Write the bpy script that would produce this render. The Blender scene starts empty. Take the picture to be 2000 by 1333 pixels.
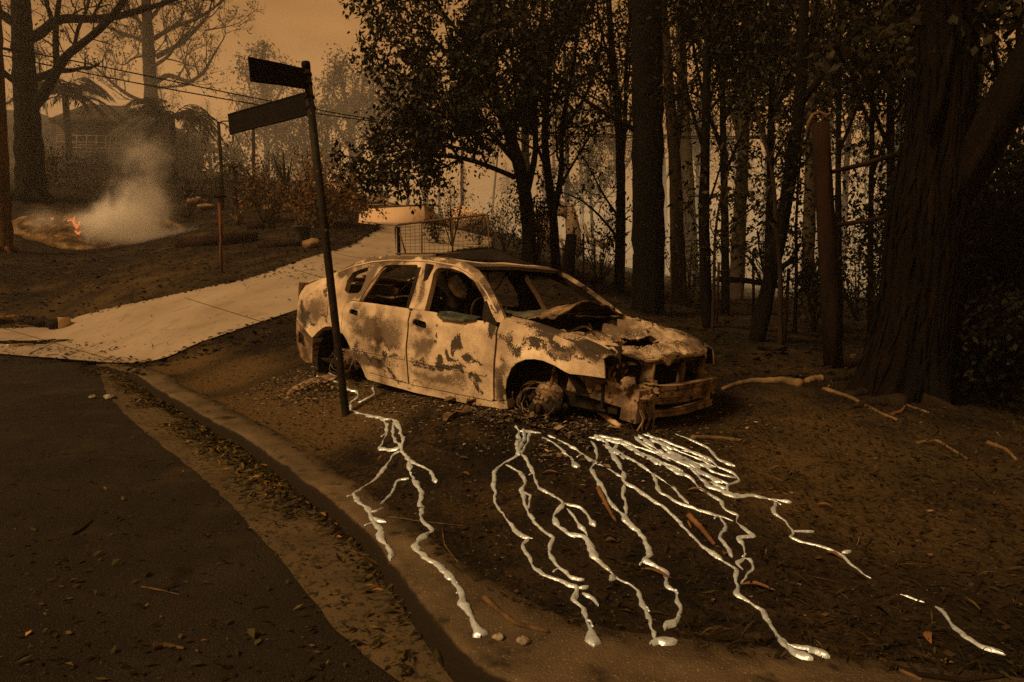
import bpy, math, random
import numpy as np
from mathutils import Vector
from mathutils.geometry import delaunay_2d_cdt

SC = bpy.context.scene
COL = SC.collection
rnd = random.Random(7)
RNG = np.random.default_rng(7)
R_ = math.radians

# ------------------------------------------------------------------ camera
CAM_Z, FPX, PITCH = 1.5, 1333.0, 0.09480684
cam_d = bpy.data.cameras.new('camera')
cam_d.sensor_width = 36.0
cam_d.lens = FPX / 2000 * 36
cam_d.clip_start = 0.05
cam_d.clip_end = 2500
cam = bpy.data.objects.new('camera', cam_d)
COL.objects.link(cam)
cam.location = (0, 0, CAM_Z)
cam.rotation_euler = (math.pi / 2 - PITCH, 0, 0)
SC.camera = cam

# ------------------------------------------------------------------ world
SUN_EL, SUN_AZ = R_(44), R_(232)      # azimuth: clockwise from +Y, the way the light comes from
w = bpy.data.worlds.new('World')
SC.world = w
w.use_nodes = True
nt = w.node_tree
nt.nodes.clear()
N = nt.nodes.new
L = nt.links.new
out = N('ShaderNodeOutputWorld')
bg = N('ShaderNodeBackground')
L(bg.outputs[0], out.inputs[0])
sky = N('ShaderNodeTexSky')
sky.sky_type = 'NISHITA'
sky.sun_disc = False
sky.sun_elevation = SUN_EL
sky.sun_rotation = SUN_AZ
sky.dust_density = 10
sky.air_density = 4
tc = N('ShaderNodeTexCoord')
sep = N('ShaderNodeSeparateXYZ')
L(tc.outputs['Generated'], sep.inputs[0])
ramp = N('ShaderNodeValToRGB')
ramp.color_ramp.elements[0].position = 0.0
ramp.color_ramp.elements[0].color = (4.6, 2.35, 0.85, 1)
ramp.color_ramp.elements[1].position = 0.75
ramp.color_ramp.elements[1].color = (1.5, 0.68, 0.2, 1)
e = ramp.color_ramp.elements.new(0.22)
e.color = (4.1, 1.95, 0.64, 1)
e = ramp.color_ramp.elements.new(0.42)
e.color = (2.3, 1.04, 0.31, 1)
L(sep.outputs[2], ramp.inputs[0])
noi = N('ShaderNodeTexNoise')
noi.inputs['Scale'].default_value = 2.6
noi.inputs['Detail'].default_value = 7
noi.inputs['Distortion'].default_value = 0.6
mp = N('ShaderNodeMapping')
mp.inputs['Scale'].default_value = (1, 1, 1.6)
L(tc.outputs['Generated'], mp.inputs[0])
L(mp.outputs[0], noi.inputs['Vector'])
mr = N('ShaderNodeMapRange')
mr.inputs[1].default_value = 0.3
mr.inputs[2].default_value = 0.7
mr.inputs[3].default_value = 0.55
mr.inputs[4].default_value = 1.42
L(noi.outputs[0], mr.inputs[0])
mx = N('ShaderNodeMixRGB')
mx.blend_type = 'MULTIPLY'
mx.inputs[0].default_value = 1
L(ramp.outputs[0], mx.inputs[1])
L(mr.outputs[0], mx.inputs[2])
bw = N('ShaderNodeMixRGB')          # the blue sky, seen through the brown smoke
bw.blend_type = 'MULTIPLY'
bw.inputs[0].default_value = 1
bw.inputs[2].default_value = (0.12, 0.055, 0.016, 1)
L(sky.outputs[0], bw.inputs[1])
ad = N('ShaderNodeMixRGB')
ad.blend_type = 'ADD'
ad.inputs[0].default_value = 1
L(mx.outputs[0], ad.inputs[1])
L(bw.outputs[0], ad.inputs[2])
L(ad.outputs[0], bg.inputs[0])
bg.inputs[1].default_value = 0.12

sd = bpy.data.lights.new('sun', 'SUN')
sd.energy = 4.0
sd.angle = R_(14)
sd.color = (1.0, 0.64, 0.30)
sun = bpy.data.objects.new('sun', sd)
COL.objects.link(sun)
sv = Vector((math.sin(SUN_AZ) * math.cos(SUN_EL), math.cos(SUN_AZ) * math.cos(SUN_EL), math.sin(SUN_EL)))
sun.rotation_euler = sv.to_track_quat('Z', 'Y').to_euler()
sun.location = (-20, -20, 40)

SC.view_settings.view_transform = 'Standard'
SC.view_settings.look = 'None'
SC.view_settings.exposure = -0.05
SC.view_settings.gamma = 1
SC.render.engine = 'CYCLES'
SC.cycles.use_denoising = False
try:
    SC.cycles.denoiser = 'OPENIMAGEDENOISE'
    SC.cycles.denoising_input_passes = 'RGB_ALBEDO_NORMAL'
except Exception:
    pass
SC.cycles.max_bounces = 5
SC.cycles.diffuse_bounces = 3
SC.cycles.glossy_bounces = 2
SC.cycles.volume_bounces = 3
SC.cycles.volume_max_steps = 96
SC.cycles.sample_clamp_indirect = 3
SC.cycles.use_adaptive_sampling = True
SC.cycles.adaptive_threshold = 0.008

# ------------------------------------------------------------------ pixels, noise, terrain
CP_, SP_ = math.cos(PITCH), math.sin(PITCH)


def ray(px, py):
    a = (np.asarray(px, float) - 1000) / FPX
    b = (666.5 - np.asarray(py, float)) / FPX
    return np.stack([a + 0 * b, CP_ + b * SP_, -SP_ + b * CP_], -1)


def W(px, py, D):
    """the place seen at a pixel of the photograph, D metres in front of the viewer"""
    d = ray(px, py)
    return np.array([0, 0, CAM_Z]) + d * (np.asarray(D, float) / d[..., 1])[..., None]


def onz(px, py, z):
    d = ray(px, py)
    return np.array([0, 0, CAM_Z]) + d * ((z - CAM_Z) / d[..., 2])[..., None]


def _hash(ix, iy, s):
    h = (ix * 374761393 + iy * 668265263 + s * 974634077) & 0x7fffffff
    h = ((h ^ (h >> 13)) * 1274126177) & 0x7fffffff
    return ((h ^ (h >> 16)) & 0xffff) / 65535.0


def vnoise(x, y, s=0):
    x = np.asarray(x, float)
    y = np.asarray(y, float)
    ix = np.floor(x).astype(np.int64)
    iy = np.floor(y).astype(np.int64)
    fx, fy = x - ix, y - iy
    fx = fx * fx * (3 - 2 * fx)
    fy = fy * fy * (3 - 2 * fy)
    a = _hash(ix, iy, s) * (1 - fx) + _hash(ix + 1, iy, s) * fx
    b = _hash(ix, iy + 1, s) * (1 - fx) + _hash(ix + 1, iy + 1, s) * fx
    return (a * (1 - fy) + b * fy) * 2 - 1


def fbm(x, y, s=0, o=3):
    t, a = 0, 1
    for i in range(o):
        t = t + a * vnoise(np.asarray(x) * 2 ** i, np.asarray(y) * 2 ** i, s + i)
        a *= 0.5
    return t


def sstep(a, b, x):
    t = np.clip((x - a) / (b - a), 0, 1)
    return t * t * (3 - 2 * t)


def road_z(x, y):
    return 0.019 * np.log1p(np.exp(np.clip(-np.asarray(x) - 1.5, -30, 30)))


# the car's own frame (x forward from the rear axle, y to its left, z up)
def rotm(a, b, c):
    ca, sa, cb, sb, cc, sc = math.cos(a), math.sin(a), math.cos(b), math.sin(b), math.cos(c), math.sin(c)
    return (np.array([[ca, -sa, 0], [sa, ca, 0], [0, 0, 1]]) @ np.array([[cb, 0, sb], [0, 1, 0], [-sb, 0, cb]])
            @ np.array([[1, 0, 0], [0, cc, -sc], [0, sc, cc]]))


CAR_R = rotm(-0.75858184, 0.03558073, -0.03370009)
CAR_T = np.array([-1.18838804, 7.37263962, CAM_Z - 1.17629843])


def carpt(x, y, z):
    return CAR_R @ np.array([x, y, z]) + CAR_T


# kerb: the front top edge, then how wide its top is and how high it stands
KP = [(-700, 600, .3, 0), (-250, 655, .3, 0), (60, 690, .3, 0), (180, 712, .25, .05), (232, 722, .2, .55), (262, 729, .2, 1), (313, 763, .2, 1), (362, 790, .2, 1),
      (416, 822, .2, 1), (490, 861, .18, 1), (553, 908, .16, 1), (600, 943, .15, 1), (648, 978, .15, 1), (700, 1018, .15, 1),
      (737, 1062, .16, 1), (774, 1112, .18, 1), (807, 1153, .22, 1), (832, 1187, .27, 1), (866, 1236, .33, 1), (907, 1299, .38, 1), (1000, 1350, .40, 1),
      (1150, 1382, .40, 1), (1400, 1420, .40, 1), (1800, 1480, .40, 1), (2400, 1560, .40, 1), (4200, 1700, .40, 1)]
_k = []
for px, py, kw, kh in KP:
    p = onz(px, py, 0.12)
    for _ in range(4):
        p = onz(px, py, float(road_z(p[0], p[1])) + 0.14 * kh)
    _k.append((p[0], p[1], kw, kh))
_k = np.array(_k)
_s = np.concatenate([[0], np.cumsum(np.hypot(np.diff(_k[:, 0]), np.diff(_k[:, 1])))])


def cat(s, P, S):      # Catmull-Rom-like smooth resample
    o = np.stack([np.interp(s, S, P[:, i]) for i in range(P.shape[1])], 1)
    return o


_ss = np.arange(0, _s[-1], 0.12)
KL = cat(_ss, _k, _s)
for _ in range(6):
    KL[1:-1] = (KL[:-2] + 2 * KL[1:-1] + KL[2:]) / 4
_t = np.gradient(KL[:, :2], axis=0)
_t /= np.linalg.norm(_t, axis=1)[:, None]
KN = np.stack([-_t[:, 1], _t[:, 0]], 1)      # towards the verge (left of travel)


def kerb_sd(x, y):
    """signed distance into the verge, top width, height there"""
    x = np.asarray(x, float).ravel()
    y = np.asarray(y, float).ravel()
    sd_ = np.empty(len(x))
    kw = np.empty(len(x))
    kh = np.empty(len(x))
    for i in range(0, len(x), 20000):
        sl = slice(i, i + 20000)
        dx = x[sl, None] - KL[None, :, 0]
        dy = y[sl, None] - KL[None, :, 1]
        d2 = dx * dx + dy * dy
        j = d2.argmin(1)
        r = np.arange(len(j))
        dn = dx[r, j] * KN[j, 0] + dy[r, j] * KN[j, 1]
        d = np.sqrt(d2[r, j])
        sd_[sl] = np.where(np.abs(dn) > 0.3 * d, np.sign(dn) * d, np.where(dn > 0, 1, -1) * d)
        near = d < 0.6
        sd_[sl] = np.where(near, dn, sd_[sl])
        kw[sl] = KL[j, 2]
        kh[sl] = KL[j, 3]
    return sd_, kw, kh


CT = []
for px, py, D in [(130, 625, 16.4), (0, 640, 15.3), (300, 590, 15.5), (500, 545, 15.5), (620, 500, 17), (745, 445, 24), (265, 708, 10.8), (400, 670, 10.9),
                  (500, 635, 11.5), (600, 603, 12.5), (770, 505, 18), (840, 440, 28), (720, 437, 28), (780, 437, 28), (760, 440, 26.5), (900, 472, 24), (675, 805, 6.0), (1000, 1000, 3.55),
                  (1300, 1000, 3.6), (1100, 870, 4.6), (1700, 950, 4.0), (1400, 880, 4.6), (1990, 1100, 3.1), (1990, 900, 4.3), (1480, 665, 9.5),
                  (1630, 720, 7.8), (1760, 775, 6.4), (1950, 830, 5.6), (1900, 740, 9), (1265, 612, 13), (1385, 638, 10.5), (1330, 577, 18), (1450, 590, 20),
                  (1700, 610, 16), (1100, 545, 14), (1035, 505, 16), (1210, 578, 15), (15, 495, 22), (0, 560, 18.5), (200, 560, 17.5), (433, 532, 17),
                  (420, 485, 21), (592, 478, 21), (170, 478, 25), (60, 372, 32), (250, 350, 38), (650, 440, 24), (500, 400, 30), (545, 380, 34)]:
    CT.append(W(px, py, D))
for c in [(0, -.85, .12), (2.65, -.85, .20), (3.4, -.5, .24), (0, .8, .10), (2.6, .8, .16), (-1.0, 0, .10), (3.5, .5, .22), (1.3, -.9, .15)]:
    CT.append(carpt(*c))
for c in [(-60, 80, 14), (-20, 80, 11), (0, 60, 5), (10, 60, 2), (30, 60, .6), (60, 60, 0), (30, 25, .2), (15, 9, -.1), (-40, 30, 5.5), (-30, 8, 1), (-60, 250, 22),
          (30, 250, 3), (150, 150, 0), (-150, 100, 16), (60, -20, 0), (-60, -20, .6), (0, -12, .1), (-250, 0, 6), (250, 0, 0)]:
    CT.append(np.array(c, float))
CT = np.array(CT)


def _phi(d2):
    return np.where(d2 > 1e-9, 0.5 * d2 * np.log(d2 + 1e-12), 0)


def _warp(x, y):      # compress distance so that far controls do not ring
    r = np.hypot(x, y) + 1e-9
    f = np.log1p(r / 6) / r
    return x * f, y * f


_cx, _cy = _warp(CT[:, 0], CT[:, 1])
_n = len(CT)
_A = np.zeros((_n + 3, _n + 3))
_A[:_n, :_n] = _phi((_cx[:, None] - _cx) ** 2 + (_cy[:, None] - _cy) ** 2) + np.eye(_n) * 2e-3
_A[:_n, _n] = 1
_A[:_n, _n + 1] = _cx
_A[:_n, _n + 2] = _cy
_A[_n:, :_n] = _A[:_n, _n:].T
_w = np.linalg.solve(_A, np.concatenate([CT[:, 2], [0, 0, 0]]))


def tps(x, y):
    x = np.asarray(x, float).ravel()
    y = np.asarray(y, float).ravel()
    o = np.empty(len(x))
    for i in range(0, len(x), 20000):
        a, b = _warp(x[i:i + 20000], y[i:i + 20000])
        o[i:i + 20000] = _phi((a[:, None] - _cx) ** 2 + (b[:, None] - _cy) ** 2) @ _w[:_n] + _w[_n] + _w[_n + 1] * a + _w[_n + 2] * b
    return np.clip(o, -6, 40)


# driveway edges (left, right) on the photograph, with depth
DRL = np.array([W(*p) for p in [(-260, 668, 13.2), (-100, 650, 14.6), (20, 637, 15.3), (130, 625, 16.2), (300, 590, 15.6), (500, 545, 15.5), (620, 500, 17), (690, 470, 20), (745, 447, 23.5), (735, 440, 26), (700, 436, 28.3)]])
DRR = np.array([W(*p) for p in [(60, 692, 11.4), (150, 708, 11.1), (262, 716, 10.5), (290, 700, 10.6), (400, 670, 10.9), (500, 635, 11.5), (600, 603, 12.5), (700, 560, 14), (850, 505, 18), (960, 480, 23), (960, 462, 28.0)]])


def resample(P, n):
    S = np.concatenate([[0], np.cumsum(np.linalg.norm(np.diff(P[:, :2], axis=0), axis=1))])
    return np.stack([np.interp(np.linspace(0, S[-1], n), S, P[:, i]) for i in range(P.shape[1])], 1)


def smooth(P, k=3):
    P = P.copy()
    for _ in range(k):
        P[1:-1] = (P[:-2] + 2 * P[1:-1] + P[2:]) / 4
    return P


DRL_ = smooth(resample(DRL, 260), 40)
DRR_ = smooth(resample(DRR, 260), 40)
_q = np.arange(260)
DRL_[:, 0] += .022 * fbm(_q * .17, _q * 0 + 2, 201, 4)
DRL_[:, 1] += .022 * fbm(_q * .17, _q * 0 + 7, 202, 4)
DRR_[:, 0] += .022 * fbm(_q * .17, _q * 0 + 4, 203, 4)
DRR_[:, 1] += .022 * fbm(_q * .17, _q * 0 + 9, 204, 4)
DRPOLY = np.concatenate([DRL_[:, :2], DRR_[::-1, :2]])


def in_poly(x, y, P):
    x = np.asarray(x, float).ravel()
    y = np.asarray(y, float).ravel()
    c = np.zeros(len(x), bool)
    j = len(P) - 1
    for i in range(len(P)):
        xi, yi = P[i]
        xj, yj = P[j]
        if yi != yj:
            c ^= ((yi > y) != (yj > y)) & (x < (xj - xi) * (y - yi) / (yj - yi) + xi)
        j = i
    return c


def ground(x, y, micro=True, raw=False):
    x = np.asarray(x, float).ravel()
    y = np.asarray(y, float).ravel()
    z = tps(x, y)
    s, kw, kh = kerb_sd(x, y)
    rz = road_z(x, y)
    top = rz + 0.135 * kh
    if micro:
        r = np.hypot(x, y)
        m = 0.016 * fbm(x * 1.6, y * 1.6, 3) + 0.007 * fbm(x * 6, y * 6, 9, 2)
        m = m + 0.10 * fbm(x * .33, y * .33, 21) * sstep(9, 25, r)
        m = np.where(in_poly(x, y, DRPOLY), 0, m)
        z = z + m
    z = top + (z - top) * sstep(kw - .03, kw + 1.1, s)
    if not raw:
        z = np.where(s < kw - .02, top - .03, z)
        z = np.where(s < 0.04, rz - .12, z)
    return z


def surf(x, y):
    """height of whatever one would stand on"""
    x = np.asarray(x, float).ravel()
    y = np.asarray(y, float).ravel()
    s, kw, kh = kerb_sd(x, y)
    z = ground(x, y, raw=True)
    z = np.where(s < kw, road_z(x, y) + .146 * kh, np.where(s < kw + .12, np.maximum(z, road_z(x, y) + .145 * kh), z))
    z = np.where(s < 0.0, road_z(x, y) + .004, z)
    return np.where(in_poly(x, y, DRPOLY), ground(x, y, micro=False, raw=True) + .03, z)


def G(px, py):
    """the spot of ground seen at each pixel (marching along the ray)"""
    px = np.atleast_1d(np.asarray(px, float))
    py = np.atleast_1d(np.asarray(py, float))
    d = ray(px, py)
    o = np.array([0, 0, CAM_Z])
    T = np.concatenate([np.arange(1.5, 12, .05), np.geomspace(12, 120, 150)])
    res = np.zeros((len(px), 3))
    P = o + d[:, None, :] * T[None, :, None]
    h = surf(P[..., 0], P[..., 1]).reshape(P.shape[:2])
    below = P[..., 2] < h
    k = np.where(below.any(1), below.argmax(1), len(T) - 1)
    lo, hi = T[np.maximum(k - 1, 0)], T[k]
    for _ in range(10):
        m = (lo + hi) / 2
        p = o + d * m[:, None]
        b = p[:, 2] < surf(p[:, 0], p[:, 1])
        hi = np.where(b, m, hi)
        lo = np.where(b, lo, m)
    return o + d * ((lo + hi) / 2)[:, None]


def gz(x, y):
    return float(surf([x], [y])[0])


# ------------------------------------------------------------------ materials
def mat(name, base, rough=.9, var=None, scale=4., detail=6., bump=0., bscale=None, metal=0., spec=.08, ramp=None, coord='Object', tone=None, mapping=None):
    m = bpy.data.materials.new(name)
    m.use_nodes = True
    t = m.node_tree
    b = t.nodes['Principled BSDF']
    b.inputs['Roughness'].default_value = rough
    b.inputs['Metallic'].default_value = metal
    b.inputs['Specular IOR Level'].default_value = spec
    n_, l_ = t.nodes.new, t.links.new
    c = n_('ShaderNodeTexCoord')
    vec = c.outputs[coord]
    if mapping:
        mpn = n_('ShaderNodeMapping')
        mpn.inputs['Scale'].default_value = mapping
        l_(vec, mpn.inputs[0])
        vec = mpn.outputs[0]
    nz = n_('ShaderNodeTexNoise')
    nz.inputs['Scale'].default_value = scale
    nz.inputs['Detail'].default_value = detail
    nz.inputs['Roughness'].default_value = .62
    l_(vec, nz.inputs['Vector'])
    cr = n_('ShaderNodeValToRGB')
    els = ramp or [(.35, var or base), (.65, base)]
    cr.color_ramp.elements[0].position = els[0][0]
    cr.color_ramp.elements[0].color = (*els[0][1], 1)
    cr.color_ramp.elements[1].position = els[-1][0]
    cr.color_ramp.elements[1].color = (*els[-1][1], 1)
    for p_, c_ in els[1:-1]:
        e_ = cr.color_ramp.elements.new(p_)
        e_.color = (*c_, 1)
    if tone:
        at = n_('ShaderNodeAttribute')
        at.attribute_name = 'tone'
        l_(at.outputs['Fac'], cr.inputs[0])
    else:
        l_(nz.outputs[0], cr.inputs[0])
    l_(cr.outputs[0], b.inputs['Base Color'])
    if bump:
        bn = n_('ShaderNodeTexNoise')
        bn.inputs['Scale'].default_value = bscale or scale * 4
        bn.inputs['Detail'].default_value = 5
        l_(vec, bn.inputs['Vector'])
        bu = n_('ShaderNodeBump')
        bu.inputs['Strength'].default_value = 1
        bu.inputs['Distance'].default_value = bump
        l_(bn.outputs[0], bu.inputs['Height'])
        l_(bu.outputs[0], b.inputs['Normal'])
    return m


def layer(m, color, scale, lo, hi, detail=3, kind='noise', attr=None, mapping=None):
    """lay another colour over a material where a noise passes a threshold (stains, flakes, specks)"""
    t = m.node_tree
    b = t.nodes['Principled BSDF']
    src = b.inputs['Base Color'].links[0].from_socket
    n_, l_ = t.nodes.new, t.links.new
    c = [x for x in t.nodes if x.type == 'TEX_COORD'][0]
    vec = c.outputs['Object']
    if mapping:
        mpn = n_('ShaderNodeMapping')
        mpn.inputs['Scale'].default_value = mapping
        l_(vec, mpn.inputs[0])
        vec = mpn.outputs[0]
    if kind == 'noise':
        nz = n_('ShaderNodeTexNoise')
        nz.inputs['Detail'].default_value = detail
        nz.inputs['Roughness'].default_value = .6
        o = nz.outputs[0]
    else:
        nz = n_('ShaderNodeTexVoronoi')
        o = nz.outputs['Distance']
    nz.inputs['Scale'].default_value = scale
    l_(vec, nz.inputs['Vector'])
    if attr:
        at = n_('ShaderNodeAttribute')
        at.attribute_name = attr
        ad_ = n_('ShaderNodeMath')
        ad_.operation = 'MULTIPLY_ADD'
        l_(at.outputs['Fac'], ad_.inputs[0])
        ad_.inputs[1].default_value = 0.75
        l_(o, ad_.inputs[2])
        o = ad_.outputs[0]
    mr_ = n_('ShaderNodeMapRange')
    mr_.interpolation_type = 'SMOOTHSTEP'
    mr_.inputs[1].default_value = lo
    mr_.inputs[2].default_value = hi
    l_(o, mr_.inputs[0])
    mi = n_('ShaderNodeMixRGB')
    l_(mr_.outputs[0], mi.inputs[0])
    l_(src, mi.inputs[1])
    mi.inputs[2].default_value = (*color, 1)
    l_(mi.outputs[0], b.inputs['Base Color'])
    return m


M = {}
M['soil'] = mat('burnt_soil', (0.022, 0.01496, 0.00748), .95, ramp=[(.30, (0.00704, 0.00528, 0.00352)), (.48, (0.01496, 0.01056, 0.00572)), (.62, (0.02728, 0.01716, 0.00748)), (.8, (0.0462, 0.02816, 0.01144))], scale=1.3, detail=9, bump=.03, bscale=34)
layer(M['soil'], (.006, .005, .004), 2.3, .46, .60, 9)
layer(M['soil'], (.007, .0055, .0045), 9, .50, .58, 8)
layer(M['soil'], (.070, .046, .019), .9, .44, 1.0, 9, attr='clay')
layer(M['soil'], (.006, .005, .004), 34, .56, .66, 6)
layer(M['soil'], (.075, .052, .026), 21, .62, .74, 7)
layer(M['soil'], (.20, .16, .11), 55, .70, .74, 2)
M['asphalt'] = mat('asphalt', (0.01869, 0.01581, 0.01222), .9, ramp=[(.3, (0.009344, 0.007906, 0.00575)), (.55, (0.01581, 0.01294, 0.009344)), (.8, (0.02587, 0.02156, 0.0151))], scale=1.1, detail=8, bump=.010, bscale=110)
layer(M['asphalt'], (.045, .036, .025), 120, .62, .72, 2)
layer(M['asphalt'], (.004, .003, .002), 90, .60, .68, 3)
layer(M['asphalt'], (.034, .025, .013), 1.7, .52, .8, 9)
layer(M['asphalt'], (.004, .0032, .0025), 2.6, .60, .75, 9)
layer(M['asphalt'], (.10, .08, .055), 210, .69, .73, 1)
M['gutter'] = mat('gutter_concrete', (0.08627, 0.06395, 0.03451), .92, ramp=[(.3, (0.04568, 0.03451, 0.01827)), (.6, (0.08323, 0.0609, 0.03248)), (.8, (0.1218, 0.08932, 0.04669))], scale=2.2, detail=9, bump=.006, bscale=90)
layer(M['gutter'], (.03, .024, .014), 26, .52, .6, 6)
M['kerb'] = mat('kerb_concrete', (0.105, 0.07875, 0.04725), .92, ramp=[(.3, (0.04725, 0.03571, 0.021)), (.55, (0.08925, 0.06615, 0.03885)), (.8, (0.1575, 0.1155, 0.06509))], scale=3, detail=8, bump=.008, bscale=100)
layer(M['kerb'], (.22, .18, .12), 110, .66, .74, 1)
layer(M['kerb'], (.02, .016, .010), 5, .56, .72, 6)
layer(M['kerb'], (.016, .012, .008), 9, .55, 1.0, 6, attr='kerb_dark')
M['drive'] = mat('driveway_concrete', (0.2944, 0.2438, 0.184), .9, ramp=[(.28, (0.184, 0.1472, 0.1058)), (.48, (0.253, 0.207, 0.1546)), (.72, (0.3174, 0.265, 0.2006))], scale=.8, detail=10, bump=.004, bscale=60)
layer(M['drive'], (.13, .10, .068), 1.6, .50, .80, 10)
layer(M['drive'], (.19, .15, .105), 7, .54, .74, 8)
layer(M['drive'], (.17, .13, .09), 2.0, .60, .78, 8, mapping=(.5, 3, 1))
layer(M['drive'], (.12, .09, .06), 38, .71, .76, 2)
M['joint'] = mat('dark_joint_line', (.07, .055, .04), .95)  # dark strips along the slab joints
M['bark_black'] = mat('charred_bark', (0.0024, 0.002, 0.0016), .95, ramp=[(.35, (0.0012, 0.001, 0.0008)), (.7, (0.004, 0.0032, 0.0024))], scale=3, bump=.03, bscale=12, mapping=(1, 1, .2))
M['bark_brown'] = mat('scorched_bark', (0.0225, 0.015, 0.0085), .95, ramp=[(.35, (0.007, 0.005, 0.0035)), (.7, (0.03, 0.02, 0.011))], scale=3, bump=.03, bscale=12, mapping=(1, 1, .2))
M['bark_string'] = mat('stringy_bark', (0.004777, 0.002675, 0.001242), .95, ramp=[(.32, (0.0009555, 0.0006689, 0.0004777)), (.52, (0.003631, 0.002102, 0.001051)), (.75, (0.009555, 0.005253, 0.002102))], scale=9, detail=8, bump=.05, bscale=16, mapping=(1, 1, .10))
layer(M['bark_string'], (.003, .0025, .002), 1.1, .5, .62, 5, mapping=(1, 1, .5))
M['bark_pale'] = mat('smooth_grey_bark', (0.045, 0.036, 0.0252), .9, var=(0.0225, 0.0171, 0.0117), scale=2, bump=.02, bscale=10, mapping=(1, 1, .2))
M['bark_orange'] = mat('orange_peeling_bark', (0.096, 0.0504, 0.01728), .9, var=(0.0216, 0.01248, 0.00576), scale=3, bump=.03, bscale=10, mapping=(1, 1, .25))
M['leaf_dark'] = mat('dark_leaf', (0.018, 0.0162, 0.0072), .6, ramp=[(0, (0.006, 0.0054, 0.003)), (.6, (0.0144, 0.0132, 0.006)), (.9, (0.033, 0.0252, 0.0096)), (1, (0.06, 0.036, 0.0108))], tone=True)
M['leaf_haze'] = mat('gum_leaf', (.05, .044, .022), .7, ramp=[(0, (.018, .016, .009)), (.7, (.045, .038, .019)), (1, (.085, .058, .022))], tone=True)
M['leaf_green'] = mat('dull_green_leaf', (0.00432, 0.004896, 0.001728), .6, ramp=[(0, (0.001296, 0.001296, 0.00072)), (.6, (0.003168, 0.003456, 0.001296)), (1, (0.00864, 0.008928, 0.00288))], tone=True)
M['leaf_rust'] = mat('scorched_leaf', (.16, .085, .03), .8, ramp=[(0, (.04, .024, .011)), (.6, (.12, .065, .024)), (1, (.24, .13, .045))], tone=True)
M['litter'] = mat('fallen_leaf', (0.08, 0.048, 0.016), .7, ramp=[(0, (0.0072, 0.0056, 0.0032)), (.5, (0.02, 0.016, 0.0072)), (.72, (0.048, 0.0416, 0.0136)), (.86, (0.104, 0.072, 0.02)), (.95, (0.24, 0.112, 0.028)), (1, (0.4, 0.192, 0.056))], tone=True)
M['debris'] = mat('burnt_debris', (0.035, 0.021, 0.014), .95, ramp=[(0, (0.0042, 0.0035, 0.0028)), (.55, (0.0196, 0.0133, 0.007)), (.8, (0.0525, 0.0322, 0.014)), (.93, (0.112, 0.07, 0.028)), (1, (0.238, 0.189, 0.133))], tone=True)
M['ash'] = mat('ash_flake', (.2, .16, .11), .95, ramp=[(0, (.012, .010, .008)), (.4, (.06, .045, .03)), (.75, (.19, .14, .09)), (1, (.42, .34, .25))], tone=True)
M['alu'] = mat('solidified_aluminium', (.68, .81, .93), .42, var=(.46, .55, .64), scale=18, bump=.005, bscale=60, metal=.6, spec=.5)
M['char'] = mat('char', (.008, .007, .006), .95, var=(.016, .013, .010), scale=9, bump=.01, bscale=40)
M['sign'] = mat('charred_sign_metal', (0.005, 0.004, 0.003), .75, ramp=[(.35, (0.003, 0.0025, 0.002)), (.62, (0.0065, 0.0045, 0.003)), (.85, (0.0175, 0.008, 0.004))], scale=6, bump=.003, bscale=30, mapping=(1, 1, .35))
M['pole'] = mat('blackened_steel_pole', (.02, .015, .01), .7, ramp=[(.35, (.008, .007, .005)), (.6, (.018, .014, .009)), (.85, (.05, .032, .016))], scale=8, bump=.002, bscale=60)
layer(M['pole'], (.16, .13, .09), 24, .70, .74, 2)
M['rust'] = mat('burnt_rusty_steel', (.13, .085, .05), .85, ramp=[(.3, (.035, .024, .016)), (.45, (.10, .068, .042)), (.6, (.24, .165, .10)), (.8, (.42, .31, .20))], scale=7, detail=9, bump=.006, bscale=40)
layer(M['rust'], (.02, .015, .011), 16, .56, .64, 6)
M['interior'] = mat('burnt_interior_steel', (.03, .02, .014), .92, ramp=[(.35, (.007, .006, .005)), (.6, (.026, .018, .012)), (.85, (.09, .058, .032))], scale=7, detail=7, bump=.008, bscale=30)
M['glass_melt'] = mat('melted_glass', (.045, .066, .044), .3, var=(.02, .024, .018), scale=20, bump=.004, bscale=60, spec=.7)
M['cowl'] = mat('grey_green_cowl', (.12, .125, .085), .85, var=(.03, .03, .022), scale=8, bump=.004, bscale=40)
M['timber'] = mat('charred_timber', (.02, .010, .006), .95, ramp=[(.35, (.004, .0035, .003)), (.65, (.020, .009, .005)), (.85, (.06, .026, .012))], scale=4, bump=.02, bscale=14, mapping=(1, 1, .15))
M['brick'] = mat('red_brick', (0.24, 0.08, 0.036), .95, var=(0.16, 0.052, 0.024), scale=5)
M['wall'] = mat('render_wall', (.56, .40, .26), .9, var=(.47, .33, .21), scale=1.6, detail=8)
layer(M['wall'], (.16, .10, .06), 2.2, .60, .8, 7)
M['ruin'] = mat('smoke_stained_render', (.19, .135, .085), .9, var=(.11, .075, .045), scale=2.5, detail=8)
M['house'] = mat('weatherboard', (0.056, 0.04025, 0.0245), .9, var=(0.0385, 0.028, 0.0168), scale=1.2)
M['roof'] = mat('dark_roof_tiles', (0.018, 0.0144, 0.0108), .9, var=(0.0108, 0.0084, 0.0066), scale=4)
M['rail'] = mat('balcony_rail_metal', (0.14, 0.126, 0.105), .6)
M['rock'] = mat('sandstone', (.24, .16, .085), .95, ramp=[(.3, (.08, .055, .03)), (.7, (.25, .165, .085))], scale=3, bump=.03, bscale=9)
M['green_pot'] = mat('scorched_green_plastic', (.055, .06, .04), .6, var=(.03, .03, .022), scale=3)
M['red_post'] = mat('red_brown_post', (.15, .060, .028), .9, var=(.06, .028, .014), scale=7)
M['wire'] = mat('black_cable', (.008, .007, .006), .8)
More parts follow.
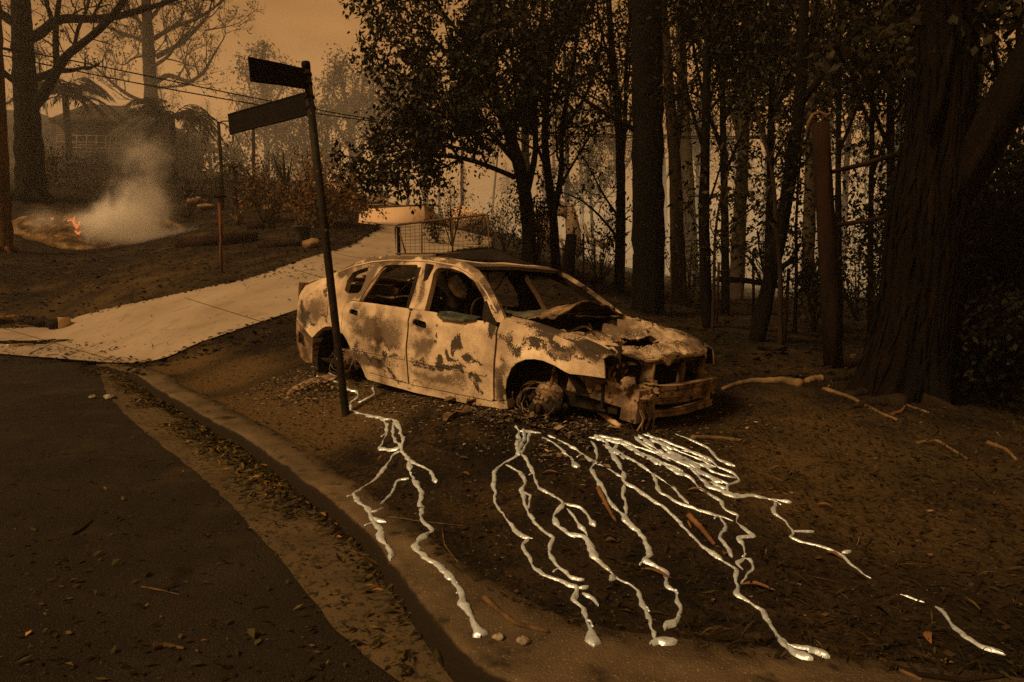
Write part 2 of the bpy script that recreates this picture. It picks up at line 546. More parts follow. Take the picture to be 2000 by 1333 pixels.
M['gate'] = mat('rusty_gate_pipe', (0.1125, 0.0675, 0.036), .75, var=(0.045, 0.03, 0.018), scale=10)
M['root'] = mat('dusty_root', (.16, .105, .055), .95, ramp=[(.35, (.06, .04, .022)), (.7, (.18, .12, .062))], scale=6, bump=.01, bscale=24)
M['stick'] = mat('dry_stick', (.12, .075, .034), .95, ramp=[(.35, (.025, .017, .009)), (.7, (.14, .085, .038))], scale=8)
M['bark_strip'] = mat('fallen_bark', (.17, .085, .035), .95, ramp=[(.35, (.06, .03, .014)), (.7, (.2, .105, .045))], scale=6)
M['stone'] = mat('pale_pumice', (.30, .26, .2), .95, var=(.10, .085, .06), scale=22, bump=.008, bscale=60)
M['straw'] = mat('scorched_straw', (.16, .095, .04), .95, ramp=[(.3, (.010, .008, .006)), (.5, (.07, .045, .022)), (.72, (.26, .17, .08))], scale=2.6, detail=10, bump=.05, bscale=14)
fl = bpy.data.materials.new('flame')
fl.use_nodes = True
_b = fl.node_tree.nodes['Principled BSDF']
_b.inputs['Base Color'].default_value = (.3, .05, .01, 1)
_b.inputs['Emission Color'].default_value = (1, .22, .035, 1)
_b.inputs['Emission Strength'].default_value = .75
M['flame'] = fl

# burnt car paint: ash-tan, with soot driven by a per-vertex attribute of stains
cp = mat('burnt_car_paint', (.5, .39, .25), .8, ramp=[(.28, (.20, .152, .102)), (.42, (.36, .28, .19)), (.53, (.50, .40, .275)), (.70, (.70, .585, .43))], scale=2.4, detail=11, bump=.004, bscale=70)
layer(cp, (.25, .185, .125), 5, .50, .80, 10)
layer(cp, (.27, .20, .13), 13, .48, .95, 12)
layer(cp, (.32, .22, .125), 30, .60, .74, 8)
layer(cp, (.66, .55, .41), 45, .60, .80, 8)
layer(cp, (.19, .142, .098), 9, .55, 1.35, 12, attr='scorch')
layer(cp, (.085, .062, .043), 9, 1.22, 1.75, 12, attr='scorch')
layer(cp, (.12, .088, .06), 90, .86, 1.02, 6, attr='scorch')
layer(cp, (.045, .036, .029), 34, 1.10, 1.14, 12, attr='soot')
layer(cp, (.050, .039, .03), 85, .825, .875, 6, attr='soot')
layer(cp, (.06, .048, .038), 60, .715, .74, 6)
layer(cp, (.72, .63, .50), 14, .66, .80, 9)
M['paint'] = cp


# ------------------------------------------------------------------ mesh helpers
class MB:
    def __init__(s):
        s.v, s.q, s.t, s.n, s.a = [], [], [], 0, []

    def add(s, V, Q=None, T=None, tone=None):
        V = np.asarray(V, float).reshape(-1, 3)
        if Q is not None and len(Q):
            s.q.append(np.asarray(Q, np.int64) + s.n)
        if T is not None and len(T):
            s.t.append(np.asarray(T, np.int64) + s.n)
        s.v.append(V)
        s.a.append(np.full(len(V), .5) if tone is None else np.broadcast_to(np.asarray(tone, float), (len(V),)))
        s.n += len(V)
        return s

    def tube(s, P, r, n=6, cap=True, jit=0., tone=None, flat=None):
        P = np.asarray(P, float)
        m = len(P)
        r = np.broadcast_to(np.asarray(r, float), (m,))
        t = np.gradient(P, axis=0)
        t /= np.linalg.norm(t, axis=1)[:, None] + 1e-12
        up = np.array([0, 0, 1.]) if abs(t[:, 2]).mean() < .8 else np.array([1., .13, 0])
        a = np.cross(t, up)
        a /= np.linalg.norm(a, axis=1)[:, None] + 1e-9
        b = np.cross(t, a)
        th = np.arange(n) * 2 * math.pi / n
        rr = r[:, None] * np.ones(n)
        if jit:
            rr = rr * (1 + jit * RNG.uniform(-1, 1, (m, n)))
        V = P[:, None, :] + (np.cos(th)[None, :, None] * a[:, None, :] + np.sin(th)[None, :, None] * b[:, None, :]) * rr[..., None]
        V = V.reshape(-1, 3)
        i = np.arange(m - 1)[:, None] * n
        j = np.arange(n)[None, :]
        k = (j + 1) % n
        Q = np.stack([i + j, i + k, i + n + k, i + n + j], -1).reshape(-1, 4)
        T = []
        if cap:
            V = np.concatenate([V, P[:1], P[-1:]])
            c0, c1 = m * n, m * n + 1
            for x in range(n):
                T.append((c0, (x + 1) % n, x))
                T.append((c1, (m - 1) * n + x, (m - 1) * n + (x + 1) % n))
        return s.add(V, Q, T, tone)

    def box(s, c, sz, rot=None):
        c = np.asarray(c, float)
        h = np.asarray(sz, float) / 2
        V = np.array([[x, y, z] for x in (-1, 1) for y in (-1, 1) for z in (-1, 1)]) * h
        if rot is not None:
            V = V @ np.asarray(rot).T
        return s.add(V + c, [(0, 1, 3, 2), (4, 6, 7, 5), (0, 4, 5, 1), (2, 3, 7, 6), (0, 2, 6, 4), (1, 5, 7, 3)])

    def bar(s, a, b, wd, ht, up=(0, 0, 1), n=1):
        """box-section bar from a to b"""
        a = np.asarray(a, float)
        b = np.asarray(b, float)
        t = b - a
        ln = np.linalg.norm(t)
        t = t / ln
        sd = np.cross(t, up)
        sd /= np.linalg.norm(sd) + 1e-9
        u = np.cross(sd, t)
        return s.box((a + b) / 2, (ln, wd, ht), np.stack([t, sd, u], 1))

    def grid(s, V, closed=False, tone=None):
        n, m = V.shape[:2]
        i = np.arange(n - 1)[:, None] * m
        j = np.arange(m - 1)[None, :]
        Q = np.stack([i + j, i + j + 1, i + m + j + 1, i + m + j], -1).reshape(-1, 4)
        return s.add(V.reshape(-1, 3), Q, None, tone)

    def leaves(s, C, Ddir, Ln, Wd, tone):
        C = np.asarray(C)
        n = len(C)
        if n == 0:
            return s
        D_ = Ddir / (np.linalg.norm(Ddir, axis=1)[:, None] + 1e-9)
        rv = RNG.normal(size=(n, 3))
        S = np.cross(D_, rv)
        S /= np.linalg.norm(S, axis=1)[:, None] + 1e-9
        Nn = np.cross(S, D_)
        Ln = np.broadcast_to(Ln, (n,))[:, None]
        Wd = np.broadcast_to(Wd, (n,))[:, None]
        V = np.stack([C, C + D_ * Ln * .45 + S * Wd + Nn * Ln * .08, C + D_ * Ln, C + D_ * Ln * .45 - S * Wd + Nn * Ln * .08], 1).reshape(-1, 3)
        k = np.arange(n)[:, None] * 4
        return s.add(V, np.concatenate([k, k + 1, k + 2, k + 3], 1), None, np.repeat(np.broadcast_to(tone, (n,)), 4))

    def build(s, name, m, parent=None, sm=True, tone=False, thick=0., split=False, attrs=None):
        me = bpy.data.meshes.new(name)
        V = np.concatenate(s.v)
        Q = np.concatenate(s.q) if s.q else np.zeros((0, 4), np.int64)
        T = np.concatenate(s.t) if s.t else np.zeros((0, 3), np.int64)
        me.vertices.add(len(V))
        me.vertices.foreach_set('co', V.astype(np.float32).ravel())
        me.loops.add(Q.size + T.size)
        me.loops.foreach_set('vertex_index', np.concatenate([Q.ravel(), T.ravel()]).astype(np.int32))
        me.polygons.add(len(Q) + len(T))
        st = np.concatenate([np.arange(len(Q)) * 4, Q.size + np.arange(len(T)) * 3]).astype(np.int32)
        me.polygons.foreach_set('loop_start', st)
        me.update(calc_edges=True)
        me.validate()
        if sm:
            me.polygons.foreach_set('use_smooth', np.ones(len(me.polygons), bool))
        if tone:
            at = me.attributes.new('tone', 'FLOAT', 'POINT')
            at.data.foreach_set('value', np.concatenate(s.a).astype(np.float32))
        for k_, v_ in (attrs or {}).items():
            at = me.attributes.new(k_, 'FLOAT', 'POINT')
            at.data.foreach_set('value', np.asarray(v_, np.float32))
        me.materials.append(M[m])
        if m == 'paint':
            me.materials.append(M['interior'])
        o = bpy.data.objects.new(name, me)
        COL.objects.link(o)
        if parent is not None:
            o.parent = parent
        if thick:
            md = o.modifiers.new('thickness', 'SOLIDIFY')
            md.thickness = thick
            md.offset = -1
            if m == 'paint':
                md.material_offset = 1
        if thick or split:
            md = o.modifiers.new('edges', 'EDGE_SPLIT')
            md.split_angle = R_(42)
        return o


def tag(o, label=None, cat=None, group=None, kind=None):
    if label:
        o['label'] = label
    if cat:
        o['category'] = cat
    if group:
        o['group'] = group
    if kind:
        o['kind'] = kind
    return o


def empty(name, loc=(0, 0, 0)):
    o = bpy.data.objects.new(name, None)
    o.empty_display_size = .2
    COL.objects.link(o)
    o.location = [float(c) for c in loc]
    return o


def local(o, P):
    return np.asarray(P, float) - np.array(o.location)


def blob(mb, c, r, n=10, m=7, jit=.25, seed=0, tone=None):
    """an irregular rounded lump"""
    th = np.linspace(0, 2 * math.pi, n, endpoint=False)
    ph = np.linspace(.02, math.pi - .02, m)
    T_, P_ = np.meshgrid(th, ph)
    rr = 1 + jit * fbm(np.cos(T_) * 1.7 + seed * 7.1 + 9, P_ * 1.6 + np.sin(T_) * 1.3 + seed * 3.3, seed, 3)
    V = np.stack([np.sin(P_) * np.cos(T_), np.sin(P_) * np.sin(T_), np.cos(P_)], -1) * rr[..., None] * np.asarray(r) + np.asarray(c)
    i = np.arange(m - 1)[:, None] * n
    j = np.arange(n)[None, :]
    k = (j + 1) % n
    Q = np.stack([i + j, i + n + j, i + n + k, i + k], -1).reshape(-1, 4)
    T = [(0, 0, 0)][:0]
    Vf = np.concatenate([V.reshape(-1, 3), V[0].mean(0)[None], V[-1].mean(0)[None]])
    T = [(n * m, x, (x + 1) % n) for x in range(n)] + [(n * m + 1, (m - 1) * n + (x + 1) % n, (m - 1) * n + x) for x in range(n)]
    mb.add(Vf, Q, T, tone)


# ------------------------------------------------------------------ setting: ground, road, gutter, kerb, driveway
def axis(a, b, lo, hi, step, grow):
    c = list(np.arange(a, b + 1e-6, step))
    s_ = step
    x = c[-1]
    while x < hi:
        s_ *= grow
        x += s_
        c.append(x)
    s_ = step
    x = c[0]
    pre = []
    while x > lo:
        s_ *= grow
        x -= s_
        pre.append(x)
    return np.array(pre[::-1] + c)


gx = axis(-7, 7, -150, 150, .07, 1.06)
gy = axis(1.6, 11, -60, 190, .07, 1.06)
X, Y = np.meshgrid(gx, gy, indexing='ij')
Z = ground(X, Y).reshape(X.shape)
Z = np.where(in_poly(X, Y, DRPOLY).reshape(X.shape), Z - .05, Z)
mb = MB()
mb.grid(np.stack([X, Y, Z], -1))
cl_ = np.zeros(X.size)
for px, py, r, a in [(430, 740, .8, .8), (560, 820, 1.0, .95), (660, 830, .8, .9), (480, 800, .8, .8), (330, 720, .8, .7), (620, 780, .8, .7), (1650, 880, 1.2, .4), (1850, 930, 1.2, .35), (1500, 850, .8, .3), (250, 560, 2.5, .35), (600, 880, .4, .6), (1800, 1010, .5, .35)]:
    g_ = G(px, py)[0]
    cl_ = np.maximum(cl_, a * np.exp(-((X - g_[0]) ** 2 + (Y - g_[1]) ** 2).ravel() / r ** 2))
tag(mb.build('ground', 'soil', attrs={'clay': cl_}), kind='structure')

rx = axis(-8, 4, -120, 120, .25, 1.12)
ry = axis(-3, 14, -50, 120, .25, 1.12)
X, Y = np.meshgrid(rx, ry, indexing='ij')
s_, kw_, kh_ = kerb_sd(X, Y)
s_ = s_.reshape(X.shape)
Z = road_z(X, Y) - np.where(s_ > .02, .09 + sstep(.02, 1, s_) * .8, 0)
mb = MB()
mb.grid(np.stack([X, Y, Z], -1))
tag(mb.build('road', 'asphalt'), kind='structure')

# gutter channel beside the kerb (wider towards the corner)
i0 = int(np.argmax(KL[:, 3] > .3))
kk = np.arange(i0, len(KL))
gw = np.interp(kk, [i0, i0 + 12, i0 + 40, i0 + 66, len(KL) - 1], [.02, .40, .50, .38, .4]) + .018 * fbm(kk * .3, kk * 0 + 3, 5, 4)
u = np.linspace(0, 1, 7)
KE = np.column_stack([KL[:, :2] - KN * np.interp(np.arange(len(KL)), kk, gw)[:, None]])
for _ in range(120):
    KE[1:-1] = (KE[:-2] + 2 * KE[1:-1] + KE[2:]) / 4
KE += KN * (.012 * fbm(np.arange(len(KL)) * .9, np.zeros(len(KL)), 55, 4))[:, None]
P = KL[kk, None, :2] - KN[kk, None, :] * (u[None, :] * gw[:, None])[..., None] + KN[kk, None, :] * .02
P = (KL[kk, None, :2] + KN[kk, None, :] * .02) * (1 - u)[None, :, None] + KE[kk, None, :] * u[None, :, None]
Zg = road_z(P[..., 0], P[..., 1]) + .006 - .018 * np.sin(u * math.pi)[None, :] * 0 + .0
mb = MB()
mb.grid(np.concatenate([P, Zg[..., None]], -1)[:, ::-1])
tag(mb.build('gutter', 'gutter'), kind='structure')

prof = [(-.018, -.06), (-.012, .03), (-.006, .105), (.001, .129), (.014, .142), (.05, .146)]
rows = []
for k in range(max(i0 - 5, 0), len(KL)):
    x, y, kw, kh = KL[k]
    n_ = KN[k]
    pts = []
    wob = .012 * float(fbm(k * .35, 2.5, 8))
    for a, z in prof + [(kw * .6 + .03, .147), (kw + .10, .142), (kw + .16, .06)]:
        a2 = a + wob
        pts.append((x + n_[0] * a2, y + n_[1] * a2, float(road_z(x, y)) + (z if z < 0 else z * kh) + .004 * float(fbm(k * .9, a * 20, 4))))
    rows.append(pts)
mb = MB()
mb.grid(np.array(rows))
tag(mb.build('kerb', 'kerb', attrs={'kerb_dark': np.tile([1, 1, .95, .55, 0, 0, 0, .3, .8], len(rows))}), kind='structure')  # colour darker on the front face and back edge than on the top

# driveway slab with joints
v = np.linspace(0, 1, 15)
P = DRL_[:, None, :2] * (1 - v)[None, :, None] + DRR_[:, None, :2] * v[None, :, None]
Zd = ground(P[..., 0], P[..., 1], micro=False, raw=True).reshape(P.shape[:2]) + .03
mb = MB()
mb.grid(np.concatenate([P, Zd[..., None]], -1)[:, ::-1])
dr = tag(mb.build('driveway', 'drive', thick=.0), kind='structure')
mb = MB()
for a, b in [((0, 640), (255, 714)), ((120, 664), (60, 690)), ((360, 582), (520, 632)), ((560, 522), (690, 562)), ((640, 492), (770, 520))]:
    q = np.linspace(0, 1, 30)
    g_ = G(a[0] + (b[0] - a[0]) * q, a[1] + (b[1] - a[1]) * q)
    t_ = np.gradient(g_[:, :2], axis=0)
    t_ /= np.linalg.norm(t_, axis=1)[:, None]
    nn = np.stack([-t_[:, 1], t_[:, 0]], 1) * .012
    zz = ground(g_[:, 0], g_[:, 1], micro=False, raw=True) + .036
    mb.grid(np.stack([np.column_stack([g_[:, :2] + nn, zz]), np.column_stack([g_[:, :2] - nn, zz])], 1)[:, ::-1])
tag(mb.build('driveway_joints', 'joint'), kind='structure')


# ------------------------------------------------------------------ solidified aluminium streams
STREAM_XY = []


def stream(mb, pts, wd, end=False, start_w=None):
    """pts: pixels of the trace; wd: width in metres along it"""
    P = np.array(pts, float)
    S = np.concatenate([[0], np.cumsum(np.hypot(*np.diff(P, axis=0).T))])
    n = max(int(S[-1] / 4), 6)
    q = np.linspace(0, S[-1], n)
    px = np.interp(q, S, P[:, 0])
    py = np.interp(q, S, P[:, 1])
    px = smooth(px[:, None], 1)[:, 0]
    py = smooth(py[:, None], 1)[:, 0]
    g = G(px, py)
    ln = np.concatenate([[0], np.cumsum(np.hypot(*np.diff(g[:, :2], axis=0).T))])
    m = max(int(ln[-1] / .012), 8)
    q = np.linspace(0, ln[-1], m)
    x = np.interp(q, ln, g[:, 0])
    y = np.interp(q, ln, g[:, 1])
    sd = rnd.randrange(999)
    x = x + .006 * fbm(q * 14, q * 0 + 1, sd, 2)
    y = y + .006 * fbm(q * 14, q * 0 + 5, sd, 2)
    wv = np.interp(q / q[-1], np.linspace(0, 1, len(np.atleast_1d(wd))), np.atleast_1d(wd))
    STREAM_XY.append(np.stack([x, y], 1)[::4])
    wv = .74 * wv * (1 + .55 * fbm(q * 15, q * 0 + 2, sd + 3, 3))
    lump = np.maximum(0, vnoise(q * 6, q * 0 + .5, sd + 8) - .35)
    wv = wv + .022 * lump
    if end:
        de = q[-1] - q
        wv = wv * (1 + .55 * np.exp(-((de - .045) / .04) ** 2)) + .004
        wv = np.where(de < .03, wv * np.sqrt(np.clip(1 - ((.03 - de) / .03) ** 2, .02, 1)), wv)
    else:
        wv = wv * np.clip((q[-1] - q) / .02, .3, 1)
    wv = wv * np.clip(q / .02, .3, 1)
    z = surf(x, y)
    t = np.gradient(np.stack([x, y], 1), axis=0)
    t /= np.linalg.norm(t, axis=1)[:, None] + 1e-9
    nn = np.stack([-t[:, 1], t[:, 0]], 1)
    a = np.linspace(-1, 1, 9)
    hgt = np.minimum(.24 * wv, .009) + .002 + .005 * end * np.exp(-((q[-1] - q) / .07) ** 2)
    jl = 1 + .30 * fbm(q * 24, q * 0 + 3, sd + 11, 3)
    jr = 1 + .30 * fbm(q * 24, q * 0 + 7, sd + 17, 3)
    off = np.where(a[None, :] < 0, a[None, :] * jl[:, None], a[None, :] * jr[:, None]) * (wv / 2)[:, None]
    xs = x[:, None] + nn[:, :1] * off
    ys = y[:, None] + nn[:, 1:] * off
    zs = surf(xs, ys).reshape(xs.shape) * .5 + z[:, None] * .5 - .005 + (hgt[:, None] + .005) * np.sqrt(np.clip(1 - a[None, :] ** 2, 0, 1)) + .0022 * fbm(q[:, None] * 38, a[None, :] * 2.1 + 9, sd, 3)
    mb.grid(np.stack([xs, ys, zs], -1)[:, ::-1])
    # little side runs and splashes of metal
    if not getattr(stream, 'sub', False):
        for k in range(int(ln[-1] / .7)):
            i = rnd.randrange(4, m - 4)
            u_ = rnd.choice((-1, 1))
            l_ = rnd.uniform(.015, .05)
            qq = np.linspace(0, 1, 7)
            cx_ = x[i] + u_ * l_ * .6 * qq + .006 * np.sin(qq * 5)
            cy_ = y[i] - l_ * 1.2 * qq ** 1.5
            r_ = .006 * (1 - .3 * qq) * (1 + .25 * np.sin(qq * 9))
            mb.tube(np.stack([cx_, cy_, surf(cx_, cy_) + .001], 1), r_, 6)


def flow(name, label, parts):
    mb = MB()
    for p in parts:
        stream(mb, *p)
    return tag(mb.build(name, 'alu'), label, 'metal stream', 'streams of melted aluminium run out from under the car')


flow('aluminium_stream', 'silver melted metal stream by the sign pole, two of its arms running over the kerb', [
    ([(617, 734), (630, 739), (647, 742), (667, 750), (684, 764), (697, 764), (700, 776), (683, 787), (686, 803)], [.03, .035, .03]),
    ([(733, 752), (726, 758), (734, 770), (720, 777), (700, 787)], [.02, .025]),
    ([(640, 728), (652, 735), (664, 742)], [.025]),
    ([(684, 803), (706, 808), (745, 818), (770, 821), (782, 838), (787, 859), (785, 880)], [.03, .04, .04]),
    ([(745, 818), (757, 834), (755, 850), (739, 877), (766, 880), (785, 873)], [.03, .035]),
    ([(770, 824), (766, 846), (770, 863), (785, 873)], [.025]),
    ([(785, 880), (766, 890), (751, 915), (729, 940), (700, 960), (689, 965), (700, 983), (722, 996), (724, 1012), (741, 1033), (745, 1054), (760, 1075), (766, 1092)], [.03, .025, .022, .03, .035, .026], True),
    ([(718, 1000), (732, 1000), (746, 993)], [.05]),
    ([(745, 993), (743, 987), (766, 963), (774, 940), (799, 936)], [.022, .03]),
    ([(725, 1012), (740, 1018), (754, 1022)], [.026, .024], True),
    ([(785, 878), (799, 900), (799, 921), (812, 942), (824, 963), (820, 988), (824, 1017), (845, 1037), (824, 1050), (807, 1068), (832, 1089), (857, 1108), (878, 1128), (895, 1149), (907, 1178), (924, 1212), (941, 1245)], [.045, .038, .03, .034, .028, .028, .034, .05, .036, .04, .046], True),
    ([(862, 1112), (880, 1128), (893, 1140)], [.055]),
    ([(799, 898), (828, 913), (845, 929), (852, 944)], [.03, .026], True)])
flow('aluminium_stream', 'silver melted metal stream below the front hub, branching into five thin fingers', [
    ([(1005, 832), (1015, 842), (1009, 875), (1015, 892)], [.04, .05]),
    ([(1015, 842), (1036, 844), (1056, 847)], [.03]), ([(1036, 846), (1032, 863), (1018, 888)], [.03]), ([(1022, 838), (1024, 860), (1014, 880)], [.03]),
    ([(1012, 888), (986, 904), (967, 921), (965, 971), (973, 992), (998, 1027), (1023, 1050), (1040, 1052)], [.045, .035, .028, .024]),
    ([(1030, 1052), (1019, 1066), (1034, 1087), (1044, 1108), (1061, 1124), (1098, 1135), (1127, 1149), (1127, 1162), (1119, 1174), (1139, 1189), (1150, 1220), (1156, 1245), (1162, 1265)], [.026, .024, .022, .024, .024, .024, .032], True),
    ([(1127, 1149), (1150, 1148)], [.02, .016], True), ([(1135, 1160), (1156, 1170), (1170, 1185)], [.018, .024], True),
    ([(988, 908), (1015, 923), (1029, 938), (1021, 958), (1027, 996), (1052, 1029), (1081, 1052), (1073, 1075), (1081, 1099), (1102, 1116), (1114, 1131), (1140, 1133)], [.03, .028, .028, .024, .028], True),
    ([(1023, 960), (1036, 970), (1032, 998)], [.016]),
    ([(1018, 888), (1030, 896), (1040, 921), (1050, 950), (1077, 967), (1102, 983), (1081, 1006), (1088, 1029), (1114, 1044), (1144, 1050), (1152, 1070), (1168, 1095), (1189, 1116), (1204, 1131), (1229, 1141), (1249, 1155), (1258, 1187), (1270, 1220), (1278, 1234), (1284, 1250)], [.03, .03, .03, .04, .034, .04, .04, .034, .022, .022]),
    ([(1276, 1263), (1286, 1252), (1299, 1257), (1325, 1255)], [.034, .036, .026], True),
    ([(1200, 1124), (1192, 1137)], [.024], True),
    ([(1102, 983), (1135, 994), (1152, 1012), (1161, 1029)], [.024, .022], True),
    ([(1106, 994), (1131, 1021), (1150, 1048)], [.024])])
flow('aluminium_stream', 'short thin silver metal stream ending in a drop, next to the branched one', [
    ([(1058, 855), (1075, 862), (1090, 873), (1115, 894), (1127, 914)], [.022, .026], True)])
flow('aluminium_stream', 'silver melted metal stream in the middle, winding down in lumps to a hooked end', [
    ([(1070, 850), (1085, 857), (1123, 877), (1156, 900), (1183, 913), (1212, 931)], [.03, .032, .026]),
    ([(1154, 863), (1166, 880), (1164, 897), (1154, 915), (1162, 934), (1179, 954), (1191, 983), (1220, 1012), (1241, 1033), (1262, 1058), (1270, 1087), (1256, 1095), (1283, 1108), (1303, 1120), (1303, 1145), (1320, 1158), (1328, 1183), (1324, 1207), (1305, 1220), (1298, 1233)], [.024, .026, .024, .026, .034, .042, .036, .032, .024, .026], True)])
flow('aluminium_stream', 'long silver melted metal stream from the bumper ending in a forked tip at the kerb', [
    ([(1150, 856), (1185, 858), (1215, 866)], [.05, .07, .04]), ([(1175, 868), (1205, 884), (1222, 898)], [.03, .05, .03]), ([(1240, 884), (1268, 897), (1292, 908)], [.05, .075, .05]), ([(1215, 870), (1262, 893), (1300, 906), (1335, 922)], [.02, .03, .03]), ([(1190, 854), (1232, 868), (1276, 884), (1310, 902)], [.02, .03, .02]), ([(1300, 912), (1325, 925), (1350, 931)], [.04, .06, .03]),
    ([(1160, 850), (1183, 862), (1200, 896), (1218, 921), (1220, 942), (1237, 952), (1266, 971), (1303, 996), (1324, 1017), (1349, 1044), (1382, 1075), (1420, 1102), (1436, 1112), (1436, 1133), (1444, 1145), (1436, 1162), (1461, 1176), (1490, 1195), (1507, 1224), (1532, 1257), (1552, 1274), (1592, 1291)], [.04, .036, .03, .028, .024, .026, .028, .026, .036, .032, .03], True),
    ([(1540, 1262), (1585, 1270), (1618, 1285)], [.026, .028], True),
    ([(1220, 946), (1218, 967), (1224, 996), (1220, 1012)], [.028]),
    ([(1195, 878), (1237, 900), (1274, 925), (1291, 963), (1324, 983), (1366, 996), (1407, 1010), (1432, 1019)], [.03, .034, .03, .024]),
    ([(1274, 925), (1316, 954), (1345, 985)], [.024]),
    ([(1407, 1010), (1417, 1029), (1405, 1050), (1420, 1070), (1430, 1090)], [.018, .02], True),
    ([(1204, 859), (1245, 884), (1274, 896), (1307, 913), (1349, 934), (1363, 952), (1386, 967), (1409, 981), (1415, 996), (1440, 1006), (1436, 1021), (1461, 1037), (1471, 1048), (1440, 1050), (1453, 1066), (1455, 1091), (1440, 1099), (1453, 1114)], [.03, .04, .032, .024, .026, .034, .028]),
    ([(1455, 1091), (1467, 1095), (1473, 1112), (1453, 1126), (1446, 1141)], [.02, .026]),
    ([(1165, 852), (1190, 856), (1215, 860)], [.04]), ([(1205, 868), (1195, 884), (1205, 900)], [.03])])
flow('aluminium_stream', 'broad net of silver metal streams furthest to the right, thinning towards the leaf litter', [
    ([(1268, 858), (1290, 866), (1318, 880)], [.05, .08, .05]), ([(1305, 888), (1340, 900), (1368, 916)], [.06, .10, .06]), ([(1345, 912), (1380, 930), (1410, 944)], [.05, .07, .04]), ([(1400, 955), (1432, 968), (1470, 968)], [.04, .07, .04]), ([(1262, 846), (1300, 872), (1345, 890), (1390, 905)], [.02, .035, .02]), ([(1240, 852), (1262, 872), (1300, 893)], [.03, .03]), ([(1330, 880), (1360, 885), (1390, 900)], [.02, .03, .02]), ([(1380, 915), (1400, 925), (1436, 934)], [.03, .02]),
    ([(1245, 850), (1274, 871), (1316, 900), (1349, 913), (1366, 934), (1386, 952), (1415, 960), (1432, 969), (1473, 969), (1498, 975), (1515, 981), (1511, 1000), (1536, 1021), (1550, 1037), (1544, 1050), (1569, 1060), (1598, 1066), (1644, 1083), (1660, 1104), (1685, 1120), (1703, 1130)], [.05, .055, .05, .06, .05, .03, .024, .022, .018, .014]),
    ([(1550, 1038), (1590, 1041)], [.018, .014], True),
    ([(1498, 975), (1545, 982)], [.02, .022], True),
    ([(1255, 848), (1270, 852), (1299, 863), (1332, 875), (1366, 890), (1382, 896), (1403, 913), (1432, 925), (1444, 940), (1420, 946), (1424, 963)], [.04, .045, .04, .03, .028]),
    ([(1290, 872), (1330, 893), (1366, 908), (1395, 914)], [.05, .04]),
    ([(1374, 890), (1370, 900), (1399, 913)], [.02]),
    ([(1300, 880), (1345, 905), (1372, 925)], [.05]),
    ([(1320, 848), (1357, 863), (1386, 877), (1399, 896), (1436, 914)], [.026, .028, .024], True),
    ([(1370, 921), (1403, 938), (1424, 946)], [.028]), ([(1275, 858), (1310, 884), (1350, 905)], [.05]), ([(1366, 934), (1395, 946), (1420, 955)], [.05]),
    ([(1640, 1080), (1662, 1078)], [.012], True)])
flow('aluminium_stream', 'separate silver metal streak among dead leaves, nearest the right kerb end', [
    ([(1762, 1162), (1785, 1171), (1807, 1177)], [.014, .014]), ([(1826, 1186), (1836, 1192), (1856, 1219), (1890, 1248), (1919, 1266), (1967, 1281)], [.018, .02, .024, .028], True)])


# ------------------------------------------------------------------ the burnt-out car
car = empty('burnt_car')
car.matrix_world = __import__('mathutils').Matrix([[*CAR_R[0], CAR_T[0]], [*CAR_R[1], CAR_T[1]], [*CAR_R[2], CAR_T[2]], [0, 0, 0, 1]])
tag(car, 'burnt-out pale ash-coloured sedan without glass or tyres, standing on the bare verge', 'car')

SOOT = [(1.82, .72, .05, .09, 1), (1.80, .66, .03, .03, 1), (1.5, .75, .03, .04, 1), (1.5, .64, .05, .04, .9), (1.74, .575, .09, .05, 1), (1.92, .56, .06, .05, 1.1), (2.04, .555, .07, .03, 1),
        (1.75, .45, .06, .05, 1), (1.80, .40, .04, .04, 1), (2.0, .37, .06, .03, .9), (2.08, .33, .06, .04, .9), (2.12, .80, .06, .08, 1), (2.0, .86, .1, .03, .6), (1.64, .45, .04, .05, .9),
        (.7, .36, .5, .10, .50), (.75, .55, .55, .07, .52), (.45, .62, .25, .14, .46), (.9, .27, .16, .03, 1.0), (.35, .40, .12, .16, .6), (.7, .44, .5, .03, .8), (1.55, .465, .45, .025, .8),
        (2.30, .76, .10, .07, .62), (2.42, .74, .14, .055, .66), (2.62, .71, .16, .035, .74), (2.82, .68, .14, .03, .72), (2.98, .645, .10, .025, .66), (2.55, .83, .10, .05, .62), (2.75, .80, .18, .045, .95), (3.0, .745, .18, .04, .92),
        (2.33, .40, .07, .16, .72), (2.28, .56, .05, .1, .5), (2.38, .60, .06, .05, .7), (3.14, .61, .03, .05, .62),
        (-.72, .72, .18, .13, .78), (-.5, .62, .2, .08, .66), (-.25, .70, .15, .06, .55), (-.85, .9, .1, .06, .4), (-.35, .98, .05, .04, 1.0), (-.62, 1.0, .03, .03, 1),
        (1.15, 1.1, .06, .18, .42), (.18, 1.12, .10, .16, .70), (-.2, 1.18, .1, .08, .55), (1.9, 1.12, .14, .12, .72), (1.0, 1.33, .5, .04, .55), (.3, 1.33, .3, .05, .55), (2.1, .95, .09, .05, .8),
        (1.0, .22, .5, .02, .55), (1.9, .21, .3, .02, .6), (1.32, .5, .2, .03, .6), (1.28, .74, .12, .05, .35)]
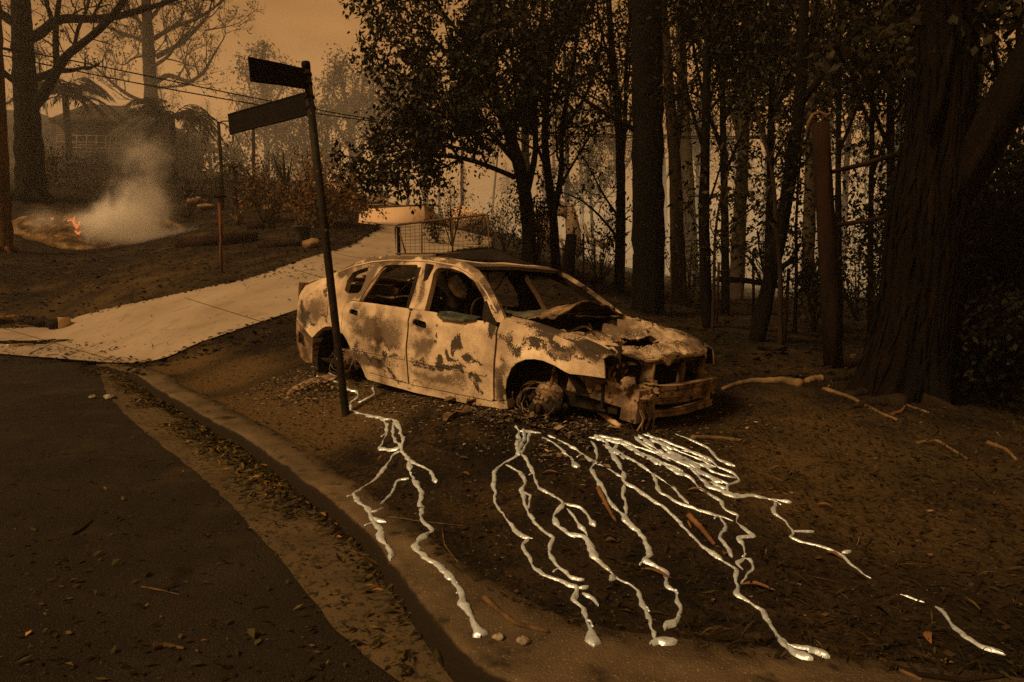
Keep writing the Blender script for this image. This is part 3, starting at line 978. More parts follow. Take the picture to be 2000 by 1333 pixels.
SCORCH = [(.65, .66, .5, .20, .95), (.55, .38, .45, .12, .9), (-.45, .80, .35, .2, .8), (1.6, .33, .5, .1, .8), (1.35, .62, .18, .12, .8), (2.45, .5, .2, .12, .5), (.29, 1.12, .07, .22, 1.7), (.6, 1.37, .9, .025, 1.6), (1.55, 1.33, .3, .04, 1.4), (1.9, 1.19, .2, .05, 1.2), (-.2, 1.26, .25, .05, 1.4), (.18, 1.12, .22, .22, 1.15), (-.15, 1.22, .16, .1, 1.1), (.6, 1.34, .7, .05, 1.0), (1.15, 1.12, .07, .25, .75), (1.5, 1.30, .5, .06, .8), (1.95, 1.1, .2, .16, .8), (.36, 1.1, .07, .2, 1.2), (1.04, 1.1, .05, .25, .9), (-.75, .68, .25, .16, .9), (.7, .58, .55, .08, .8), (.5, .36, .3, .14, .7), (1.7, .30, .4, .06, .6), (2.3, .45, .08, .2, 1.0), (1.2, .23, .9, .03, .6), (-.5, .98, .25, .12, .55), (2.95, .72, .3, .06, .9), (2.1, .97, .1, .08, .7), (.75, .70, .35, .12, .75), (.4, .80, .15, .06, .5), (1.35, .6, .15, .10, .7), (1.3, .36, .25, .08, .7), (1.28, .80, .14, .08, .8), (2.05, .34, .14, .1, .5), (.95, .6, .2, .1, .6), (2.8, .78, .3, .06, .8), (-.3, .78, .15, .1, .5), (.28, .83, .16, .07, .7)]


def stain(x, z, L_):
    o = np.zeros(len(x))
    for cx, cz, rx_, rz_, v_ in L_:
        xw, zw = x + .075 * fbm(x * 7, z * 7, 61, 4), z + .075 * fbm(x * 7, z * 7, 67, 4)
        o = np.maximum(o, v_ * np.exp(-(((xw - cx) / rx_) ** 2 + ((zw - cz) / rz_) ** 2)))
    return o


def yside(x, z):
    x = np.asarray(x, float)
    z = np.asarray(z, float)
    y = np.where(z <= .9, -.85 + .03 * ((z - .55) / .35) ** 2, -.82 + (z - .9) * .58)
    y = y + np.where(x > 2.6, .11 * ((x - 2.6) / .8) ** 2, 0) + np.where(x < 0, .11 * x * x, 0)
    # flared wheel arches
    for cx in (0, 2.65):
        d = np.hypot(x - cx, z - .30)
        y = y - .018 * np.exp(-((d - .36) / .05) ** 2)
    # shoulder crease and waist line of the doors
    y = y - .008 * np.exp(-((z - .80) / .03) ** 2) + .006 * fbm(x * 2.3, z * 3.1, 31, 3) + .003 * fbm(x * 9, z * 9, 37, 2)
    return y


def dens(poly, st):
    P = np.array(poly, float)
    o = []
    for i in range(len(P)):
        a, b = P[i], P[(i + 1) % len(P)]
        n = max(1, int(round(np.linalg.norm(b - a) / st)))
        for k in range(n):
            o.append(a + (b - a) * k / n)
    return np.array(o)


def flat_mesh(poly, holes=(), st=.03):
    """triangulated outline with inner points and holes"""
    loops = [dens(poly, st)] + [dens(h, st) for h in holes]
    pts, edges = [], []
    for l in loops:
        b = len(pts)
        pts += [tuple(p) for p in l]
        edges += [(b + i, b + (i + 1) % len(l)) for i in range(len(l))]
    lo, hi = loops[0].min(0), loops[0].max(0)
    gx_, gy_ = np.meshgrid(np.arange(lo[0], hi[0], st), np.arange(lo[1], hi[1], st))
    gx_, gy_ = gx_.ravel(), gy_.ravel()
    ok = in_poly(gx_, gy_, loops[0])
    for h in loops[1:]:
        ok &= ~in_poly(gx_, gy_, h)
    allp = np.array(pts)
    for x, y in zip(gx_[ok], gy_[ok]):
        if ((allp[:, 0] - x) ** 2 + (allp[:, 1] - y) ** 2).min() > (st * .5) ** 2:
            pts.append((x, y))
    r = delaunay_2d_cdt([Vector(p) for p in pts], edges, [], 0, 1e-5)
    V = np.array([tuple(p) for p in r[0]])
    F = np.array([f for f in r[2] if len(f) == 3])
    c = V[F].mean(1)
    ok = in_poly(c[:, 0], c[:, 1], loops[0])
    for h in loops[1:]:
        ok &= ~in_poly(c[:, 0], c[:, 1], h)
    return V, F[ok]


def panel(name, poly, holes=(), side=1, m='paint', thick=.02, off=0., st=.022, parent=None, label=None):
    V, F = flat_mesh(poly, holes, st)
    y = yside(V[:, 0], V[:, 1]) - off
    P = np.column_stack([V[:, 0], y, V[:, 1]])
    a = P[F[:, 1]] - P[F[:, 0]]
    b = P[F[:, 2]] - P[F[:, 0]]
    ny = np.cross(a, b)[:, 1].mean()
    if ny > 0:
        F = F[:, ::-1]
    if side < 0:
        P = P * [1, -1, 1]
        F = F[:, ::-1]
    mb = MB()
    mb.add(P, None, F)
    o = mb.build(name, m, parent or car, thick=thick, attrs={'soot': stain(V[:, 0], V[:, 1], SOOT), 'scorch': stain(V[:, 0], V[:, 1], SCORCH)})
    if label:
        o['label'] = label
    return o


FRAME = [(2.28, .87), (2.27, .91), (2.16, 1.0), (1.95, 1.15), (1.74, 1.27), (1.5, 1.34), (1.05, 1.375), (.5, 1.375), (.1, 1.345), (-.1, 1.285), (-.3, 1.205), (-.5, 1.13), (-.76, 1.065), (-.96, 1.015),
         (-1.0, .95), (-.97, .78), (-.97, .64), (-.75, .575), (-.5, .49), (-.44, .52), (-.38, .56), (-.28, .605), (-.19, .635), (-.1, .645), (-.02, .635), (.06, .61), (.105, .585), (.085, .7), (.075, .82), (.11, .9), (.2, .928), (.31, .922),
         (.335, 1.08), (.40, 1.24), (.44, 1.275), (.5, 1.285), (.9, 1.295), (.93, 1.28), (.985, 1.15), (1.06, .912), (1.31, .90), (1.25, 1.08), (1.19, 1.22), (1.20, 1.26), (1.24, 1.278), (1.42, 1.272), (1.56, 1.245), (1.74, 1.18), (1.95, 1.045), (2.12, .885)]
QWIN = [(-.07, 1.11), (-.03, 1.19), (.0, 1.205), (.16, 1.25), (.185, 1.24), (.235, 1.12), (.25, 1.02), (.23, .995), (.06, .985), (-.02, 1.01)]
RDOOR = [(.115, .60), (.095, .72), (.085, .82), (.12, .897), (.2, .92), (.6, .915), (1.095, .905), (1.122, .88), (1.119, .55), (1.137, .245), (.54, .262), (.42, .32), (.30, .42), (.19, .54)]
FDOOR = [(1.143, .88), (1.168, .902), (1.45, .898), (1.60, .875), (1.9, .868), (2.06, .872), (2.2, .85), (2.216, .83), (2.216, .28), (2.196, .258), (1.16, .24), (1.141, .55)]
SILL = [(.41, .315), (.54, .255), (1.15, .235), (2.21, .252), (2.30, .27), (2.355, .29), (2.36, .215), (1.9, .185), (1.2, .17), (.5, .185), (.46, .21)]
FENDER = [(2.235, .84), (2.245, .89), (2.29, .90), (2.54, .865), (2.83, .82), (3.05, .77), (3.19, .705), (3.205, .66), (3.215, .575), (3.05, .575), (2.95, .572), (2.91, .585), (2.83, .617), (2.72, .640), (2.64, .642), (2.55, .628), (2.47, .595), (2.41, .54), (2.365, .45), (2.352, .37), (2.355, .29), (2.235, .27)]
BUMP = [(-.965, .63), (-.5, .482), (-.475, .44), (-.49, .36), (-.52, .22), (-.7, .20), (-.86, .24), (-.93, .40)]
BUMPH = [(-.88, .40), (-.87, .53), (-.70, .485), (-.68, .36), (-.80, .37)]


def rrect(x0, x1, z0, z1, r=.03, sl=0.):
    o = []
    for cx, cz, a0 in ((x1 - r, z1 - r, 0), (x0 + r, z1 - r, 90), (x0 + r, z0 + r, 180), (x1 - r, z0 + r, 270)):
        for k in range(4):
            a = R_(a0 + k * 30)
            o.append((cx + r * math.cos(a), cz + r * math.sin(a) + sl * (cx - x0)))
    return o


HR = rrect(.205, .355, .79, .845, .022, -.1)
HF = rrect(1.195, 1.375, .765, .825, .024, -.1)
for sd_ in (1, -1):
    panel('side_frame', FRAME, [QWIN], sd_, thick=.055, st=.028)
    d = panel('rear_door', RDOOR, [HR], sd_, off=.004)
    panel('moulding', [(.33, .487), (1.11, .485), (1.11, .452), (.33, .452)], [], sd_, thick=.012, off=.012, parent=d)
    mb = MB()
    mb.box((.28, -.79 * sd_, .815), (.19, .03, .10))
    mb.build('door_handle', 'char', d)
    d = panel('front_door', FDOOR, [HF], sd_, off=.004)
    panel('moulding', [(1.16, .485), (2.13, .478), (2.15, .462), (2.13, .446), (1.16, .452)], [], sd_, thick=.012, off=.012, parent=d)
    mb = MB()
    mb.box((1.285, -.79 * sd_, .795), (.22, .03, .11))
    mb.tube([(1.24, -.815 * sd_, .80), (1.24, -.835 * sd_, .80)], .013, 8)
    mb.build('door_handle', 'char', d)
    panel('sill', SILL, [], sd_, thick=.10, off=-.004)
    fd = panel('front_fender', FENDER, [], sd_, thick=.016, off=.002)
    panel('rear_bumper', BUMP, [BUMPH], sd_, thick=.02, off=.006, m='rust', label='scorched rear bumper corner with a rectangular hole')
    # fender shoulder and quarter deck: strips rolling inward from the panels' top edges
    for nm, xs, zs, inn in (('fender_shoulder', [2.26, 2.4, 2.54, 2.7, 2.83, 2.95, 3.05, 3.13, 3.19], [.90, .883, .865, .842, .82, .796, .77, .738, .705], .16),
                            ('quarter_shoulder', [-.97, -.86, -.76, -.63, -.5, -.4, -.3], [1.015, 1.04, 1.065, 1.098, 1.13, 1.165, 1.205], .2)):
        xs = np.array(xs)
        zs = np.array(zs)
        ye = yside(xs, zs)
        q = np.linspace(0, 1, 7)
        Y_ = ye[:, None] + q[None] * inn
        Z_ = zs[:, None] + .028 * np.sin(q * math.pi * .55)[None] - .012 * q[None] ** 3 + .004 * fbm(xs[:, None] * 9, q[None] * 3, 5)
        V = np.stack([xs[:, None] + 0 * Y_, Y_ * sd_, Z_], -1)
        mb = MB()
        mb.grid(V if sd_ < 0 else V[:, ::-1])
        vv = np.concatenate(mb.v)
        mb.build(nm, 'paint', car, thick=.012, attrs={'soot': stain(vv[:, 0], vv[:, 2] - .03, SOOT) * .9 + (.25 if 'fender' in nm else .12), 'scorch': np.full(len(vv), .3)})
    # dark inner wheel arches
    for cx in (0.0, 2.65):
        mb = MB()
        th = np.linspace(R_(25 if cx > 1 else -10), R_(200), 18)
        V = np.array([[(cx + .40 * math.cos(a), -sd_ * yy, .27 + .37 * math.sin(a)) for yy in (.815, .5, .30)] for a in th])
        mb.grid(V if sd_ > 0 else V[:, ::-1])
        mb.box((cx, -sd_ * .30, .36), (.74, .02, .55))
        mb.build('wheel_arch', 'char', car)
    # hubs: brake disc, caliper, strut
    for cx, dz in ((0.02, .30), (2.63, .335)):
        hub = MB()
        c = np.array([cx, -sd_ * .74, dz])
        th = np.linspace(0, 2 * math.pi, 25)
        rr = [(0, .03), (.055, .03), (.06, .0), (.075, .0), (.08, -.03), (.115, -.040), (.122, -.044), (.12, -.075), (.08, -.075), (.06, -.12), (0, -.12)]
        V = np.array([[c + (r * math.cos(a), -sd_ * o, r * math.sin(a)) for r, o in rr] for a in th])
        hub.grid(V)
        ho = hub.build('brake_disc', 'rust', car)
        st_ = MB()
        st_.tube([c + (0, sd_ * .12, .05), c + (.02, sd_ * .2, .32)], .035, 10)
        st_.tube([c + (.04, sd_ * .04, .08), c + (.05, sd_ * .1, .42)], .014, 8)
        for k in range(5):
            a = k * 1.2566 + .3
            st_.tube([c + (.035 * math.cos(a), -sd_ * .025, .035 * math.sin(a)), c + (.035 * math.cos(a), -sd_ * .055, .035 * math.sin(a))], .009, 6)
        blob(st_, c + (.10, sd_ * .04, .05), (.05, .05, .07), seed=3)
        blob(st_, c + (-.02, -sd_ * .02, .0), (.06, .03, .06), seed=6)
        rem = MB()
        for k in range(22):
            a_ = rnd.uniform(-.5, 3.6)
            q_ = rnd.uniform(.05, .19)
            blob(rem, c + (q_ * math.cos(a_) * 1.1 + .03, -sd_ * rnd.uniform(-.02, .075), -abs(q_ * math.sin(a_)) * .9 + .02), (rnd.uniform(.02, .05), .02, rnd.uniform(.015, .04)), 8, 6, .5, seed=k)
        # strands of tyre wire round the hub
        for k in range(16):
            a0 = rnd.uniform(-.6, 3.4)
            q = np.linspace(0, rnd.uniform(.8, 2.4), 9)
            r_ = rnd.uniform(.14, .22)
            st_.tube(np.stack([c[0] + r_ * np.cos(a0 + q) * 1.1, c[1] - sd_ * rnd.uniform(-.05, .09) + .03 * np.sin(q * 3 + k), np.maximum(c[2] - .12 + .0 * q, c[2] + r_ * np.sin(a0 + q) * .7 - .02)], 1), .0035, 4)
        rem.build('melted_remains', 'interior', car)
        st_.build('axle_strut', 'rust', car)

# fuel flap, melted door glass, mirror triangle
panel('fuel_flap', rrect(-.44, -.19, .755, .89, .03, -.12), [], 1, thick=.01, off=.007)
V, F = flat_mesh([(1.46, .892), (1.50, .87), (1.6, .845), (1.75, .842), (1.9, .855), (1.98, .866), (1.98, .885), (1.7, .893), (1.6, .90)], [], .02)
mb = MB()
mb.add(np.column_stack([V[:, 0], yside(V[:, 0], V[:, 1]) - .018 - .014 * np.exp(-((V[:, 1] - .85) / .02) ** 2) + .08 * sstep(.86, .9, V[:, 1]), V[:, 1] + .004]), None, F[:, ::-1])
mb.build('melted_glass', 'glass_melt', car, thick=.012)
panel('mirror_base', [(2.04, .885), (1.985, 1.02), (2.0, 1.03), (2.13, .93), (2.215, .86), (2.19, .85)], [], 1, m='interior', thick=.02, off=.01)

# roof with the open sunroof; boot deck, tail
RX = np.array([-.10, .0, .12, .3, .5, .7, .9, 1.1, 1.3, 1.45, 1.56, 1.66])
RZ = np.interp(RX, [-.1, .1, .5, 1.05, 1.5, 1.74], [1.285, 1.345, 1.375, 1.375, 1.34, 1.29])


def roof_pt(x, v):
    z = np.interp(x, RX, RZ)
    ye = -yside(np.minimum(x, 1.62), z) + .0
    xx = x + np.where(x > 1.4, .12 * (1 - v * v) * (x - 1.4) / .26, 0) - np.where(x < .1, .06 * (1 - v * v) * (.1 - x) / .2, 0)
    zz = z + .012 * (1 - np.abs(v) ** 2.4) - .03 * np.exp(-((v + .1) / .5) ** 2) * sstep(.3, .6, x) * (1 - sstep(1.25, 1.5, x)) + .006 * fbm(x * 3, v * 2.2, 41) - .010 * np.exp(-((x - 1.45) / .12) ** 2) * (1 - v * v)
    return np.stack([xx, v * ye, zz], -1)


V, F = flat_mesh([(x, -1) for x in RX] + [(x, 1) for x in RX[::-1]], [rrect(.62, 1.22, -.66, .66, .08)], .06)
P = roof_pt(V[:, 0], V[:, 1])
mb = MB()
mb.add(P, None, F)
sv_ = .22 + .30 * sstep(.72, .98, np.abs(V[:, 1])) + .25 * sstep(1.4, 1.6, V[:, 0]) - .3 * sstep(1.25, 1.32, V[:, 0]) * (1 - sstep(1.42, 1.5, V[:, 0]))
mb.build('roof', 'paint', car, thick=.03, attrs={'soot': sv_, 'scorch': .55 + .6 * sstep(.7, .95, np.abs(V[:, 1])) + .4 * sstep(1.5, 1.62, V[:, 0]) - .6 * sstep(1.25, 1.32, V[:, 0]) * (1 - sstep(1.42, 1.5, V[:, 0]))})
mb = MB()      # sunroof tray, sagging glass frame kicked up at the far side
tr = []
for x in np.linspace(.58, 1.26, 12):
    tr.append([roof_pt(np.array(x), np.array(v_)) - (0, 0, .05 + .02 * math.sin(x * 9)) for v_ in np.linspace(-.72, .72, 12)])
mb.grid(np.array(tr))
pts = []
for x in np.linspace(-.02, 1.45, 24):
    b = roof_pt(np.array(x), np.array(.50))
    h_ = np.interp(x, [-.02, .3, .7, .95, 1.15, 1.45], [0, .035, .085, .105, .075, .0])
    pts.append([b + (0, -.04, .002), b + (0, 0, h_), b + (0, .05, h_ + .004), b + (0, .16, h_ * .35)])
pts = np.array(pts)
mb.grid(pts)
so = mb.build('sunroof', 'char', car, thick=.01)
mb = MB()
mb.tube(pts[:, 2], .009, 6)
n_ = len(np.concatenate(mb.v))
mb.build('sunroof_rim', 'paint', so, attrs={'soot': np.full(n_, .4), 'scorch': np.full(n_, .3)})
for sd_ in (1, -1):
    q = resample(np.array([(-.30, 1.185), (-.05, 1.255), (.2, 1.305), (.5, 1.328), (1.05, 1.332), (1.45, 1.298), (1.72, 1.222), (1.95, 1.092), (2.17, .945)]), 60)
    mb = MB()
    mb.tube(np.column_stack([q[:, 0], (yside(q[:, 0], q[:, 1]) - .003) * sd_, q[:, 1]]), .0085, 6)
    n_ = len(np.concatenate(mb.v))
    mb.build('drip_rail', 'paint', car, attrs={'soot': np.full(n_, .1), 'scorch': np.full(n_, .1)})
    panel('door_seal', [(.935, 1.27), (1.058, .914), (1.098, .912), (.985, 1.275)], [], sd_, m='interior', thick=.012, off=.006)
    panel('door_seal', [(.355, 1.06), (.33, .93), (.375, .925), (.435, 1.2), (.485, 1.262), (.45, 1.25), (.40, 1.2)], [], sd_, m='rust', thick=.012, off=.006)


def deck(name, xs, zf, yw, dz, m='paint', soot=.25):
    q = np.linspace(-1, 1, 25)
    x = xs[:, None] + 0 * q[None]
    y = q[None] * yw[:, None]
    z = zf[:, None] + .02 * (1 - q[None] ** 2) + dz * fbm(x * 4, y * 4, 51, 4)
    mb = MB()
    mb.grid(np.stack([x, y, z], -1))
    n = len(np.concatenate(mb.v))
    return mb.build(name, m, car, thick=.012, attrs={'soot': np.full(n, soot), 'scorch': np.full(n, .4)})


xs = np.linspace(-.98, -.42, 14)
deck('boot_lid', xs, np.interp(xs, [-.98, -.76, -.42], [1.055, 1.085, 1.11]), np.interp(xs, [-1, -.4], [.60, .62]), .02)
mb = MB()
V = np.array([[(-1.0 + .03 * math.cos(y * 3) + (.02 if z < .7 else 0), y, z) for y in np.linspace(-.70, .70, 12)] for z in np.linspace(.55, 1.05, 8)])
mb.grid(V)
mb.build('tail_panel', 'paint', car, thick=.02, attrs={'soot': np.full(96, .3), 'scorch': np.full(96, .5)})
mb = MB()
q = np.linspace(-.70, .70, 14)
for z, x in ((.48, -.95), (.34, -.92)):
    mb.bar((x, -.62, z), (x, .62, z), .05, .09)
mb.build('rear_bumper_bar', 'rust', car)

# floor pan, bulkheads, seats, dashboard, steering wheel
mb = MB()
mb.grid(np.array([[(x, y, .27 + .03 * math.sin(x * 9) * math.cos(y * 7) + (.12 if abs(y) < .14 else 0)) for y in np.linspace(-.78, .78, 18)] for x in np.linspace(-.55, 2.25, 24)]))
mb.grid(np.array([[(2.26, y, z) for y in np.linspace(-.74, .74, 9)] for z in np.linspace(.25, .9, 6)]))
mb.grid(np.array([[(-.02 - .12 * (z - .3), y, z) for y in np.linspace(-.62, .62, 13)] for z in np.linspace(.28, .86, 6)]))
mb.build('floor_pan', 'interior', car, thick=.012)
mb = MB()
mb.grid(np.array([[(x, y, .93 + .02 * fbm(x * 7, y * 7, 61)) for y in np.linspace(-.66, .66, 14)] for x in np.linspace(-.46, -.05, 6)]))
mb.build('parcel_shelf', 'rust', car, thick=.012)


def seat(yc):
    o = MB()
    for s in (-1, 1):
        o.tube([(1.42, yc + s * .22, .40), (.98, yc + s * .22, .42), (.90, yc + s * .22, .60), (.80, yc + s * .20, 1.02), (.79, yc + s * .12, 1.08)], .02, 8)
        o.bar((1.40, yc + s * .2, .30), (.95, yc + s * .2, .30), .04, .05)
    o.tube([(.79, yc - .13, 1.08), (.785, yc, 1.09), (.79, yc + .13, 1.08)], .02, 8)
    for k in range(9):
        t = k / 8
        o.tube([(.93 - .13 * t, yc - .21, .52 + .5 * t), (.91 - .13 * t + .03 * math.sin(k * 2), yc, .50 + .5 * t), (.93 - .13 * t, yc + .21, .52 + .5 * t)], .006, 5)
        o.tube([(1.40 - .4 * t, yc - .21, .41), (1.40 - .4 * t, yc, .38), (1.40 - .4 * t, yc + .21, .41)], .006, 5)
    # charred foam and cover hanging on the frame
    V = np.array([[(.90 - .13 * t - .02 + .03 * float(fbm(t * 5, y * 9 + yc * 3, 71)), yc + y, .52 + .55 * t + .02 * float(fbm(y * 12, t * 3, 73))) for y in np.linspace(-.19, .19, 9)] for t in np.linspace(0, 1, 9)])
    o.grid(V)
    for s in (-1, 1):
        o.tube([(.79, yc + s * .06, 1.08), (.775, yc + s * .06, 1.20)], .008, 6)
    o.tube([(.775, yc - .10, 1.17), (.77, yc - .10, 1.28), (.77, yc + .10, 1.28), (.775, yc + .10, 1.17), (.775, yc - .10, 1.17)], .014, 6)
    return o.build('seat_frame', 'interior', car)


seat(-.36)
seat(.36)
mb = MB()
mb.tube([(.0, -.6, .4), (-.06, -.6, .88), (-.06, .6, .88), (.0, .6, .4)], .02, 8)
for k in range(11):
    y = -.55 + k * .11
    mb.tube([(.02, y, .42), (-.03, y + .02, .65), (-.05, y, .87)], .006, 5)
mb.build('seat_frame', 'interior', car)
mb = MB()
mb.tube([(1.98, -.74, .80), (1.98, .74, .80)], .035, 10)
mb.grid(np.array([[(x, y, .90 - .18 * (2.2 - x) ** 2 * 6 + .02 * fbm(x * 9, y * 5, 81)) for y in np.linspace(-.68, .68, 22)] for x in np.linspace(1.92, 2.24, 7)]))
for k in range(12):
    y = -.6 + k * .11
    blob(mb, (1.95 + .03 * math.sin(k * 3), y, .74 + .05 * math.sin(k * 5)), (.06, .05, .07), seed=k)
mb.build('dashboard_frame', 'interior', car)
mb = MB()
a = np.linspace(0, 2 * math.pi, 25)
mb.tube(np.stack([1.62 - .07 * np.sin(a), -.36 + .18 * np.cos(a), .86 + .165 * np.sin(a)], 1), .012, 7)
mb.tube([(1.62, -.53, .86), (1.65, -.36, .85), (1.62, -.19, .86)], .012, 6)
mb.tube([(1.65, -.36, .85), (1.98, -.36, .76)], .025, 8)
mb.build('steering_wheel', 'interior', car)
for s in (-1, 1):      # hanging roof-lining strips and the belt rails inside
    mb = MB()
    mb.bar((1.14, s * .74, .30), (1.12, s * .60, 1.30), .05, .10)
    mb.tube([(.95, s * .58, 1.30), (.80, s * .60, 1.12), (.62, s * .62, .98)], .007, 5)
    mb.tube([(1.30, s * .56, 1.29), (1.31, s * .57, 1.20)], .006, 5)
    mb.build('belt_pillar', 'interior', car)

# cowl below the windscreen
mb = MB()
mb.grid(np.array([[(x, y, .93 - .35 * (x - 2.1) ** 2 + .035 * (1 - (y / .7) ** 2) + .018 * float(fbm(x * 8, y * 6, 91))) for y in np.linspace(-.68, .68, 26)] for x in np.linspace(2.10, 2.36, 7)]))
mb.build('cowl', 'cowl', car, thick=.012)

# bonnet: buckled, with burnt-through holes and a curled-up rear half
def bon(u_, v_):
    """u along the car 2.28 .. front, v across -1 .. 1"""
    hw = np.interp(u_, [2.25, 2.6, 3.0, 3.2, 3.4], [.69, .69, .66, .62, .57])
    y = v_ * hw
    x = np.where(u_ > 3.0, 3.0 + (u_ - 3.0) * (1 + .0 * v_) - .10 * (np.abs(v_) ** 3) * (u_ - 3.0) / .38, u_)
    z = np.interp(u_, [2.25, 2.54, 2.83, 3.05, 3.2, 3.38], [.925, .89, .845, .80, .755, .685]) + .045 * (1 - np.abs(v_) ** 2.2)
    # collapse in the middle, a diagonal ridge, a hump at the near front
    z = z - .085 * np.exp(-((u_ - 2.78) / .22) ** 2 - ((v_ + .35) / .42) ** 2) - .05 * np.exp(-((u_ - 3.02) / .14) ** 2 - ((v_ + .42) / .25) ** 2)
    z = z + .035 * np.exp(-(((u_ - 2.9) * .9 - (v_ + .05) * .35) / .05) ** 2) * np.exp(-((u_ - 2.95) / .25) ** 2)
    z = z + .026 * fbm(u_ * 5.2, v_ * 3.1, 101, 3) + .012 * fbm(u_ * 14, v_ * 8, 103, 3)
    z = z - .02 * np.abs(vnoise(u_ * 9 + v_ * 4, v_ * 3 - u_ * 3, 107))
    return np.stack([x, y, z], -1)


BON = [(2.62, -.99), (2.8, -.995), (3.0, -1), (3.15, -1), (3.26, -.97), (3.33, -.8), (3.365, -.66), (3.36, -.56), (3.385, -.42), (3.36, -.33), (3.385, -.2), (3.38, .2), (3.38, .6), (3.34, .9), (3.24, 1), (3.0, 1), (2.7, 1), (2.42, .99), (2.40, .86), (2.52, .7), (2.50, .55), (2.62, .48), (2.60, .3), (2.70, .1), (2.66, -.1), (2.74, -.3), (2.70, -.5), (2.76, -.7)]
BH1 = [(2.58, .86), (2.72, .9), (2.95, .92), (3.06, .80), (3.04, .62), (2.92, .58), (2.86, .44), (2.74, .50), (2.66, .62)]
BH2 = [(2.95, -.60), (2.99, -.72), (3.06, -.80), (3.12, -.86), (3.18, -.78), (3.25, -.70), (3.28, -.5), (3.25, -.36), (3.20, -.22), (3.14, -.28), (3.09, -.22), (3.03, -.36), (3.0, -.5)]
BH3 = [(2.92, .16), (2.95, .06), (3.0, .12), (2.97, .22)]
V, F = flat_mesh(BON, [BH1, BH2, BH3], .026)
P = bon(V[:, 0], V[:, 1])
for h_ in (BH1, BH2, BH3):      # ragged, curled-up hole edges
    e_ = dens(h_, .02)
    d_ = np.sqrt(((V[:, None, :] - e_[None]) ** 2).sum(-1).min(1))
    P[:, 2] += (.022 + .03 * fbm(V[:, 0] * 13, V[:, 1] * 11, 109)) * np.exp(-(d_ / .035) ** 2)
    P[:, :2] += RNG.normal(size=(len(P), 2)) * (.012 * (d_ < .02))[:, None]
mb = MB()
mb.add(P, None, F)
sv_ = np.full(len(V), .15) + .30 * np.exp(-((V[:, 0] - 2.95) / .2) ** 2 - ((V[:, 1] + .1) / .5) ** 2) + .38 * np.exp(-((V[:, 0] - 3.27) / .08) ** 2 - ((V[:, 1] - .2) / .45) ** 2)
sv_ -= .5 * np.exp(-((V[:, 0] - 3.14) / .05) ** 2 - ((V[:, 1] - .1) / .5) ** 2) + .4 * (V[:, 0] > 3.33)
bo = mb.build('bonnet', 'paint', car, thick=.012, attrs={'soot': sv_, 'scorch': .62 + .3 * fbm(V[:, 0] * 5, V[:, 1] * 3, 77)})
bo['label'] = 'buckled bonnet with holes burnt through it'
mb = MB()      # rolled lip under the leading edge
q = np.linspace(-.98, .9, 40)
uu = np.interp(q, [-1, -.8, -.66, .6, .9], [3.2, 3.32, 3.36, 3.375, 3.33])
top = bon(uu, q)
dn = .03 + .035 * np.clip(fbm(q * 3, q * 0, 111), 0, 1) + .05 * np.exp(-((q + .38) / .1) ** 2)
mb.grid(np.stack([top + [0, 0, .002], top + np.column_stack([0 * q + .012, 0 * q, -dn * .5]), top + np.column_stack([0 * q + .006, 0 * q, -dn])], 1))
n_ = len(np.concatenate(mb.v))
mb.build('bonnet_lip', 'paint', bo, thick=.008, attrs={'soot': np.full(n_, .2), 'scorch': np.full(n_, .5)})
mb = MB()      # the curled rear sheet, standing up like a tent with its dark underside to the front
rows = []
for t in np.linspace(0, 1, 26):
    y = -.66 + 1.12 * t
    xr = 2.50 - .10 * t
    pk = .115 * math.sin(math.pi * min(1, t * 1.15) ** .9) + .02
    row = []
    for s in np.linspace(0, 1, 9):
        row.append((xr - .20 * (1 - s) + .16 * s + .03 * float(fbm(t * 5, s * 2, 121)), y, .905 - .05 * t * 0 + pk * math.sin(s * 1.5) + .014 * float(fbm(t * 9, s * 4, 123)) + .02 * (1 - (y / .7) ** 2)))
    rows.append(row)
mb.grid(np.array(rows)[:, ::-1])
n_ = len(np.concatenate(mb.v))
mb.build('curled_sheet', 'rust', bo, thick=.01, attrs={'soot': np.full(n_, .5), 'scorch': np.full(n_, .7)})
mb = MB()      # torn strips lying over the near edge
for k, (x, y, z, l_, an) in enumerate([(2.86, -.58, .83, .24, .5), (2.94, -.60, .81, .15, 1.2), (3.0, -.56, .80, .14, 1.0), (3.05, -.57, .785, .13, .7), (2.80, -.40, .86, .2, 2.2), (2.72, -.62, .86, .22, .2)]):
    q = np.linspace(0, 1, 6)
    c = np.stack([x + l_ * q * math.cos(an), y + l_ * q * math.sin(an) * .7, z + .03 * np.sin(q * 4 + k)], 1)
    mb.grid(np.stack([c + (.012, .0, 0), c + (0, 0, .008), c - (.012, -.004, 0)], 1))
n_ = len(np.concatenate(mb.v))
mb.build('torn_strip', 'paint', bo, thick=.004, attrs={'soot': np.full(n_, .1), 'scorch': np.full(n_, .0)})

# engine bay
mb = MB()
mb.grid(np.array([[(x, y, .34 + .03 * float(fbm(x * 5, y * 5, 131))) for y in np.linspace(-.55, .55, 12)] for x in np.linspace(2.28, 3.3, 12)]))
for s in (-1, 1):
    mb.grid(np.array([[(x, s * (.60 + .02 * math.sin(x * 5)), z) for x in np.linspace(2.26, 3.2, 10)] for z in np.linspace(.3, .78, 5)]))
mb.build('engine_bay', 'interior', car, thick=.012)
mb = MB()
for k in range(30):
    blob(mb, (rnd.uniform(2.5, 3.05), rnd.uniform(-.45, .55), rnd.uniform(.42, .68)), (rnd.uniform(.05, .16), rnd.uniform(.05, .14), rnd.uniform(.05, .12)), seed=k, jit=.35)
mb.box((2.85, .36, .74), (.34, .18, .09), rotm(.2, .1, .1))
mb.box((2.70, .42, .78), (.20, .24, .05), rotm(-.3, .05, .15))
mb.tube([(2.5, .3, .70), (2.7, .2, .72), (2.95, .26, .69), (3.1, .42, .64)], .035, 10)
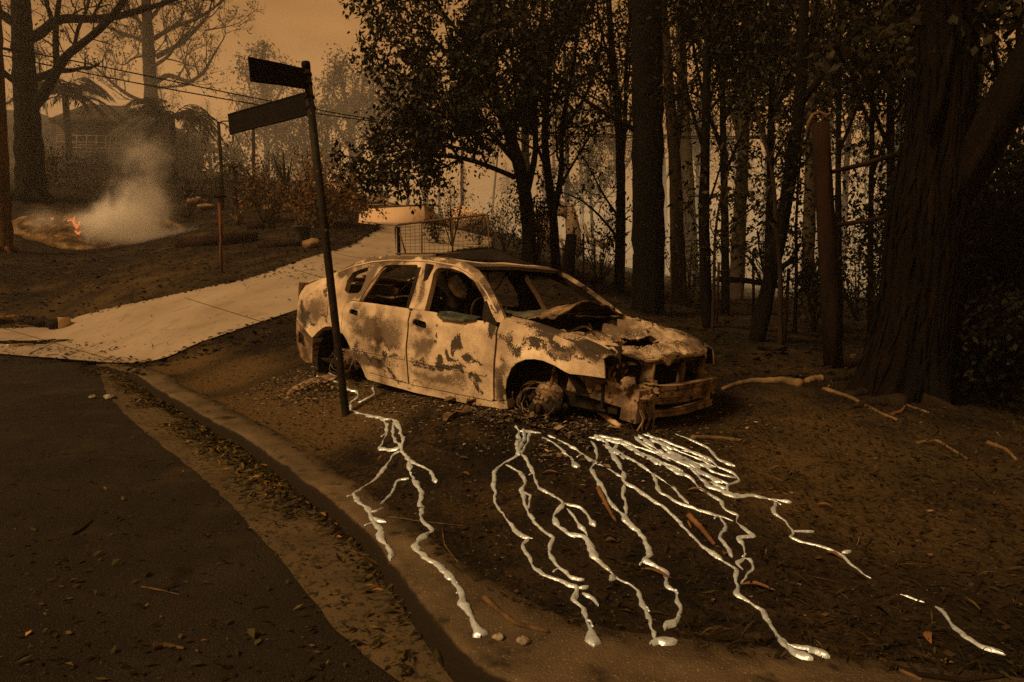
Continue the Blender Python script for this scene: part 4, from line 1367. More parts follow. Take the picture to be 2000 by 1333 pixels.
mb.tube([(2.6, -.2, .70), (2.9, -.25, .72), (3.15, -.2, .66)], .03, 10)
for k in range(18):
    a_ = np.array([rnd.uniform(2.5, 3.1), rnd.uniform(-.45, .5), rnd.uniform(.5, .66)])
    mb.tube([a_, a_ + RNG.uniform(-.08, .08, 3), a_ + RNG.uniform(-.12, .12, 3) * (1, 1, .3)], .008, 5)
mb.build('engine', 'rust', car)
mb = MB()      # battery tray and strut tower on the far side, pale with ash
mb.box((2.62, .44, .815), (.28, .13, .05), rotm(.12, .08, 0))
mb.box((2.95, .40, .755), (.13, .20, .10), rotm(.4, .1, .1))
blob(mb, (2.50, .30, .85), (.08, .10, .05), seed=4)
n_ = len(np.concatenate(mb.v))
mb.build('battery_tray', 'paint', car, split=True, attrs={'soot': np.full(n_, .35), 'scorch': np.full(n_, .6)})

# nose: headlight cavity, uprights, cross-members, bumper bars
mb = MB()
mb.grid(np.array([[(3.12, y, z) for y in np.linspace(-.66, .60, 12)] for z in np.linspace(.33, .62, 5)]))
mb.build('radiator', 'char', car, thick=.02)
mb = MB()
for y, wd in ((-.36, .10), (.12, .05), (.42, .06)):
    mb.bar((3.27, y, .36), (3.28, y + .01, .68), .03, wd, (1, 0, 0))
mb.bar((3.28, -.55, .46), (3.28, .5, .46), .05, .04)
mb.bar((3.25, -.42, .66), (3.25, .5, .66), .04, .04)
for x, y, z in ((3.12, -.60, .52), (3.08, -.64, .56), (3.17, -.56, .50), (3.2, -.52, .52)):
    mb.bar((x, y, .44), (x - .07, y + .02, z + .13), .012, .035, (1, 0, 0))
mb.build('radiator_support', 'rust', car)
for s in (-1, 1):
    mb = MB()
    th = np.linspace(0, 2 * math.pi, 17)
    c = np.array([3.14, s * .56, .575])
    mb.grid(np.array([[c + (r_x, r * math.cos(a_), r * math.sin(a_) * .9) for r, r_x in ((.085, .02), (.075, -.01), (.05, -.05), (.0, -.07))] for a_ in th]))
    for k in range(7):
        a_ = k * .9
        mb.bar(c + (.03, .05 * math.cos(a_), .05 * math.sin(a_)), c + (.05, .09 * math.cos(a_ + .4), .085 * math.sin(a_ + .4)), .014, .02)
    mb.build('headlight', 'rust', car)
mb = MB()
mb.bar((2.84, -.70, .505), (3.30, -.585, .425), .03, .15)
mb.bar((2.95, -.72, .56), (3.28, -.60, .50), .05, .03)
mb.bar((3.30, -.60, .40), (3.345, -.47, .39), .06, .20)
for k in range(9):
    blob(mb, (rnd.uniform(2.95, 3.3), rnd.uniform(-.70, -.58), rnd.uniform(.44, .56)), (.04, .03, .03), seed=k + 20, jit=.5)
mb.build('crossmember', 'rust', car, split=True)
mb = MB()


def bow(z, x0, wd, ht, a, b):
    q = np.linspace(a, b, 13)
    xs_ = x0 - .10 * (q / .6) ** 2
    zz = z + .004 * np.sin(q * 9)
    V = np.array([[(x + dx, y, z_ + dz) for dx, dz in ((-wd / 2, -ht / 2), (wd / 2, -ht / 2), (wd / 2, -ht * .15), (wd * .3, 0), (wd / 2, ht * .15), (wd / 2, ht / 2), (-wd / 2, ht / 2), (-wd / 2, -ht / 2))] for x, y, z_ in zip(xs_, q, zz)])
    mb.grid(V)


bow(.475, 3.44, .06, .085, -.42, .50)
bow(.405, 3.435, .04, .04, -.42, .50)
bow(.315, 3.42, .05, .05, -.52, .46)
mb.build('bumper_bar', 'rust', car, split=True)
mb = MB()
mb.bar((3.30, -.56, .27), (3.32, -.56, .50), .10, .13, (1, 0, 0))
mb.bar((3.36, -.44, .28), (3.36, -.44, .50), .07, .05, (1, 0, 0))
mb2 = MB()
mb2.bar((3.36, .38, .28), (3.36, .38, .50), .07, .05, (1, 0, 0))
mb2.build('bumper_mount', 'rust', car, split=True)
mb.tube([(3.39, -.47, .42), (3.41, -.47, .42)], .045, 12)
for k in range(10):
    blob(mb, (rnd.uniform(3.28, 3.4), rnd.uniform(-.60, -.30), rnd.uniform(.44, .53)), (.05, .05, .025), seed=k + 40, jit=.5)
for k in range(5):
    y = rnd.uniform(-.6, -.42)
    mb.tube([(3.38, y, .36), (3.40, y + .02, .30), (3.39, y + rnd.uniform(-.05, .05), .22)], .006, 5)
mb.build('bumper_mount', 'rust', car, split=True)
mb = MB()      # sagging underbody
for y in (-.5, -.15, .2, .5):
    mb.tube([(-.8, y, .24), (.5, y, .25), (1.6, y + .03, .25), (3.1, y, .30)], .04, 7)
mb.bar((2.55, -.6, .26), (2.55, .6, .26), .14, .08)
mb.bar((0, -.6, .26), (0, .6, .26), .14, .08)
mb.build('underbody', 'char', car)

# ------------------------------------------------------------------ street sign
sb = W(675, 806, 6.0)
sp = empty('street_sign', sb)
tag(sp, 'leaning black street sign pole with two charred name blades in front of the car', 'street sign')
mb = MB()
pb, ptop = W(675.5, 812, 6.0), W(597, 124, 6.0)
mb.tube(local(sp, [pb - (0, 0, .3), pb, pb * .5 + ptop * .5, ptop]), .0345, 16)
mb.build('pole', 'pole', sp)
mb = MB()
pd = (ptop - pb) / np.linalg.norm(ptop - pb)
mb.tube(local(sp, [ptop - pd * .055, ptop - pd * .002, ptop + pd * .012, ptop + pd * .016]), [.0365, .038, .034, .02], 16)
mb.build('cap', 'sign', sp)
for nm, c4 in (('upper', [(486, 113, 5.55), (598, 137, 5.99), (601, 173, 5.99), (491, 157, 5.55)]), ('lower', [(446, 225, 6.75), (604, 180, 6.01), (607, 222, 6.01), (450, 262, 6.75)])):
    q = np.array([W(*p) for p in c4])
    n_ = np.cross(q[1] - q[0], q[3] - q[0])
    n_ /= np.linalg.norm(n_)
    mb = MB()
    q = local(sp, q)
    nu = 24
    u = np.linspace(0, 1, nu)
    wv = .006 * np.sin(u * 7 + (1 if nm == 'upper' else 3)) * (1 - u)
    f = np.array([[(q[0] * (1 - a) + q[1] * a) * (1 - b) + (q[3] * (1 - a) + q[2] * a) * b + n_ * w_ for b in np.linspace(0, 1, 5)] for a, w_ in zip(u, wv)])
    mb.grid(f + n_ * .006)
    mb.grid((f - n_ * .006)[:, ::-1])
    for k in (0, 4):      # the extrusion's lips
        mb.tube(f[:, k], .011, 7)
    mb.tube(f[0], .007, 6)
    blade = mb.build('sign_blade', 'sign', sp)
    for b in (.25, .75):
        mb = MB()
        a_ = f[-1, 0] * (1 - b) + f[-1, -1] * b
        mb.tube([a_ - pd * .012, a_ + pd * .012], .045, 14)
        mb.build('bracket', 'sign', sp)
        mb = MB()
        a_ = f[-2, 0] * (1 - b) + f[-2, -1] * b
        mb.tube([a_ - n_ * .014, a_ + n_ * .016], .007, 8)
        mb.build('bolt', 'pole', blade)


# ------------------------------------------------------------------ trees
def wander(p0, d, L_, n, amp, lift):
    P = [np.array(p0, float)]
    d = np.array(d, float)
    d /= np.linalg.norm(d)
    for k in range(n):
        d = d + RNG.normal(size=3) * amp + np.array([0, 0, lift])
        d /= np.linalg.norm(d)
        P.append(P[-1] + d * L_ / n)
    return np.array(P), d


class Tree:
    """trunk and limbs go into one tapered mesh, leaves into another"""

    def __init__(s, twig=1.0, sub=.6, depth=2, per=5, amp=.22, lift=.06, leaf=(.10, .02), nleaf=9, spread=.16, droop=.6, keep=1.0, tmin=.004):
        s.tr, s.lf = MB(), MB()
        s.__dict__.update(twig=twig, sub=sub, depth=depth, per=per, amp=amp, lift=lift, leaf=leaf, nleaf=nleaf, spread=spread, droop=droop, keep=keep, tmin=tmin)

    def limb(s, P, r0, r1, twigs=(.35, 1.0), n=None, sides=8, len_=None, every=None, smooth_=2, bias=None):
        P = np.asarray(P, float)
        S = np.concatenate([[0], np.cumsum(np.linalg.norm(np.diff(P, axis=0), axis=1))])
        m = max(6, min(40, int(S[-1] / .25)))
        q = np.linspace(0, S[-1], m)
        C = np.stack([np.interp(q, S, P[:, i]) for i in range(3)], 1)
        C = smooth(C, smooth_)
        s.tr.tube(C, np.linspace(r0, r1, m) * (1 + .06 * RNG.uniform(-1, 1, m)), sides, jit=.07)
        if twigs is None:
            return
        nt_ = n or max(3, int(S[-1] / (every or .45)))
        for k in range(nt_):
            if RNG.random() > s.keep:
                continue
            t = twigs[0] + (twigs[1] - twigs[0]) * (k + RNG.random()) / nt_
            i = min(m - 2, int(t * (m - 1)))
            d0 = C[i + 1] - C[i]
            d0 = d0 / np.linalg.norm(d0)
            a = RNG.normal(size=3)
            a -= d0 * (a @ d0)
            a /= np.linalg.norm(a)
            d = d0 * RNG.uniform(.25, .8) + a * RNG.uniform(.6, 1) + np.array([0, 0, .25])
            if bias is not None:
                d = d + np.array(bias)
            L_ = (len_ or s.twig) * RNG.uniform(.6, 1.3) * (1.15 - .5 * t)
            rr = (r0 + (r1 - r0) * t)
            s.grow(C[i], d, L_, min(rr * .6, .012 + L_ * .018), 1)
        s.grow(C[-1], C[-1] - C[-2], (len_ or s.twig) * .8, r1 * .9, 1)

    def grow(s, p, d, L_, r, lv):
        P, d2 = wander(p, d, L_, 5 if lv < s.depth else 4, s.amp, s.lift)
        r = max(r, s.tmin)
        s.tr.tube(P, np.linspace(r, max(r * .4, s.tmin * .7), len(P)), 5 if lv == 1 else 3, cap=False)
        if lv < s.depth:
            for k in range(s.per):
                t = RNG.uniform(.25, 1)
                i = min(len(P) - 2, int(t * (len(P) - 1)))
                a = RNG.normal(size=3)
                dd = (P[i + 1] - P[i])
                dd = dd / np.linalg.norm(dd) + a * .55
                s.grow(P[i] + (P[i + 1] - P[i]) * RNG.random(), dd, L_ * s.sub * RNG.uniform(.6, 1.2), r * .5, lv + 1)
        if lv >= s.depth and s.nleaf:
            n = RNG.poisson(s.nleaf)
            if n:
                t = RNG.uniform(.2, 1.05, n)
                i = np.minimum((t * (len(P) - 1)).astype(int), len(P) - 2)
                C = P[i] + (P[i + 1] - P[i]) * RNG.random((n, 1)) + RNG.normal(size=(n, 3)) * s.spread
                D_ = RNG.normal(size=(n, 3)) * .6 + np.array([0, 0, -s.droop]) + d2 * .3
                L2 = s.leaf[0] * RNG.uniform(.45, 1.6, n)
                s.lf.leaves(C, D_, L2, s.leaf[1] * RNG.uniform(.7, 1.3, n), np.clip(RNG.beta(2, 3, n) + .15 * (RNG.random() - .5), 0, 1))

    def done(s, name, base, label, bark='bark_black', leafm='leaf_dark', cat_='tree', group=None):
        o = empty(name, base)
        tag(o, label, cat_, group)
        off = np.array(o.location)
        s.tr.v = [v_ - off for v_ in s.tr.v]
        s.tr.build('trunk', bark, o)
        if s.lf.v:
            s.lf.v = [v_ - off for v_ in s.lf.v]
            s.lf.build('crown', leafm, o, sm=False, tone=True)
        return o


def px_path(pts, D, dj=0., ground_first=True, d_end=None):
    """trace of a stem at distance D; the first point goes down to the ground"""
    n = len(pts)
    Ds = np.linspace(D, d_end if d_end else D, n) + (RNG.normal(size=n) * dj if dj else 0)
    P = np.array([W(p[0], p[1], D_) for p, D_ in zip(pts, Ds)])
    if ground_first:
        P[0, 2] = gz(P[0, 0], P[0, 1]) - .15
    return P


def ctree(label, D, stem, r, limbs, cfg, bark='bark_black', leafm='leaf_dark', name='gum_tree', twigs=(.5, 1.), r1=None, every=.5, group=None, flare=0):
    T_ = Tree(**cfg)
    P = px_path(stem, D)
    T_.limb(P, r, r1 or r * .45, twigs=twigs, sides=12, every=every)
    if flare:
        b = P[0]
        for k in range(7):
            a = k * .9 + .3
            T_.tr.tube([b + (0, 0, flare * 2.2), b + (math.cos(a) * r * .9, math.sin(a) * r * .9, flare * .9), b + (math.cos(a) * (r + flare), math.sin(a) * (r + flare), .05)], [r * .3, r * .32, r * .12], 7)
    if D < 26 and stem[0][0] > 1150:
        T_.nleaf *= .5
    for lm in limbs:
        pts, ra, rb = lm[0], lm[1], lm[2]
        dd = lm[3] if len(lm) > 3 else 0
        Q = px_path(pts, D, ground_first=False, d_end=D + dd)
        T_.limb(Q, ra, rb, twigs=(.2, 1.), sides=8, every=every * .8)
    return T_.done(name, P[0] + (0, 0, .15), label, bark, leafm, group=group)


BARE = dict(twig=2.2, sub=.62, depth=3, per=3, amp=.20, lift=.12, nleaf=1.3, leaf=(.16, .03), spread=.10, tmin=.006)
# left foreground trunk at the picture's edge
ctree('orange-barked trunk cut by the left edge of the photo', 22, [(8, 492), (0, 330), (-6, 150), (-12, -40), (-16, -200)], .27, [], dict(BARE, nleaf=0, keep=.4), bark='bark_orange', twigs=(.8, 1), flare=.25)
# the big black tree, its limbs reaching right
ctree('big black gum tree on the left with thick limbs reaching right', 30, [(60, 378), (55, 250), (46, 120), (40, 10), (36, -120)], .60, [
    ([(66, 208), (84, 188), (102, 153), (114, 137), (124, 113), (145, 97), (175, 75), (204, 48), (235, 15), (250, -30)], .22, .10, -1),
    ([(60, 156), (75, 152), (90, 147), (112, 137)], .17, .15),
    ([(58, 76), (80, 67), (102, 43), (122, 36), (179, 38), (230, 33), (276, 20), (332, 3), (390, -20)], .22, .07, 1),
    ([(112, 137), (109, 100), (108, 70), (110, 40), (117, -10)], .14, .10),
    ([(50, 170), (26, 160), (8, 142), (-30, 110)], .16, .10), ([(44, 60), (22, 42), (0, 25), (-40, 0)], .2, .14), ([(52, 110), (30, 100), (0, 92), (-30, 95)], .07, .05),
    ([(145, 97), (150, 60), (170, 20), (180, -30)], .08, .05), ([(102, 43), (96, 20), (80, -20)], .1, .08), ([(179, 38), (190, 15), (210, -20)], .06, .04)],
    dict(twig=1.5, sub=.6, depth=3, per=3, amp=.26, lift=.05, nleaf=1.6, leaf=(.17, .032), spread=.12, tmin=.008), every=.8, flare=.4)
# tall bare tree left of centre
ctree('tall fine-branched bare tree rising behind the smoke left of centre', 44, [(302, 345), (298, 240), (293, 150), (288, 60), (284, -60)], .52, [
    ([(305, 160), (327, 145), (349, 153), (370, 163), (398, 143), (413, 115), (425, 95)], .17, .05, -1), ([(304, 112), (357, 84), (385, 55), (406, 33), (412, 10)], .17, .05, 1.5),
    ([(300, 76), (340, 52), (383, 38), (420, 15), (440, -5)], .15, .05, -1.5), ([(290, 90), (270, 76), (250, 68), (212, 56), (190, 40)], .13, .04, 1), ([(298, 206), (270, 196), (242, 181), (212, 156), (185, 130), (165, 118)], .15, .04, -1),
    ([(288, 60), (270, 40), (252, 20), (240, -20)], .12, .05, 1), ([(300, 130), (330, 110), (345, 85), (370, 60)], .11, .04, -2), ([(305, 172), (340, 170), (362, 166), (385, 160)], .09, .03, 2), ([(292, 40), (315, 10), (330, -30)], .13, .06),
    ([(400, 60), (430, 55), (455, 50), (468, 45)], .05, .02), ([(298, 120), (280, 110), (262, 112), (240, 130), (225, 120)], .08, .03, 2)],
    dict(twig=2.0, sub=.62, depth=3, per=4, amp=.22, lift=.16, nleaf=1.5, leaf=(.22, .04), spread=.12, tmin=.010), bark='bark_brown', leafm='leaf_haze', every=.75)

HZ = dict(twig=1.6, sub=.6, depth=2, per=5, amp=.25, lift=.05, nleaf=15, leaf=(.30, .065), spread=.36, tmin=.012)


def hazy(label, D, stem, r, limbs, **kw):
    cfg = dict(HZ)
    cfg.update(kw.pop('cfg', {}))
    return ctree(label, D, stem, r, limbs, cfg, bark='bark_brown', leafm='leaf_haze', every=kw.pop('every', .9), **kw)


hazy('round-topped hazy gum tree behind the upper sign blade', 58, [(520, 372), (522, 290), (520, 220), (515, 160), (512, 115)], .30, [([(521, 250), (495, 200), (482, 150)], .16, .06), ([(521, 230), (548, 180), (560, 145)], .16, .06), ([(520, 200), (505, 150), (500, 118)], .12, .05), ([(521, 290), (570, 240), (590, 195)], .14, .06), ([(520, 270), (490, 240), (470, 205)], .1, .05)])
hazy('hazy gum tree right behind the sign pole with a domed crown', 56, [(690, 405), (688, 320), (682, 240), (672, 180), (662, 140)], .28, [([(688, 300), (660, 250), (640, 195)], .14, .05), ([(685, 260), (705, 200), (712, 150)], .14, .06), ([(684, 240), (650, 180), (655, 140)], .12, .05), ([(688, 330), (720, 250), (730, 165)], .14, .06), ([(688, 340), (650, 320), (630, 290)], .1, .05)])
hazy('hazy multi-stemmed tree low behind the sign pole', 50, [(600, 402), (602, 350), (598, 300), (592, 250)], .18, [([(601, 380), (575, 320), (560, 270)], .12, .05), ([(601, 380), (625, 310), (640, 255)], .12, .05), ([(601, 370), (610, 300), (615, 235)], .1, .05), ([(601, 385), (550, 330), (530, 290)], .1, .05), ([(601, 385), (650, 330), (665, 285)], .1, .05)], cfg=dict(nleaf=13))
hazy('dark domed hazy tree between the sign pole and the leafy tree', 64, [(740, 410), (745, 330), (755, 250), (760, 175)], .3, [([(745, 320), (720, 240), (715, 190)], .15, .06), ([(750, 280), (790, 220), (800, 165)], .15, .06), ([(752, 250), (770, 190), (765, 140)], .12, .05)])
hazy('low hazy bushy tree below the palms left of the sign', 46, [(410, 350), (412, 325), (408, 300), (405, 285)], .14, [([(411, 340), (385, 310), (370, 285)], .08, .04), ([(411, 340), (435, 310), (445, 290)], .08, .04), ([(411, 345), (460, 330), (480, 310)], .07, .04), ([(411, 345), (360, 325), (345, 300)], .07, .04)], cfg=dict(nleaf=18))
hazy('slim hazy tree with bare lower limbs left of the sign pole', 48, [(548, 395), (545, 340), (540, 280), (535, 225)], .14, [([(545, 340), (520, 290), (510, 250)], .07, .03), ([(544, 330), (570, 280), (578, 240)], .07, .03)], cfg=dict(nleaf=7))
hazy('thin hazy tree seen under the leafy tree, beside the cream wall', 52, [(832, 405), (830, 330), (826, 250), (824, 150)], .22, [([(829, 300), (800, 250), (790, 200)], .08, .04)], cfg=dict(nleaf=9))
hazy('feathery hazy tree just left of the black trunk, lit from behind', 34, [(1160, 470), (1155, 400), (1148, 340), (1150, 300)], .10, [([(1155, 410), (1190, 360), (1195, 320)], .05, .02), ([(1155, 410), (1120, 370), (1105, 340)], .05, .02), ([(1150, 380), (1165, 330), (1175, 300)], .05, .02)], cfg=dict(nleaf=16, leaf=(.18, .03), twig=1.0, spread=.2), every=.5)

# the leafy dark tree over the driveway
LF = dict(twig=.95, sub=.62, depth=2, per=5, amp=.28, lift=.02, nleaf=32, leaf=(.105, .030), spread=.115, droop=.5, tmin=.005)
ctree('large dark leafy tree behind the car, spreading left over the driveway', 13.5, [(1033, 505), (1034, 440), (1022, 350), (1005, 290), (965, 180), (940, 70), (925, -40)], .155, [
    ([(1006, 347), (955, 325), (905, 305), (850, 305), (790, 298), (760, 318), (738, 330)], .055, .018, -1.4), ([(1008, 318), (950, 250), (875, 205), (825, 175), (775, 140)], .06, .018, -1),
    ([(992, 250), (920, 150), (850, 80), (795, 30), (780, 0)], .06, .018, -.6), ([(1026, 390), (1048, 300), (1042, 170), (1060, 20), (1065, -50)], .07, .03, 1), ([(960, 240), (880, 225), (820, 235), (780, 250)], .04, .015, -1.5),
    ([(975, 205), (935, 110), (860, 20), (820, -40)], .055, .02, .6), ([(940, 300), (860, 280), (800, 290), (755, 300)], .035, .012, .8), ([(1045, 200), (1085, 120), (1110, 40), (1120, -30)], .04, .015, .5),
    ([(955, 140), (1000, 60), (1010, -20)], .045, .02, -.5), ([(870, 205), (820, 130), (800, 100), (780, 80)], .03, .012, .3), ([(1005, 290), (1010, 200), (1000, 110)], .04, .02, -1), ([(905, 306), (880, 325), (850, 335), (800, 338)], .025, .01, -.5)],
    LF, every=.36, leafm='leaf_dark', bark='bark_black')
ctree('twin-stemmed leafy tree right behind the car roof', 14.5, [(1086, 545), (1083, 450), (1075, 375), (1062, 280), (1072, 150), (1085, 20), (1090, -50)], .105, [
    ([(1082, 420), (1098, 340), (1096, 250), (1120, 130), (1135, 10)], .07, .025, .8), ([(1070, 340), (1035, 250), (1030, 150)], .04, .02, -1), ([(1097, 260), (1150, 180), (1175, 90), (1180, 0)], .045, .015, 1), ([(1080, 390), (1130, 300), (1165, 250), (1175, 220)], .035, .012, -.5)],
    dict(LF, nleaf=12), every=.5)
ctree('slender dark tree left of the big black trunk, forked above', 15.5, [(1208, 580), (1212, 470), (1213, 350), (1208, 230), (1195, 100), (1186, -40)], .13, [
    ([(1213, 340), (1222, 230), (1222, 120), (1235, 0)], .06, .03), ([(1210, 470), (1180, 430), (1140, 390), (1095, 375)], .035, .012, -1), ([(1205, 200), (1165, 120), (1140, 40)], .04, .015), ([(1212, 430), (1170, 370), (1150, 320), (1120, 285)], .03, .01, .6), ([(1200, 140), (1170, 60), (1165, -10)], .04, .015, -1)],
    dict(LF, nleaf=10), every=.55, twigs=(.6, 1))
ctree('massive straight black trunk rising out of the frame right of centre', 13, [(1266, 618), (1266, 500), (1265, 350), (1264, 150), (1262, -60), (1262, -250)], .31, [([(1247, 258), (1215, 240), (1180, 222), (1140, 195), (1110, 178), (1082, 140)], .05, .02, -.5)], dict(LF, nleaf=7), twigs=(.75, 1), every=1.2, r1=.26, flare=.12)
ctree('straight grey-brown hazy trunk next to the massive black one', 18, [(1328, 580), (1322, 450), (1319, 330), (1311, 230), (1301, 100), (1290, -50)], .21, [([(1318, 320), (1330, 200), (1335, 60), (1340, -40)], .10, .06), ([(1305, 150), (1350, 90), (1380, 20)], .05, .02)], dict(LF, nleaf=8, twig=1.3), bark='bark_brown', twigs=(.7, 1), every=.6)
ctree('widest of the pale trunks far back in the smoke, behind the thin saplings', 27, [(1349, 572), (1346, 450), (1340, 320), (1332, 150), (1325, -50)], .33, [], dict(LF, nleaf=8), bark='bark_pale', twigs=(.8, 1), every=1.4)
ctree('slim black tree standing just behind the car bonnet', 10.5, [(1384, 642), (1377, 560), (1376, 440), (1377, 300), (1380, 150), (1384, -30)], .095, [([(1378, 590), (1368, 500), (1364, 400), (1372, 300)], .03, .012), ([(1376, 420), (1405, 340), (1420, 270)], .022, .01), ([(1377, 300), (1345, 200), (1330, 120), (1325, 60)], .03, .012), ([(1379, 220), (1410, 120), (1420, 40)], .03, .012)], dict(LF, nleaf=8, leaf=(.10, .022), twig=.7), every=.6, twigs=(.62, 1))
ctree('pale bluish trunk deep in the forest smoke behind the bent sapling', 21, [(1438, 592), (1442, 480), (1450, 330), (1456, 150), (1462, -50)], .23, [([(1450, 300), (1420, 180), (1410, 80)], .07, .03), ([(1452, 250), (1490, 150), (1500, 60)], .07, .03)], dict(LF, nleaf=7, twig=1.3, leaf=(.15, .035)), bark='bark_pale', twigs=(.7, 1), every=.6)
ctree('leaning dark tree with a forked top and a broken stub, left of the timber pole', 9.5, [(1474, 672), (1492, 600), (1507, 530), (1528, 440), (1545, 330), (1557, 240), (1567, 150), (1568, 60), (1572, -40)], .115, [
    ([(1563, 205), (1592, 170), (1632, 100), (1675, 60), (1720, 15)], .05, .02, -.4), ([(1496, 572), (1503, 553), (1507, 548)], .06, .065), ([(1567, 130), (1590, 60), (1600, -20)], .05, .025, .5), ([(1548, 335), (1570, 325), (1585, 300)], .015, .006)], dict(LF, nleaf=5, leaf=(.09, .02), twig=.7), every=.7, r1=.06)
ctree('bent brown sapling crossing in front of the leaning dark tree', 9.2, [(1523, 690), (1524, 600), (1527, 530), (1516, 470), (1514, 400), (1512, 330), (1495, 270), (1478, 230)], .04, [([(1516, 470), (1485, 480), (1455, 470)], .008, .004)], dict(LF, nleaf=7, leaf=(.09, .02), twig=.5), bark='bark_brown', every=.6)
ctree('spreading leafy sapling between the slim black tree and the leaning tree', 10.2, [(1392, 620), (1396, 520), (1394, 455), (1402, 400), (1420, 340)], .03, [([(1394, 460), (1440, 425), (1480, 405), (1515, 370)], .02, .006), ([(1396, 480), (1430, 500), (1470, 480)], .012, .005), ([(1395, 500), (1360, 440), (1340, 400), (1325, 380)], .014, .006), ([(1402, 400), (1430, 380), (1470, 385)], .012, .005), ([(1396, 530), (1440, 530), (1475, 500)], .010, .004)], dict(LF, nleaf=4, leaf=(.10, .03), twig=.5, droop=1.0), bark='bark_brown', every=.4)
ctree('thin dark tree right behind the timber pole', 11, [(1640, 700), (1637, 560), (1637, 400), (1638, 200), (1640, 20), (1640, -80)], .06, [([(1637, 300), (1680, 200), (1700, 120)], .03, .01), ([(1638, 200), (1610, 100), (1600, 30)], .03, .01)], dict(LF, nleaf=9, twig=.8), every=.5, twigs=(.62, 1))
ctree('thin dark tree between the timber pole and the great forked tree', 12.5, [(1700, 690), (1700, 560), (1701, 400), (1704, 200), (1708, 0), (1708, -80)], .055, [([(1702, 350), (1735, 250), (1750, 180)], .03, .01), ([(1703, 250), (1665, 170), (1650, 90)], .03, .01), ([(1704, 150), (1740, 60), (1750, -10)], .03, .01)], dict(LF, nleaf=11, twig=.9), every=.4, twigs=(.62, 1))
ctree('pale hazy trunk seen between the leaning tree and the timber pole', 19, [(1577, 622), (1579, 480), (1583, 330), (1588, 150), (1592, -50)], .19, [([(1582, 330), (1610, 220), (1625, 140)], .06, .02), ([(1584, 260), (1555, 150), (1545, 60)], .06, .02)], dict(LF, nleaf=8, twig=1.2, leaf=(.15, .035)), bark='bark_pale', every=.6, twigs=(.7, 1))
ctree('thin sapling with clumped dark leaves left of the timber pole', 11.5, [(1552, 655), (1556, 540), (1554, 450), (1560, 330), (1570, 250)], .035, [([(1556, 560), (1580, 500), (1590, 460)], .012, .005), ([(1555, 520), (1530, 480), (1520, 450)], .010, .005), ([(1557, 600), (1585, 580), (1600, 560)], .012, .005)], dict(LF, nleaf=12, leaf=(.10, .025), twig=.5), every=.4)
# the canopy closing the upper right corner
for lab, D, stem, r, lims in [
    ('leafy forest tree whose crown fills the top right, left of the great tree', 12, [(1745, 690), (1742, 520), (1740, 300), (1738, 100), (1735, -60)], .09, [([(1740, 300), (1700, 200), (1670, 90), (1660, 20)], .04, .015), ([(1740, 240), (1790, 150), (1800, 60)], .04, .015), ([(1739, 180), (1700, 80), (1690, 0)], .04, .015), ([(1740, 380), (1770, 300), (1790, 240)], .03, .012)]),
    ('leafy forest tree with a dense high crown behind the leaning tree', 15, [(1500, 600), (1503, 450), (1506, 250), (1510, 80), (1512, -60)], .10, [([(1505, 300), (1465, 200), (1440, 100), (1430, 20)], .05, .02), ([(1506, 240), (1545, 150), (1560, 60)], .05, .02), ([(1508, 150), (1480, 60), (1470, 0)], .05, .02), ([(1505, 330), (1540, 260), (1570, 215)], .04, .015), ([(1508, 120), (1540, 40), (1550, -20)], .04, .015)]),
    ('leafy forest tree with its crown above the slim black tree', 14, [(1418, 600), (1416, 450), (1412, 250), (1410, 80), (1408, -60)], .09, [([(1413, 300), (1375, 200), (1355, 100), (1345, 20)], .05, .02), ([(1412, 240), (1450, 150), (1465, 50)], .05, .02), ([(1411, 150), (1380, 60), (1375, 0)], .05, .02), ([(1413, 350), (1440, 280), (1465, 230)], .04, .015)])]:
    ctree(lab, D, stem, r, lims, dict(LF, nleaf=26, twig=1.0, leaf=(.12, .032), spread=.16), every=.36, twigs=(.66, 1.))

# the great stringy-barked tree on the right: fluted trunk, fork, roots
gb = W(1765, 775, 6.4)
gt = empty('stringybark_tree', (gb[0], gb[1], gz(gb[0], gb[1])))
tag(gt, 'great forked stringy-barked tree with flared roots filling the right side', 'tree')
mb = MB()


def fluted(P, r0s, n=40, lob=9, amp=.10, seed=0, ph=0.):
    P = np.asarray(P, float)
    S = np.concatenate([[0], np.cumsum(np.linalg.norm(np.diff(P, axis=0), axis=1))])
    m = max(20, int(S[-1] / .07))
    q = np.linspace(0, S[-1], m)
    C = smooth(np.stack([np.interp(q, S, P[:, i]) for i in range(3)], 1), 4)
    r = np.interp(q, S if len(r0s) == len(S) else np.linspace(0, S[-1], len(r0s)), r0s)
    th = np.linspace(0, 2 * math.pi, n, endpoint=False)
    TH, QQ = np.meshgrid(th, q)
    fl_ = 1 + amp * fbm(np.cos(TH) * 2.6 + 9 + seed, np.sin(TH) * 2.6 + QQ * .25 + 4, seed + 3, 3) + .07 * fbm(np.cos(TH) * 9 + 30, np.sin(TH) * 9 + QQ * 1.1, seed + 5, 3) + .05 * fbm(np.cos(TH) * 22 + 60, np.sin(TH) * 22 + QQ * 1.6, seed + 9, 2)
    fl_ = fl_ + (.42 * np.maximum(0, np.cos(TH * 6 + ph)) ** 2 + .1) * np.exp(-QQ / .34) * (1.0 if seed == 0 else 0)
    V = np.stack([C[:, 0][:, None] + np.cos(TH) * r[:, None] * fl_, C[:, 1][:, None] + np.sin(TH) * r[:, None] * fl_, C[:, 2][:, None] + 0 * TH], -1)
    V = np.concatenate([V, V[:, :1]], 1)
    mb.grid(V)


